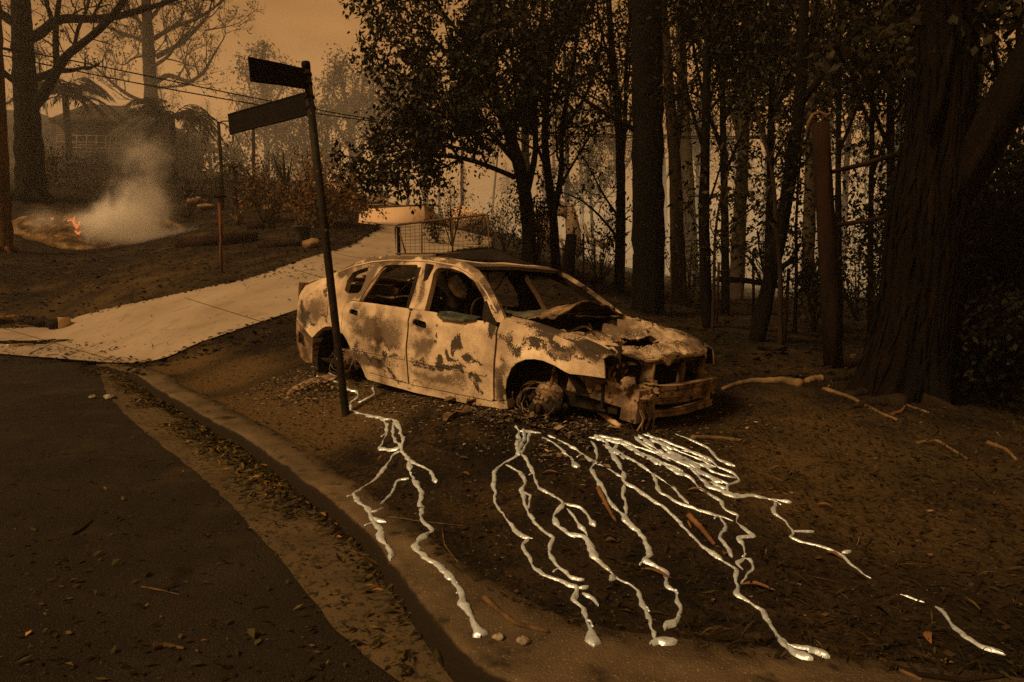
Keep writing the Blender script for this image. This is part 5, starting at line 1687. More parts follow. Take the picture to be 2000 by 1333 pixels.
P = px_path([(1748, 790), (1772, 690), (1796, 560), (1806, 440), (1815, 380), (1832, 250), (1845, 100), (1856, -60), (1868, -300)], 6.5)
_rr = [.42, .33, .285, .29, .28, .25, .22]
fluted(local(gt, P), np.interp(np.linspace(0, 1, 30), [0, .1, .22, .36, .40, .5, 1], _rr), seed=0, ph=1., n=90)
# loose strips of stringy bark
_S = np.concatenate([[0], np.cumsum(np.linalg.norm(np.diff(P, axis=0), axis=1))])
for k in range(520):
    t0 = rnd.uniform(.02, .6)
    ln_ = rnd.uniform(.15, .6) / _S[-1]
    tt = np.linspace(t0, t0 + ln_, 7)
    th_ = rnd.uniform(0, 6.283)
    c_ = np.stack([np.interp(tt * _S[-1], _S, P[:, i]) for i in range(3)], 1)
    r_ = np.interp(tt, [0, .1, .22, .36, .40, .5, 1], _rr) * (1.02 + .10 * rnd.random()) + .012 * np.sin(np.linspace(0, 3.1, 7)) + np.linspace(0, rnd.uniform(0, .035), 7)[::rnd.choice((-1, 1))]
    a_ = th_ + .12 * np.sin(np.linspace(0, 3, 7) + k) * rnd.uniform(-1, 1)
    e_ = c_ + np.stack([np.cos(a_) * r_, np.sin(a_) * r_, 0 * r_], 1)
    wd_ = rnd.uniform(.006, .022) * np.sin(np.linspace(.25, 2.9, 7))
    tv = np.stack([-np.sin(a_) * wd_, np.cos(a_) * wd_, 0 * a_], 1)
    e_ = local(gt, e_)
    mb.grid(np.stack([e_ - tv, e_ + tv * .1 + np.stack([np.cos(a_), np.sin(a_), 0 * a_], 1) * .006, e_ + tv], 1))
mb.build('trunk', 'bark_string', gt)
mb = MB()
P = px_path([(1812, 450), (1858, 380), (1908, 300), (1962, 205), (2030, 90), (2110, -60)], 6.5, ground_first=False, d_end=6.0)
fluted(local(gt, P), [.16, .21, .20, .19, .18, .17], seed=4)
for pts, r in (([(1930, 260), (1990, 225), (2060, 200)], .07), ([(1815, 260), (1835, 200), (1850, 120), (1870, 40)], .03)):
    mb.tube(local(gt, px_path(pts, 6.2, ground_first=False)), [r] * (len(pts) - 1) + [r * .6], 8)
mb.build('limb', 'bark_string', gt)
mb = MB()
for pts in ([(1700, 725), (1660, 738), (1620, 745), (1590, 742)], [(1720, 745), (1690, 768), (1650, 775)], [(1760, 790), (1700, 790), (1650, 800)], [(1800, 790), (1850, 800), (1900, 812)]):
    q = np.array(pts, float)
    g_ = G(np.interp(np.linspace(0, 1, 14), np.linspace(0, 1, len(q)), q[:, 0]), np.interp(np.linspace(0, 1, 14), np.linspace(0, 1, len(q)), q[:, 1]))
    mb.tube(local(gt, g_ + [0, 0, .0]), np.linspace(.10, .02, 14), 8, jit=.15)
mb.build('root', 'bark_brown', gt)
T_ = Tree(**dict(LF, nleaf=16, twig=.9))
for pts in ([(1850, 150), (1880, 60), (1900, -20)], [(1960, 190), (1940, 100), (1930, 10)], [(1990, 130), (1990, 40), (1980, -40)], [(1830, 60), (1790, 20), (1770, -40)]):
    T_.limb(local(gt, px_path(pts, 6.6, ground_first=False)), .03, .01, twigs=(.2, 1), every=.25)
T_.tr.build('limb', 'bark_brown', gt)
T_.lf.build('crown', 'leaf_dark', gt, sm=False, tone=True)


# far forest trees: three models, copied
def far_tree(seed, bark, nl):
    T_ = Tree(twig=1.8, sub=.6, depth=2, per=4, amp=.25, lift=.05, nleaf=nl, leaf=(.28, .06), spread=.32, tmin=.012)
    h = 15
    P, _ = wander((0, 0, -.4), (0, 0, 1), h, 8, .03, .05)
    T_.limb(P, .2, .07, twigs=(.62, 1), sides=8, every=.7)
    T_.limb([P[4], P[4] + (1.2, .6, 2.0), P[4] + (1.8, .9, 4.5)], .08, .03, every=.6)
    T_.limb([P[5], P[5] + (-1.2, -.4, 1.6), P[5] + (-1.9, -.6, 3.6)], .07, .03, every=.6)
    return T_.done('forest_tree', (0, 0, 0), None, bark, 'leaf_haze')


protos = [far_tree(1, 'bark_black', 5), far_tree(2, 'bark_brown', 6), far_tree(3, 'bark_pale', 4)]
FAR = []
for i in range(28):
    D = 30 + 40 * (i / 28.0) ** 1.1 + rnd.uniform(-2, 2)
    px = 1030 + (i * 617 % 1000) + rnd.uniform(-15, 15)
    FAR.append((px, D))
for px, D in [(700, 62), (800, 48), (860, 60), (905, 46), (960, 55), (990, 70), (760, 75), (640, 80), (560, 85), (480, 78), (420, 72), (340, 66), (200, 62), (120, 58), (20, 60)]:
    FAR.append((px, D))
used = [0, 0, 0]
for i, (px, D) in enumerate(FAR):
    k = i % 3
    x = (px - 1000) / FPX * D
    z = gz(x, D)
    if used[k] == 0:
        o = protos[k]
    else:
        o = protos[k].copy()
        COL.objects.link(o)
        for ch in protos[k].children:
            c = ch.copy()
            COL.objects.link(c)
            c.parent = o
    used[k] += 1
    o.location = (x, D, z)
    o.rotation_euler = (0, 0, i * 2.4)
    s = rnd.uniform(.75, 1.2) * (.62 if px < 1000 else 1)
    o.scale = (s, s, s * rnd.uniform(.9, 1.1))
    tag(o, 'slender hazy forest tree standing far back in the smoke', 'tree', 'slender trees far back in the smoky forest')


# ------------------------------------------------------------------ shrubs and undergrowth
def shrub(label, px, D, w_, h_, n=9, leafm='leaf_dark', bark='bark_brown', nleaf=10, leaf=(.09, .024), name='shrub', py=None, depth=2, spread=.10, per=4):
    x, y = (px - 1000) / FPX * D * 1.0, D
    z = gz(x, y)
    T_ = Tree(twig=w_ * .55, sub=.6, depth=depth, per=per, amp=.25, lift=.05, nleaf=nleaf, leaf=leaf, spread=spread, tmin=.004)
    for k in range(n):
        a = rnd.uniform(0, 6.28)
        q = rnd.uniform(.15, 1) * w_ * .5
        hh = h_ * rnd.uniform(.55, 1)
        T_.limb([(x, y, z - .05), (x + math.cos(a) * q * .5, y + math.sin(a) * q * .5, z + hh * .5), (x + math.cos(a) * q, y + math.sin(a) * q, z + hh)], .012 + .006 * h_, .006, twigs=(.3, 1), every=.35, sides=5)
    return T_.done(name, (x, y, z), label, bark, leafm, 'shrub')


shrub('rust-brown scorched bush left of the driveway, behind the sign pole', 640, 23, 2.4, 1.2, 12, 'leaf_rust', nleaf=15, leaf=(.13, .035), spread=.16)
shrub('rust-brown scorched bush beside the reddish stump', 520, 25, 1.7, 1.1, 8, 'leaf_rust', nleaf=9, leaf=(.12, .03))
shrub('olive scorched bush at the bend of the driveway', 690, 25.5, 1.6, 1.2, 8, 'leaf_rust', nleaf=9, leaf=(.12, .03))
shrub('small dark shrub with curled leaves behind the farm gate', 855, 21.5, .4, .7, 4, 'leaf_dark', nleaf=7)
shrub('leggy half-burnt shrub rising above the gate', 884, 21, 1.2, 1.9, 6, 'leaf_dark', nleaf=3, leaf=(.10, .025))
shrub('low dark shrub on the mound behind the right end of the gate', 935, 23, 1.5, .6, 6, 'leaf_dark', nleaf=5)
shrub('dark shrub right of the gate, left of the leafy tree trunk', 985, 20, 1.4, 1.1, 7, 'leaf_dark', nleaf=4)
shrub('tangle of drooping dead leaves between two trunks behind the car', 1050, 15.5, 1.0, 1.6, 9, 'leaf_dark', nleaf=8)
shrub('thin leafy undergrowth left of the massive black trunk', 1170, 16, 1.6, 1.3, 9, 'leaf_dark', nleaf=4)
shrub('sparse brown undergrowth right of the massive black trunk', 1345, 15, 1.5, 1.1, 8, 'leaf_dark', nleaf=4)
shrub('dark leafy bush at the foot of the pale hazy trunk', 1592, 12, .9, 1.3, 7, 'leaf_dark', nleaf=8)
shrub('bright-edged bush behind the timber pole, against the smoke', 1675, 14, 1.5, 1.6, 8, 'leaf_green', nleaf=5)
shrub('leafy bush just left of the great tree', 1735, 11.5, 1.3, 1.8, 8, 'leaf_dark', nleaf=6)
for lab, px, D, w_, h_ in [('dense dark green shrub right of the great tree', 1905, 8.2, 2.2, 2.0), ('tall dark green thicket at the right edge', 1985, 8.8, 2.4, 2.8), ('dark thicket behind the great tree trunk', 1850, 10.5, 2.4, 2.6), ('low weedy shrub at the right edge below the thicket', 1955, 6.6, 1.1, .7), ('high dark thicket behind the forked limb', 1930, 11, 3.0, 4.0)]:
    shrub(lab, px, D, w_, h_, 16, 'leaf_green', 'bark_black', nleaf=15, leaf=(.075, .022), spread=.12)


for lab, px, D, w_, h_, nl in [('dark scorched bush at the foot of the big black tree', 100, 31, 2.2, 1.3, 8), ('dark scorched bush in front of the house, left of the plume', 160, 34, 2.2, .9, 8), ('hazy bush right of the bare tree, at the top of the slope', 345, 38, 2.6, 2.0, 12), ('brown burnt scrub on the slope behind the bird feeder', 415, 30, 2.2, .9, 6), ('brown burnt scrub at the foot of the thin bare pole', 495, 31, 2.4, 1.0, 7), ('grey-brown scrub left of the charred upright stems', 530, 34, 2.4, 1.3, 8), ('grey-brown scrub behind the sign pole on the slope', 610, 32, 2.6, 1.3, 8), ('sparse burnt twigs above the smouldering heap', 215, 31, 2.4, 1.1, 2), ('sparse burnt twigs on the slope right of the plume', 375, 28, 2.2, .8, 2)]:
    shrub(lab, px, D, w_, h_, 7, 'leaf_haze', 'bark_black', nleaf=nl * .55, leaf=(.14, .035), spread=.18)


def palm(label, px, py_top, D, nf, fl, droop, trunk_r=.16, leafm='leaf_haze', bare=False, sag=0.):
    x, y = (px - 1000) / FPX * D, D
    z0 = gz(x, y)
    top = W(px, py_top, D)
    o = empty('palm_tree', (x, y, z0))
    tag(o, label, 'palm')
    mb = MB()
    mb.tube([(0, 0, -.2), (.05, 0, (top[2] - z0) * .5), (0, 0, top[2] - z0)], [trunk_r * 1.2, trunk_r, trunk_r], 9, jit=.08)
    mb.build('trunk', 'bark_brown', o)
    fm, lm = MB(), MB()
    for k in range(nf):
        a = k * 2.4 + rnd.uniform(-.3, .3)
        el = rnd.uniform(.2, 1.2)
        q = np.linspace(0, 1, 10)
        l_ = fl * rnd.uniform(.75, 1.1)
        hz_ = l_ * q * math.cos(el * .7)
        vz = l_ * (q * math.sin(el) - droop * q ** 2.2)
        P = np.stack([hz_ * math.cos(a), hz_ * math.sin(a), vz + top[2] - z0], 1)
        fm.tube(P, np.linspace(.03, .008, 10), 4, cap=False)
        n = 10 if bare else 64
        t = RNG.uniform(.15, 1, n)
        i = np.minimum((t * 9).astype(int), 8)
        C = P[i] + (P[i + 1] - P[i]) * (t * 9 - i)[:, None]
        tg = P[i + 1] - P[i]
        sdv = np.cross(tg, (0, 0, 1)) * RNG.choice([-1, 1], n)[:, None]
        sdv /= np.linalg.norm(sdv, axis=1)[:, None] + 1e-9
        lm.leaves(C, sdv * .55 + tg / np.linalg.norm(tg, axis=1)[:, None] * .6 + np.array([0, 0, -.38 - sag]), fl * .26 * RNG.uniform(.7, 1.2, n), .030 if not bare else .022, RNG.uniform(.2, .8, n))
    fr = fm.build('frond', 'bark_brown', o)
    lm.build('leaflet', leafm, fr, sm=False, tone=True)
    return o


palm('hazy feather palm in front of the house, left of the bare tree', 152, 190, 37, 24, 2.7, .62, leafm='leaf_dark')
palm('hazy feather palm right of the bare tree with a rounded crown', 352, 232, 37, 26, 2.7, .66, leafm='leaf_dark')
palm('burnt palm with a thin tall trunk and a few drooping bare fronds', 441, 240, 29, 5, 1.7, 1.3, trunk_r=.07, bare=True, sag=.4)
palm('short burnt palm with hanging shrivelled fronds behind the bird feeder', 466, 330, 28, 9, 1.2, 1.4, trunk_r=.08, bare=True, sag=.5)


def spiky(label, px, D, h_, n, mat_='bark_black', spread=.4, w_=.05, name='grass_tree'):
    x, y = (px - 1000) / FPX * D, D
    z = gz(x, y)
    mb = MB()
    for k in range(n):
        a = rnd.uniform(0, 6.28)
        t = rnd.uniform(.1, 1) * spread
        hh = h_ * rnd.uniform(.5, 1)
        P = np.array([(x + .1 * math.cos(a), y + .1 * math.sin(a), z - .1), (x + t * .4 * math.cos(a), y + t * .4 * math.sin(a), z + hh * .5), (x + t * math.cos(a), y + t * math.sin(a), z + hh)])
        mb.tube(P, [w_, w_ * .8, w_ * .3], 6)
    o = mb.build(name, mat_)
    return tag(o, label, 'plant')


spiky('cluster of charred upright stems left of the sign pole', 566, 32, 2.5, 9, spread=.9, w_=.075, name='burnt_plant')
spiky('small cluster of charred leaning stems near the bare hazy pole', 548, 28, 1.2, 5, spread=.4, w_=.05, name='burnt_plant')
spiky('spiky yucca with scorched yellow-brown leaves by the bird feeder', 471, 25, .7, 26, 'straw', .38, .02, name='yucca_plant')
spiky('small charred spiky plant on the slope right of the yucca', 535, 24, .6, 14, 'char', .3, .02, name='burnt_plant')
spiky('thin dead stalks standing in front of the brick wall', 262, 34, 1.8, 9, 'bark_black', .8, .02, name='dead_plant')
spiky('thin dead stalks on the slope right of the brick wall', 375, 32, 1.9, 12, 'bark_black', 1.4, .02, name='dead_plant')

# ------------------------------------------------------------------ pole, posts, fence, gate
pp = W(1630, 725, 7.9)
tp = empty('timber_pole', (pp[0], pp[1], gz(pp[0], pp[1])))
tag(tp, 'thick charred timber pole, sawn off at the top, with a bent pipe and two rails', 'pole')
mb = MB()
q_ = px_path([(1630, 728), (1622, 600), (1613, 430), (1605, 300), (1603, 240)], 7.9)
mb.tube(local(tp, q_), [.105, .10, .098, .095, .095], 14, jit=.05)
mb.build('post', 'timber', tp)
mb = MB()
mb.tube(local(tp, px_path([(1577, 262), (1579, 240), (1587, 225), (1600, 220), (1611, 224), (1616, 238)], 7.95, ground_first=False)), .022, 8)
mb.build('bent_pipe', 'gate', tp)
for a, b in (((1618, 338), (1765, 296)), ((1622, 442), (1770, 414))):
    mb = MB()
    mb.tube(local(tp, [W(*a, 7.95), W((a[0] + b[0]) / 2, (a[1] + b[1]) / 2 + 3, 7.6), W(*b, 7.2)]), .026, 7, jit=.1)
    mb.build('rail', 'timber', tp)

fx = [(1120, 15.5), (1138, 14.6), (1160, 13.8), (1235, 13.2), (1310, 12.4), (1400, 11.6), (1470, 10.8), (1535, 9.6), (1620, 8.1), (1790, 7.4), (1905, 7.0), (1990, 6.8), (2100, 6.6)]
fpts = [((px - 1000) / FPX * D, D) for px, D in fx]
fb = empty('wire_fence', (*fpts[0], gz(*fpts[0])))
tag(fb, 'sagging wire mesh fence on thin posts along the edge of the forest', 'fence')
for k, (x, y) in enumerate(fpts):
    if k in (8, 9):
        continue
    z = gz(x, y)
    mb = MB()
    mb.tube(local(fb, [(x, y, z - .2), (x + .01, y, z + .5), (x + .02 * math.sin(k * 3), y, z + 1.05)]), .022, 7)
    mb.build('post', 'timber', fb)
mb = MB()
for k in range(len(fpts) - 1):
    (x0, y0), (x1, y1) = fpts[k], fpts[k + 1]
    n = max(4, int(math.hypot(x1 - x0, y1 - y0) / .16))
    t = np.linspace(0, 1, n)
    xs, ys = x0 + (x1 - x0) * t, y0 + (y1 - y0) * t
    zs = surf(xs, ys)
    for h in np.linspace(.06, .95, 7):
        mb.tube(local(fb, np.stack([xs, ys, zs + h - .05 * np.sin(t * math.pi)], 1)), .0016, 3, cap=False)
    for i in range(n):
        mb.tube(local(fb, [(xs[i], ys[i], zs[i] + .03), (xs[i], ys[i], zs[i] + .93)]), .0013, 3, cap=False)
mb.build('wire_mesh', 'wire', fb)

# farm gate across the driveway
g0, g1 = W(772, 440, 17.6), W(954, 419, 17.0)
gd = g1 - g0
gd[2] = 0
glen = np.linalg.norm(gd)
gd /= glen
zb0, zb1 = gz(g0[0], g0[1]), gz(g1[0], g1[1])
fg = empty('farm_gate', (g0[0], g0[1], zb0))
tag(fg, 'rusty pipe-framed farm gate with wire mesh standing beyond the car roof', 'gate')


def gp(t, h):
    p = g0 + gd * glen * t
    zb = .10 + min(zb0, zb1)
    zt = g0[2] + (g1[2] - g0[2]) * t
    return np.array([p[0], p[1], zb + (zt - zb) * h]) - np.array(fg.location)


mb = MB()
mb.tube([gp(0, 0), gp(0, .9), gp(.012, .98), gp(.04, 1), gp(.5, 1), gp(.95, 1), gp(.985, .98), gp(1, .9), gp(1, 0)], .03, 8)
mb.tube([gp(0, .02), gp(1, .02)], .022, 8)
mb.build('frame', 'gate', fg)
for t in (.29, .62):
    mb = MB()
    mb.tube([gp(t, .02), gp(t, 1)], .021, 6)
    mb.build('bar', 'gate', fg)
mb = MB()
mb.tube([gp(.05, .72), gp(.11, .02)], .022, 6)
mb.build('brace', 'gate', fg)
mb = MB()
for t in np.linspace(.06, .94, 18):
    mb.tube([gp(t, .02), gp(t, .99)], .0048, 3, cap=False)
for h in np.linspace(.14, .9, 8):
    mb.tube([gp(0, h), gp(.5, h - .006), gp(1, h)], .0048, 3, cap=False)
mb.build('wire_mesh', 'wire', fg)
px_, py_ = g0[0] + gd[0] * .07, g0[1] + .08
mb = MB()
zz = gz(px_, py_)
mb.tube([(px_, py_, zz - .3), (px_, py_, zz + .6), (px_, py_, g0[2] - .04)], .045, 10)
tag(mb.build('gate_post', 'timber'), 'short brown gate post at the left end of the farm gate', 'post')

# bird feeder on a red-brown post, thin pale pole
fx_, fy_ = W(433, 533, 17)[:2]
bz = gz(fx_, fy_)
tz = W(434, 385, 17)[2]
bf = empty('bird_feeder', (fx_, fy_, bz))
tag(bf, 'red-brown post with a flat dark tray on top, left of the driveway', 'bird feeder')
mb = MB()
mb.tube([(0, 0, -.2), (0, 0, .7), (.03, 0, .72), (.015, 0, tz - bz)], [.035, .035, .045, .042], 8)
mb.build('post', 'red_post', bf)
mb = MB()
mb.tube([(.01, 0, tz - bz - .02), (.01, 0, tz - bz), (.01, 0, tz - bz + .03)], [.10, .19, .18], 16)
mb.build('tray', 'char', bf)
mb = MB()
mb.tube([(.02, 0, .95), (.12, -.02, 1.05), (.26, -.04, 1.12)], .012, 5)
mb.build('hook', 'gate', bf)
tx, ty = W(498, 395, 36)[:2]
mb = MB()
mb.tube([(tx, ty, gz(tx, ty) - .2), (tx, ty, W(498, 320, 36)[2]), (tx + .05, ty, W(498, 252, 36)[2])], .09, 8)
tag(mb.build('utility_pole', 'bark_brown'), 'thin hazy bare pole left of the sign, below the lower blade', 'pole')
tx, ty = W(551, 400, 32)[:2]
mb = MB()
zz = gz(tx, ty)
mb.tube([(tx, ty, zz - .2), (tx, ty, zz + .5), (tx, ty, zz + .95)], [.17, .15, .15], 9, jit=.06)
tag(mb.build('tree_stump', 'red_post'), 'reddish stump under the charred upright stems', 'stump')
for lab, pts, D, r in [('dark burnt stump behind the car roof, right of the twin-stemmed tree', [(1108, 552), (1112, 500), (1116, 458)], 13.5, .12), ('dark burnt stump leaning at the foot of the great tree', [(1702, 695), (1712, 650), (1722, 602)], 8.2, .075)]:
    mb = MB()
    mb.tube(px_path(pts, D), [r * 1.15, r, r * .9], 12, jit=.08)
    tag(mb.build('tree_stump', 'bark_black'), lab, 'stump')
for lab, a, b, D, r in [('charred log lying right of the leaning tree', (1480, 684), (1600, 712), 8.7, .05), ('grey log lying across the smoky clearing in the forest', (1400, 545), (1520, 560), 15, .07), ('dead branch propped low at the right edge of the forest', (1850, 760), (2010, 640), 7, .03)]:
    mb = MB()
    A, B = W(*a, D), W(*b, D)
    mb.tube([A, (A + B) / 2 + (0, 0, .04), B], [r, r * .95, r * .7], 9, jit=.1)
    tag(mb.build('fallen_log', 'bark_black'), lab, 'log')

# ------------------------------------------------------------------ power lines
for lab, pts in [('upper of the two power lines crossing behind the sign', [(-60, 84), (61, 103), (250, 141), (500, 193), (617, 214), (700, 230), (860, 247), (1040, 259), (1250, 266), (1500, 268)]),
                 ('lower of the two power lines crossing behind the sign', [(-60, 94), (61, 121), (250, 160), (500, 205), (617, 222), (700, 234), (860, 253), (1040, 264), (1250, 270), (1500, 271)])]:
    P = np.array([W(p[0], p[1], 17 + 5 * (p[0] + 60) / 1560) for p in pts])
    mb = MB()
    mb.tube(smooth(resample(P, 60), 3), .017, 5)
    tag(mb.build('power_line', 'wire'), lab, 'cable')

# ------------------------------------------------------------------ houses, walls, garden edging
def boxat(mb, px0, px1, py0, py1, D, dep):
    a, b = W(px0, py1, D), W(px1, py0, D)
    mb.box(((a[0] + b[0]) / 2, D + dep / 2, (a[2] + b[2]) / 2), (b[0] - a[0], dep, b[2] - a[2]))
    return a, b


hs = empty('house', (-24.5, 40, gz(-24.5, 40)))
tag(hs, 'smoke-veiled two-storey house on the hill behind the left trees', 'house')
O = np.array(hs.location)


def hpart(name, m, fn, parent=None, **kw):
    mb = MB()
    fn(mb)
    mb.v = [v_ - O for v_ in mb.v]
    return mb.build(name, m, parent or hs, sm=False, **kw)


def upper(mb):
    boxat(mb, 112, 292, 226, 296, 41, 7)


hpart('wall', 'house', upper)


def roof_(mb):
    a, b, c = W(95, 232, 40.2), W(306, 238, 40.2), W(170, 203, 44.5)
    d = W(250, 208, 44.5)
    e_, f_ = a + (0, 9, 0), b + (0, 9, 0)
    t = np.array([0, 0, .22])
    mb.add([a, b, d, c, e_, f_], [(0, 1, 2, 3), (5, 4, 3, 2)], [(0, 3, 4), (1, 5, 2)])
    mb.add([a - t, b - t, f_ - t, e_ - t, a, b, f_, e_], [(0, 1, 2, 3), (0, 4, 5, 1), (1, 5, 6, 2), (3, 7, 4, 0)])


hpart('roof', 'roof', roof_)
for a, b, c, d in ((150, 190, 240, 284), (205, 228, 240, 290)):
    wo = hpart('window', 'char', lambda mb: boxat(mb, a, b, c, d, 40.93, .1))
    hpart('frame', 'rail', lambda mb: [mb.bar(W(a, y, 40.9), W(b, y, 40.9), .06, .06) for y in (c, d)] + [mb.bar(W(x, c, 40.9), W(x, d, 40.9), .06, .06, (1, 0, 0)) for x in (a, (a + b) / 2, b)], wo)


def balc(mb):
    a, b = W(108, 296, 39.4), W(286, 298, 39.4)
    mb.box(((a[0] + b[0]) / 2, 40.3, a[2] - .1), (b[0] - a[0], 2.0, .2))


bo_ = hpart('balcony', 'house', balc)


def rails(mb):
    for y in (268, 281, 292):
        mb.bar(W(112, y - 4, 39.4), W(284, y, 39.4), .04, .04)
    for x in np.linspace(112, 284, 10):
        mb.bar(W(x, 266, 39.4), W(x, 296, 39.4), .05, .05, (1, 0, 0))


hpart('railing', 'rail', rails, bo_)


def lowroof(mb):
    a, b = W(88, 312, 36.8), W(300, 324, 36.8)
    c, d = W(120, 296, 39.3), W(270, 300, 39.3)
    t = np.array([0, 0, .15])
    mb.add([a, b, d, c, a - t, b - t, d - t, c - t], [(0, 1, 2, 3), (7, 6, 5, 4), (0, 4, 5, 1), (1, 5, 6, 2), (3, 7, 4, 0)])


hpart('verandah_roof', 'roof', lowroof)
hpart('lower_wall', 'brick', lambda mb: [boxat(mb, 204, 278, 316, 368, 38, .3), boxat(mb, 72, 104, 310, 372, 38, .3), boxat(mb, 104, 204, 312, 370, 40, .3)])
hpart('garage_door', 'char', lambda mb: boxat(mb, 110, 200, 318, 368, 39.93, .05))
for k, x in enumerate((204, 268)):
    hpart('post', 'char', lambda mb: mb.bar(W(x + 10, 372, 36.9), W(x + 10, 318, 36.9), .12, .12, (1, 0, 0)))
h2 = empty('house', (-34, 46, gz(-34, 46)))
tag(h2, 'low hazy house roofline at the far left edge, beyond the black tree', 'house')
O = np.array(h2.location)
mb = MB()
boxat(mb, -60, 96, 236, 330, 46, 6)
mb.v = [v_ - O for v_ in mb.v]
mb.build('wall', 'house', h2, sm=False)
mb = MB()
a, b, c, d = W(-80, 244, 45.4), W(112, 240, 45.4), W(-20, 214, 49), W(64, 216, 49)
mb.add([a, b, d, c, a + (0, 7, 0), b + (0, 7, 0)], [(0, 1, 2, 3), (5, 4, 3, 2)], [(0, 3, 4), (1, 5, 2)])
mb.v = [v_ - O for v_ in mb.v]
mb.build('roof', 'roof', h2, sm=False)
mb = MB()
a, b, c, d = W(-30, 268, 44.5), W(100, 250, 44.5), W(-30, 252, 46), W(96, 240, 46)
mb.add([a, b, d, c, a - (0, 0, .15), b - (0, 0, .15)], [(0, 1, 2, 3), (0, 4, 5, 1)])
mb.v = [v_ - O for v_ in mb.v]
mb.build('verandah_roof', 'roof', h2, sm=False)

# cream retaining wall at the top of the driveway, with what is left of a roof on it
wl = empty('retaining_wall', W(770, 440, 28.4))
tag(wl, 'pale cream block wall at the top of the driveway', 'wall')
O = np.array(wl.location)
mb = MB()
V = [W(699, 450, 28.4), W(828, 448, 28.6), W(848, 448, 30.5), W(848, 402, 30.5), W(828, 401, 28.6), W(703, 408, 28.4)]
V = np.array(V)
back = V + np.array([0, .25, 0])
A = np.concatenate([V, back]) - O
mb.add(A, [(0, 1, 4, 5), (1, 2, 3, 4), (5, 4, 10, 11), (4, 3, 9, 10), (0, 5, 11, 6)])
mb.build('wall', 'wall', wl, sm=False)
mb = MB()
mb.bar(W(702, 407, 28.4) - O + (0, .14, 0), W(830, 400, 28.6) - O + (0, .14, 0), .30, .05)
mb.bar(W(830, 400, 28.6) - O + (0, .14, .003), W(850, 401, 30.5) - O + (0, .14, .003), .30, .05)
mb.build('coping', 'kerb', wl, sm=False)
mb = MB()
for a, b, wd in [((690, 412, 29), (725, 398, 31), .5), ((705, 400, 30), (760, 402, 29.3), .3), ((735, 385, 31), (768, 404, 29.2), .25), ((720, 396, 30.5), (748, 382, 31.5), 1.0), ((700, 410, 29.4), (698, 395, 31), .8)]:
    mb.bar(W(*a), W(*b), wd, .06)
tag(mb.build('roof_wreckage', 'rust', sm=False), 'collapsed roof sheets and timbers heaped behind the cream wall', 'wreckage')
rw = empty('ruined_wall', W(930, 440, 30))
tag(rw, 'broken cream house wall behind the right half of the gate', 'wall')
O = np.array(rw.location)
mb = MB()
P2 = np.array([(862, 450), (862, 424), (880, 420), (884, 408), (905, 402), (925, 412), (938, 414), (954, 420), (956, 450)], float)
F_ = np.array([W(p[0], p[1], 30) for p in P2]) - O
n = len(F_)
c_ = F_.mean(0)
mb.add(np.concatenate([F_, F_ + (0, .3, 0), [c_], [c_ + (0, .3, 0)]]), [(i, (i + 1) % n, n + (i + 1) % n, n + i) for i in range(n)], [(i, 2 * n, (i + 1) % n) for i in range(n)] + [(n + i, n + (i + 1) % n, 2 * n + 1) for i in range(n)])
mb.build('wall', 'wall', rw, sm=False)
r2 = empty('ruined_house', W(1095, 470, 27))
tag(r2, 'ruined pale house wall with an arched hole, seen between the trunks behind the car', 'ruin')
O = np.array(r2.location)
mb = MB()
for p in ([(1050, 500), (1050, 430), (1062, 412), (1080, 405), (1080, 500)], [(1108, 500), (1108, 402), (1118, 395), (1124, 410), (1132, 440), (1140, 500)], [(1080, 425), (1080, 405), (1094, 398), (1108, 402), (1108, 428), (1094, 420)]):
    F_ = np.array([W(x, y, 27) for x, y in p]) - O
    n = len(F_)
    c_ = F_.mean(0)
    mb.add(np.concatenate([F_, F_ + (0, .3, 0), [c_]]), [(i, (i + 1) % n, n + (i + 1) % n, n + i) for i in range(n)], [(i, 2 * n, (i + 1) % n) for i in range(n)])
mb.build('wall', 'ruin', r2, sm=False)
mb = MB()
for k in range(10):
    a = W(rnd.uniform(1100, 1190), rnd.uniform(470, 492), rnd.uniform(25, 28))
    mb.bar(a, a + np.array([rnd.uniform(-1.4, 1.4), rnd.uniform(-.5, .5), rnd.uniform(.1, .8)]), rnd.uniform(.08, .5), .05)
tag(mb.build('house_wreckage', 'ruin', sm=False), 'heap of pale boards and sheets right of the ruined arch', 'wreckage')

for lab, a, b, D, hh in [('charred long sleeper edging the burnt garden bed', (345, 474), (502, 476), 22, .30), ('low charred sleeper right of the garden bed, below the pot', (505, 490), (605, 488), 20.5, .14), ('short charred timber block on the slope above the sleepers', (484, 448), (516, 448), 24, .2)]:
    mb = MB()
    A, B = W(*a, D), W(*b, D)
    A[2] = gz(A[0], A[1]) + hh / 2 - .03
    B[2] = gz(B[0], B[1]) + hh / 2 - .03
    mb.bar(A, B, .2, hh)
    tag(mb.build('garden_sleeper', 'timber', sm=False), lab, 'timber')
gx_, gy_ = W(592, 476, 21)[:2]
mb = MB()
z = gz(gx_, gy_)
mb.tube([(gx_, gy_, z - .02), (gx_, gy_, z + .02), (gx_, gy_, z + .42), (gx_, gy_, z + .43), (gx_, gy_, z + .47), (gx_, gy_, z + .44), (gx_, gy_, z + .2)], [.16, .19, .235, .26, .26, .22, .2], 20, cap=True)
tag(mb.build('plant_pot', 'green_pot'), 'dull green plastic pot beside the sandstone boulder', 'pot')
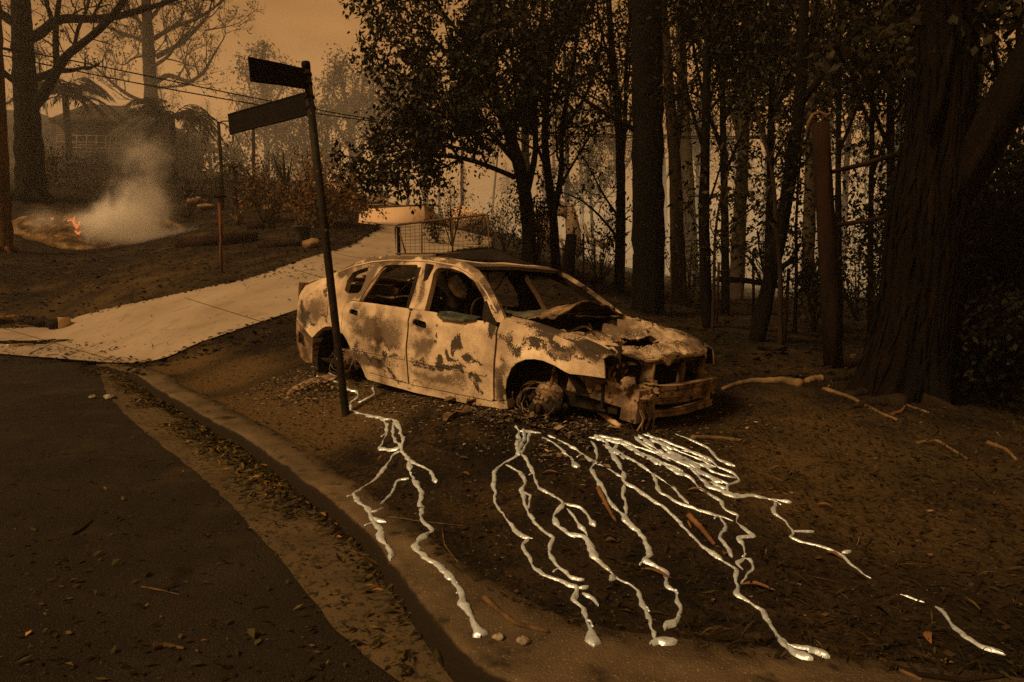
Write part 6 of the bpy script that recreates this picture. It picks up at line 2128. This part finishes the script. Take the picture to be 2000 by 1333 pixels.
for lab, px, py, r in [('rounded sandstone boulder at the driveway edge next to the pot', 610, 484, (.26, .22, .17)), ('flat sandstone rock on the slope behind the bird feeder', 386, 400, (.55, .4, .2)), ('smaller flat rock just right of the larger sandstone rock', 402, 408, (.34, .3, .14)), ('sandstone rock on the slope near the rusty bushes', 532, 412, (.4, .3, .18)), ('brown rock half buried right of the sandstone rock', 550, 412, (.36, .3, .18))]:
    g_ = G(px, py)[0]
    mb = MB()
    blob(mb, g_ + (0, 0, r[2] * .5), r, 16, 10, .3, px)
    tag(mb.build('rock', 'rock'), lab, 'rock')

# ------------------------------------------------------------------ smouldering mound, flames, smoke
mc = W(185, 482, 26)
mcz = gz(mc[0], mc[1])
th = np.linspace(0, 2 * math.pi, 65)[:-1]
rows = []
for q in np.linspace(1, 0, 18):
    rr = 1 + .12 * fbm(np.cos(th) * 2 + 5, np.sin(th) * 2 + 5, 141)
    x = mc[0] + 3.3 * q * rr * np.cos(th) - .35 * (1 - q)
    y = mc[1] + 1.9 * q * rr * np.sin(th)
    h = (1 - q ** 1.5) * .95 + .16 * fbm(x * 1.4, y * 1.4, 143) * sstep(1, .8, q) - .08
    row = np.stack([x, y, surf(x, y) + h], 1)
    rows.append(np.concatenate([row, row[:1]]))
mb = MB()
mb.grid(np.array(rows))
for k in range(90):      # sticks poking out of the heap
    a = rnd.uniform(0, 6.28)
    q = rnd.uniform(.1, .9)
    p = np.array([mc[0] + 3.1 * q * math.cos(a), mc[1] + 1.8 * q * math.sin(a), 0])
    p[2] = gz(p[0], p[1]) + (1 - q ** 1.5) * .85
    d = RNG.normal(size=3) * (.5, .4, .25)
    mb.tube([p - d * .5, p, p + d * .6], .018, 5, jit=.2)
tag(mb.build('smouldering_heap', 'straw'), 'low smouldering heap of burnt straw and brush on the left yard', 'burnt heap')
mb = MB()
for k in range(14):
    a = W(rnd.uniform(52, 92), rnd.uniform(452, 480), 26.5)
    blob(mb, a, (.30, .25, .28), seed=k)
tag(mb.build('charred_heap', 'char'), 'black charred clump at the left end of the smouldering heap', 'burnt heap')


def flame(px, py, D, h, w_, seed):
    p = W(px, py, D)
    o = MB()
    q = np.linspace(0, 1, 9)
    for s in range(2):
        ph = seed + s * 2.1
        P = np.stack([p[0] + w_ * .8 * (s - .5) + .05 * np.sin(q * 5 + ph), p[1] + .05 * np.cos(q * 4 + ph), p[2] + q * h * (1 - .25 * s)], 1)
        o.tube(P, w_ * .45 * np.sin(np.clip(q * .85 + .15, 0, 1) * math.pi) ** .8 + .004, 7)
    return o


for lab, a in [('tallest orange flame on the smouldering heap', (151, 452, 25.2, .55, .10, 1)), ('small orange flame left of the tallest flame', (137, 438, 25.4, .22, .06, 3)), ('faint orange flame at the left end of the heap', (104, 436, 25.6, .20, .07, 5)), ('low ember flame below the tallest flame', (153, 458, 24.6, .13, .06, 7))]:
    tag(flame(*a).build('flame', 'flame'), lab, 'flame')


def smoke(name, c, half, blobs, dens, colr, rot=(0, 0, 0), nscale=1.6, aniso=.2, thr=(.40, .68), ragged=0.):
    mb = MB()
    mb.box((0, 0, 0), (half[0] * 2, half[1] * 2, half[2] * 2))
    m = bpy.data.materials.new(name)
    m.use_nodes = True
    t = m.node_tree
    t.nodes.clear()
    n_, l_ = t.nodes.new, t.links.new
    o_ = n_('ShaderNodeOutputMaterial')
    v = n_('ShaderNodeVolumePrincipled')
    l_(v.outputs[0], o_.inputs['Volume'])
    v.inputs['Color'].default_value = (*colr, 1)
    v.inputs['Anisotropy'].default_value = aniso
    tc_ = n_('ShaderNodeTexCoord')
    nz = n_('ShaderNodeTexNoise')
    nz.inputs['Scale'].default_value = nscale
    nz.inputs['Detail'].default_value = 7
    nz.inputs['Roughness'].default_value = .58
    nz.inputs['Distortion'].default_value = 1.1
    l_(tc_.outputs['Object'], nz.inputs['Vector'])
    total = None
    for (bx, by, bz_), (rx_, ry_, rz_), k in blobs:
        mpn = n_('ShaderNodeMapping')
        mpn.vector_type = 'TEXTURE'
        mpn.inputs['Location'].default_value = (bx, by, bz_)
        mpn.inputs['Scale'].default_value = (rx_, ry_, rz_)
        l_(tc_.outputs['Object'], mpn.inputs[0])
        ln = n_('ShaderNodeVectorMath')
        ln.operation = 'LENGTH'
        l_(mpn.outputs[0], ln.inputs[0])
        mr_ = n_('ShaderNodeMapRange')
        mr_.interpolation_type = 'SMOOTHERSTEP'
        mr_.inputs[1].default_value = 1.0
        mr_.inputs[2].default_value = 0.0
        mr_.inputs[3].default_value = 0.0
        mr_.inputs[4].default_value = k
        l_(ln.outputs['Value'], mr_.inputs[0])
        if total is None:
            total = mr_.outputs[0]
        else:
            a_ = n_('ShaderNodeMath')
            a_.operation = 'ADD'
            l_(total, a_.inputs[0])
            l_(mr_.outputs[0], a_.inputs[1])
            total = a_.outputs[0]
    if ragged:
        sb_ = n_('ShaderNodeMath')
        sb_.operation = 'MULTIPLY_ADD'          # blob + noise * k
        l_(nz.outputs[0], sb_.inputs[0])
        sb_.inputs[1].default_value = ragged
        l_(total, sb_.inputs[2])
        mr2 = n_('ShaderNodeMapRange')
        mr2.interpolation_type = 'SMOOTHSTEP'
        mr2.inputs[1].default_value = thr[0]
        mr2.inputs[2].default_value = thr[1]
        l_(sb_.outputs[0], mr2.inputs[0])
        lim = n_('ShaderNodeMath')
        lim.operation = 'MULTIPLY'
        l_(mr2.outputs[0], lim.inputs[0])
        fe = n_('ShaderNodeMapRange')
        fe.inputs[2].default_value = .25
        l_(total, fe.inputs[0])
        l_(fe.outputs[0], lim.inputs[1])
        mu = lim
    else:
        mr2 = n_('ShaderNodeMapRange')
        mr2.interpolation_type = 'SMOOTHSTEP'
        mr2.inputs[1].default_value = thr[0]
        mr2.inputs[2].default_value = thr[1]
        mr2.inputs[3].default_value = .06
        mr2.inputs[4].default_value = 1
        l_(nz.outputs[0], mr2.inputs[0])
        mu = n_('ShaderNodeMath')
        mu.operation = 'MULTIPLY'
        l_(total, mu.inputs[0])
        l_(mr2.outputs[0], mu.inputs[1])
    mu2 = n_('ShaderNodeMath')
    mu2.operation = 'MULTIPLY'
    l_(mu.outputs[0], mu2.inputs[0])
    mu2.inputs[1].default_value = dens
    l_(mu2.outputs[0], v.inputs['Density'])
    M[name] = m
    o = mb.build(name, name, sm=False)
    o.location = [float(q) for q in c]
    tag(o, kind='stuff')
    return o


sc_ = W(245, 395, 26)
smoke('smoke', sc_ + (0, -1.0, .9), (4.6, 1.8, 3.6), [((.2, 0, -1.9), (2.6, 1.5, 1.25), .95), ((1.0, 0, -1.2), (2.1, 1.3, 1.4), .42), ((1.1, .1, .6), (1.9, 1.4, 2.9), .27), ((-2.2, 0, -1.7), (1.7, 1.2, .9), .27), ((1.3, -.3, -2.4), (1.5, 1.1, .8), .6), ((2.6, 0, -2.2), (1.6, 1.1, .8), .35)], 2.1, (.95, .94, .91), nscale=.9, aniso=-.25, thr=(.62, 1.65), ragged=1.25)

# smoke hanging over the hill and in the forest
smoke('smoke_bank', (-22, 53, 10), (52, 36, 17), [((0, 0, -3), (50, 35, 16.5), 1.0)], .036, (.92, .90, .86), nscale=.05, thr=(.2, .75))
smoke('forest_smoke', (15, 40, 3), (30, 24, 10), [((0, 0, -2), (30, 23.5, 10.5), 1.0)], .15, (.86, .93, .98), nscale=.06, thr=(.2, .75), aniso=-.15)

# ------------------------------------------------------------------ haze
hz = MB()
hz.box((0, 66, 11), (380, 330, 36))
hm = bpy.data.materials.new('haze')
hm.use_nodes = True
hm.node_tree.nodes.clear()
o_ = hm.node_tree.nodes.new('ShaderNodeOutputMaterial')
v_ = hm.node_tree.nodes.new('ShaderNodeVolumePrincipled')
v_.inputs['Color'].default_value = (.88, .82, .74, 1)
v_.inputs['Density'].default_value = .0011
v_.inputs['Anisotropy'].default_value = .3
hm.node_tree.links.new(v_.outputs[0], o_.inputs['Volume'])
M['haze'] = hm
tag(hz.build('haze', 'haze', sm=False), kind='stuff')

# ------------------------------------------------------------------ litter, debris, leaves
def off_streams(P, d=.05):
    S_ = np.concatenate(STREAM_XY)
    keep = np.ones(len(P), bool)
    for i in range(0, len(P), 2000):
        q = P[i:i + 2000, :2]
        keep[i:i + 2000] = (((q[:, None, :] - S_[None]) ** 2).sum(-1).min(1) > d * d) | (RNG.random(len(q)) < .04)
    return P[keep]


def scatter(name, n, place, size, asp, m, tones, lift=.004, tilt=.25, curl=True):
    P = off_streams(place(n))
    n = len(P)
    P[:, 2] += lift
    a = RNG.uniform(0, 6.283, n)
    D_ = np.stack([np.cos(a), np.sin(a), RNG.normal(size=n) * tilt], 1)
    L_ = size[0] + (size[1] - size[0]) * RNG.random(n) ** 2
    mb = MB()
    Sd = np.stack([-np.sin(a), np.cos(a), RNG.normal(size=n) * tilt], 1)
    Nn = np.array([0, 0, 1.])
    w_ = (L_ * asp * RNG.uniform(.6, 1.3, n))[:, None]
    L1 = L_[:, None]
    bend = RNG.uniform(-.25, .25, (n, 1)) * L1
    up = (np.abs(RNG.normal(size=(n, 1))) * .10 * L1)
    V = np.stack([P - D_ * L1 * .5, P + Sd * (w_ + bend * .3) + Nn * up, P + D_ * L1 * .5 + Sd * bend, P - Sd * (w_ - bend * .3) + Nn * up], 1)
    zmin = V[..., 2].min(1)
    V[..., 2] += np.maximum(0, P[:, 2] - zmin)[:, None]
    k = np.arange(n)[:, None] * 4
    mb.add(V.reshape(-1, 3), np.concatenate([k, k + 1, k + 2, k + 3], 1), None, np.repeat(tones(n), 4))
    return tag(mb.build(name, m, sm=False, tone=True), kind='stuff')


def by_px(boxes):
    def f(n):
        w_ = np.array([b[4] for b in boxes], float)
        idx = RNG.choice(len(boxes), n, p=w_ / w_.sum())
        B = np.array([b[:4] for b in boxes])[idx]
        return G(B[:, 0] + (B[:, 2] - B[:, 0]) * RNG.random(n), B[:, 1] + (B[:, 3] - B[:, 1]) * RNG.random(n))
    return f


def world_box(x0, x1, y0, y1, cond=None):
    def f(n):
        x = RNG.uniform(x0, x1, n)
        y = y0 + (y1 - y0) * RNG.random(n) ** 1.4
        s, kw, kh = kerb_sd(x, y)
        ok = (s > kw + .02) & ~in_poly(x, y, DRPOLY)
        if cond is not None:
            ok &= cond(x, y)
        x, y = x[ok], y[ok]
        return np.stack([x, y, surf(x, y)], 1)
    return f


low = lambda n: np.clip(RNG.beta(2, 4, n), 0, 1)
mid = lambda n: np.clip(RNG.beta(2.2, 2.4, n), 0, 1)
wide = lambda n: RNG.random(n)


def right_side(x, y):
    return RNG.random(len(x)) < np.clip(.25 + .35 * x + .3 * (fbm(x * 1.1, y * 1.1, 151) > -.1), .06, 1)


scatter('leaf_litter', 18000, world_box(-4.5, 6.5, 2.3, 10), (.010, .055), .16, 'litter', low)
scatter('burnt_leaf_litter', 15000, world_box(-1.5, 5.0, 2.2, 6.0, right_side), (.02, .085), .085, 'litter', low, lift=.008, tilt=.35)
scatter('ground_debris', 16000, world_box(-7, 9, 2.3, 16), (.008, .045), .45, 'debris', mid)
scatter('yard_debris', 7000, world_box(-16, -3, 10, 26), (.03, .16), .35, 'debris', mid)
scatter('forest_litter', 7000, world_box(-2, 12, 7, 22), (.03, .16), .25, 'debris', low)


scatter('dry_grass_litter', 6500, world_box(-1.5, 6.5, 2.3, 9, right_side), (.04, .17), .018, 'debris', lambda n: np.clip(RNG.beta(3, 2.0, n), 0, 1), lift=.006, tilt=.12)


def gutter_place(n):
    k = RNG.choice(len(KL), n, p=None)
    k = np.clip((RNG.normal(size=n) * 14 + RNG.choice([i0 + 22, i0 + 40, i0 + 55], n)).astype(int), i0, len(KL) - 1)
    o = -np.abs(RNG.normal(size=n)) * .13 - .01
    wv_ = np.where(vnoise(k * .21, k * 0 + 2, 7) > -.55, 1, .35)
    p = KL[k, :2] + KN[k] * (o * wv_)[:, None] + RNG.normal(size=(n, 2)) * .03
    s = kerb_sd(p[:, 0], p[:, 1])[0]
    p = p[s < -.01]
    z = road_z(p[:, 0], p[:, 1]) + .006 + RNG.random(len(p)) * .045 * np.exp(-np.abs(kerb_sd(p[:, 0], p[:, 1])[0]) / .16)
    return np.column_stack([p, z])


scatter('gutter_leaves', 5200, gutter_place, (.025, .095), .16, 'litter', lambda n: np.clip(RNG.beta(2.0, 1.7, n), 0, 1), lift=.004, tilt=.22)


def road_place(n):
    p = G(RNG.uniform(0, 800, n), 690 + 640 * RNG.random(n))
    s = kerb_sd(p[:, 0], p[:, 1])[0]
    return p[s < -.02]


scatter('road_litter', 1500, road_place, (.008, .06), .2, 'litter', lambda n: np.clip(RNG.beta(1.6, 2.2, n), 0, 1))
scatter('driveway_litter', 420, by_px([(60, 620, 640, 700, 1), (420, 500, 760, 620, 1), (700, 440, 800, 500, .3)]), (.02, .14), .10, 'litter', low)
def edge_place(n):
    k = RNG.integers(30, 255, n)
    e = np.where(RNG.random((n, 1)) < .6, DRL_[k, :2], DRR_[k, :2]) + RNG.normal(size=(n, 2)) * .07
    return np.column_stack([e, surf(e[:, 0], e[:, 1])])


scatter('edge_debris', 1500, edge_place, (.03, .14), .4, 'debris', mid, tilt=.15)
scatter('driveway_edge_litter', 700, by_px([(0, 668, 230, 712, 1), (150, 700, 300, 735, 1), (500, 490, 660, 545, .6)]), (.03, .14), .2, 'debris', mid)


def car_place(n):
    x = RNG.uniform(-1.4, 3.9, n)
    y = np.where(RNG.random(n) < .75, -.85 + RNG.normal(size=n) * .28, RNG.uniform(-.8, .8, n))
    P = (CAR_R @ np.stack([x, y, x * 0])).T + CAR_T
    return np.column_stack([P[:, :2], surf(P[:, 0], P[:, 1])])


scatter('ash_bed', 5200, car_place, (.012, .055), .32, 'ash', lambda n: np.clip(RNG.beta(1.6, 1.8, n), 0, 1), lift=.003, tilt=.12)
scatter('ash_bed_fine', 9000, car_place, (.006, .03), .5, 'ash', lambda n: np.clip(RNG.beta(1.5, 2.2, n), 0, 1), lift=.002, tilt=.12)


def hub_place(n):
    c = RNG.choice(3, n)
    cx = np.array([2.75, 3.2, -.15])[c]
    P = (CAR_R @ np.stack([cx + RNG.normal(size=n) * .28, -.95 + RNG.normal(size=n) * .14, cx * 0])).T + CAR_T
    return np.column_stack([P[:, :2], surf(P[:, 0], P[:, 1]) + RNG.random(n) * .03])


scatter('hub_debris', 1800, hub_place, (.02, .085), .22, 'ash', lambda n: np.clip(RNG.beta(1.7, 2.2, n), 0, 1), lift=.003, tilt=.2)

# single leaves, sticks, bark, stones
for lab, px, py, ang, L_, m in [
    ('orange leaf lying across a metal stream in the middle of the net', 1362, 963, -.1, .11, 'bark_strip'), ('orange strip of leaf to the right of the long forked stream', 1480, 1152, -.25, .14, 'bark_strip'),
    ('orange leaf beside the middle lumpy stream', 1282, 1126, -.6, .15, 'bark_strip'), ('small orange leaf between the two middle streams', 1193, 1062, .1, .05, 'bark_strip'),
    ('curved orange leaf near the rightmost silver streak', 1813, 1252, 1.2, .10, 'bark_strip'), ('orange leaf on the thin end of the broad net', 1628, 1090, -.8, .08, 'bark_strip'),
    ('thin orange leaf on the right part of the verge', 1612, 993, -.2, .09, 'bark_strip'), ('dark folded leaf above the second stream', 1074, 928, -.3, .10, 'stick'),
    ('small tan leaf left of the second stream', 909, 931, -.7, .08, 'bark_strip'), ('small tan leaf above the other tan leaf', 904, 900, -.2, .07, 'stick')]:
    g_ = G(px, py)[0]
    q = np.linspace(0, 1, 8)
    d = np.array([math.cos(ang), math.sin(ang), 0])
    n_ = np.array([-d[1], d[0], 0])
    cl = g_ + d * (q[:, None] - .5) * L_ + n_ * (.06 * L_ * np.sin(q * 5))[:, None]
    cl[:, 2] = surf(cl[:, 0], cl[:, 1]) + .012 + .012 * np.sin(q * math.pi)
    wv = .014 * np.sin(np.clip(q * .94 + .03, 0, 1) * math.pi)
    mb = MB()
    mb.grid(np.stack([cl - n_ * wv[:, None] + (0, 0, .004), cl, cl + n_ * wv[:, None] + (0, 0, .004)], 1)[:, ::-1])
    tag(mb.build('fallen_leaf', m, thick=.0015), lab, 'leaf', 'single leaves lying on the verge')


def ground_stick(name, m, label, pts, r0, r1, cat_='stick', lift=.5, group='sticks and branches on the ground'):
    P = np.array(pts, float)
    S = np.concatenate([[0], np.cumsum(np.hypot(*np.diff(P, axis=0).T))])
    q = np.linspace(0, S[-1], 24)
    g_ = G(np.interp(q, S, P[:, 0]), np.interp(q, S, P[:, 1]))
    g_ = smooth(g_, 2)
    r = np.linspace(r0, r1, 24)
    g_[:, 2] = surf(g_[:, 0], g_[:, 1]) + r * lift
    mb = MB()
    mb.tube(g_, r, 7, jit=.18)
    return tag(mb.build(name, m), label, cat_, group)


ground_stick('stick', 'stick', 'crooked brown stick on the kerb top right of the big silver drop', [(946, 1170), (975, 1197), (1010, 1222), (1072, 1236)], .013, .007)
ground_stick('stick', 'stick', 'thin twig beside the left stream, curving down', [(864, 1033), (868, 1065), (895, 1100)], .005, .003)
ground_stick('stick', 'stick', 'long thin twig lying above the left stream twig', [(760, 1010), (830, 1020), (912, 1028)], .004, .002)
ground_stick('bark_strip', 'bark_strip', 'dark strip of bark standing out between the two middle streams', [(1168, 955), (1185, 990), (1203, 1020)], .014, .008)
ground_stick('bark_strip', 'bark_strip', 'brown bark strip inside the long forked stream', [(1345, 1010), (1370, 1035), (1395, 1065)], .018, .010)
ground_stick('bark_strip', 'bark_strip', 'small pale twig next to the brown bark strip', [(1344, 1020), (1350, 1032)], .006, .005)
ground_stick('stick', 'stick', 'reddish twig running right from the broad metal net', [(1440, 962), (1485, 966), (1525, 960), (1540, 968)], .005, .003)
ground_stick('stick', 'stick', 'thin twig curving past the right side of the net', [(1430, 915), (1490, 925), (1530, 940)], .004, .003)
ground_stick('branch', 'bark_brown', 'dead branch lying across the thin end of the broad stream', [(1672, 1098), (1720, 1136), (1770, 1160), (1840, 1182)], .008, .004)
ground_stick('branch', 'bark_brown', 'thick dead branch at the lower right corner, on the kerb', [(1730, 1300), (1790, 1320), (1880, 1332), (1960, 1322)], .011, .008)
ground_stick('branch', 'stick', 'knotty branch beside the thick dead branch at the lower right', [(1720, 1290), (1760, 1312), (1800, 1330)], .008, .006)
ground_stick('stick', 'stick', 'dry twig on the road left of the gutter', [(276, 1147), (320, 1155), (352, 1163)], .005, .003)
ground_stick('stick', 'stick', 'curled dry leaf and stalk on the road near the bottom', [(300, 1268), (320, 1262), (360, 1268)], .014, .005)
ground_stick('stick', 'char', 'forked black twig lying in the middle of the road', [(142, 1045), (160, 1035), (176, 1020), (180, 1016)], .007, .004)
ground_stick('bark_strip', 'bark_strip', 'long reddish bark strip against the kerb near its far end', [(318, 797), (345, 802), (376, 813)], .020, .028)
ground_stick('bark_strip', 'bark_strip', 'tan bark strip among the gutter leaves', [(500, 937), (525, 952), (548, 966)], .016, .010)
ground_stick('tree_root', 'root', 'pale dusty root curving out of the ground right of the car', [(1412, 762), (1440, 752), (1470, 748), (1500, 748), (1530, 748), (1562, 755)], .018, .05, 'root')
ground_stick('tree_root', 'root', 'pale root knuckle next to the dusty root', [(1576, 748), (1590, 744), (1604, 744)], .035, .04, 'root')
ground_stick('tree_root', 'root', 'long thin root running down from the great tree', [(1608, 762), (1660, 778), (1700, 800), (1752, 822)], .022, .010, 'root')
ground_stick('tree_root', 'root', 'thin root in front of the great tree trunk', [(1700, 770), (1760, 790), (1815, 808)], .018, .010, 'root')
ground_stick('tree_root', 'bark_strip', 'reddish forked root scrap below the great tree', [(1742, 812), (1760, 806), (1768, 795)], .018, .010, 'root')
ground_stick('tree_root', 'root', 'root network on the right part of the verge', [(1790, 868), (1830, 862), (1860, 880), (1890, 898)], .014, .006, 'root')
ground_stick('tree_root', 'root', 'short root near the right edge of the verge', [(1930, 868), (1965, 880), (1985, 900)], .018, .010, 'root')
ground_stick('bark_strip', 'root', 'flat pale bark slab lying in front of the bumper', [(1352, 857), (1400, 858), (1455, 864)], .018, .014)
ground_stick('bark_strip', 'wall', 'pale splintered plank under the front bumper', [(1172, 808), (1190, 822), (1210, 836)], .028, .02)
for lab, px, py, s in [('pale pumice stone left of the kerb, beside the big silver drop', 972, 1248, .018), ('rough grey pumice stone on the kerb top', 1022, 1256, .022), ('whitish flat stone in the gutter near the far kerb end', 215, 779, .05), ('brown flat stone at the edge of the gutter', 180, 778, .035)]:
    g_ = G(px, py)[0]
    mb = MB()
    blob(mb, g_ + (0, 0, s * .4), (s * 1.2, s, s * .55), 14, 9, .45, px)
    tag(mb.build('stone', 'stone'), lab, 'stone')
g_ = G(1474, 1250)[0]
mb = MB()
blob(mb, g_ + (0, 0, .010), (.055, .022, .018), 18, 10, .4, 5)
for k in range(60):
    a = RNG.normal(size=3) * (.03, .012, .006) + g_ + (0, 0, .016)
    mb.tube([a, a + RNG.normal(size=3) * (.02, .01, .005)], .0015, 3)
tag(mb.build('bark_clump', 'bark_brown'), 'shaggy brown bark clump beside the long forked stream near the kerb', 'bark')
g_ = G(615, 750)[0]
V, F = flat_mesh([(-.42, -.14), (-.2, -.2), (.1, -.17), (.4, -.08), (.36, .1), (.1, .2), (-.25, .16), (-.44, .02)], [], .05)
mb = MB()
xy = V @ np.array([[.8, -.2], [.3, .9]]) * .75 + g_[:2]
mb.add(np.column_stack([xy, surf(xy[:, 0], xy[:, 1]) + .015 + .012 * fbm(xy[:, 0] * 5, xy[:, 1] * 5, 3)]), None, F)
tag(mb.build('metal_sheet', 'rust', thick=.004), 'flat burnt metal sheet on the ground behind the sign pole', 'sheet')
for lab, px, py, s in [('curled tan scrap of lining on the ground below the front door', 900, 785, .16), ('triangular pale sheet lying below the scrap by the front door', 893, 815, .13), ('crumpled pale scrap in the ash left of the front hub', 935, 792, .12)]:
    g_ = G(px, py)[0]
    mb = MB()
    u = np.linspace(-1, 1, 9)
    A_, B_ = np.meshgrid(u, u, indexing='ij')
    wdt = (1 - .55 * (A_ + 1) / 2)
    sd_ = px % 17
    X_, Y_ = g_[0] + A_ * s * .8, g_[1] + B_ * s * .45 * wdt + A_ * s * .3
    mb.grid(np.stack([X_, Y_, surf(X_, Y_).reshape(X_.shape) + .02 + .03 * fbm(A_ * 1.4 + sd_, B_ * 1.4, sd_) + .02 * B_ ** 2], -1))
    tag(mb.build('scrap', 'root', thick=.003), lab, 'scrap')

# left-hand bits on the driveway edge
g_ = G(112, 640)[0]
rg = empty('burnt_bucket', g_)
tag(rg, 'short black burnt bucket on the driveway edge at the left', 'bucket')
mb = MB()
mb.tube([(0, 0, 0), (0, 0, .01), (0, 0, .19), (0, 0, .20), (0, 0, .19), (0, 0, .03)], [.20, .215, .235, .235, .225, .20], 24, cap=True)
mb.build('bucket', 'char', rg)
mb = MB()
V = np.array([[(.235 * math.cos(a) * k_, .235 * math.sin(a) * k_, z) for z, k_ in ((.0, 1.02), (.1, 1.12), (.20, 1.06), (.235, .95))] for a in np.linspace(-.9, .5, 10)])
mb.grid(V)
mb.build('peeled_skin', 'wall', rg, thick=.012)
mb = MB()
a = np.linspace(0, 6.283, 30)
cx, cy = G(62, 637)[0][:2]
mb.tube(np.stack([cx + .33 * np.cos(a), cy + .2 * np.sin(a), surf(cx + .33 * np.cos(a), cy + .2 * np.sin(a)) + .02], 1), .014, 6)
tag(mb.build('hoop', 'gate'), 'thin metal hoop lying left of the burnt bucket', 'hoop')
for k, (lab, px, py) in enumerate([('crumpled tan debris heap at the left edge above the hoop', 14, 628), ('small charred lump between the debris heap and the hoop', 44, 634)]):
    g_ = G(px, py)[0]
    mb = MB()
    for j in range(7 - 3 * k):
        blob(mb, g_ + RNG.normal(size=3) * (.22, .12, .02) + (0, 0, .06), (.16, .1, .09), seed=j + k * 9, jit=.5)
    tag(mb.build('debris_heap', 'stick' if k == 0 else 'char'), lab, 'debris')
mb = MB()
g_ = G(38, 674)[0]
for k in range(40):
    a = g_ + RNG.normal(size=3) * (.35, .16, .0) + (0, 0, .03)
    mb.tube([a, a + RNG.normal(size=3) * (.2, .09, .03) + (0, 0, .03), a + RNG.normal(size=3) * (.3, .12, .02) + (0, 0, .02)], .008, 4)
tag(mb.build('twig_pile', 'char'), 'black pile of burnt twigs at the left edge of the driveway', 'twigs')
mb = MB()
mb.bar(G(16, 679)[0] + (0, 0, .04), G(62, 677)[0] + (0, 0, .05), .05, .03)
tag(mb.build('board', 'wall', sm=False), 'pale splintered board on the black twig pile', 'board')
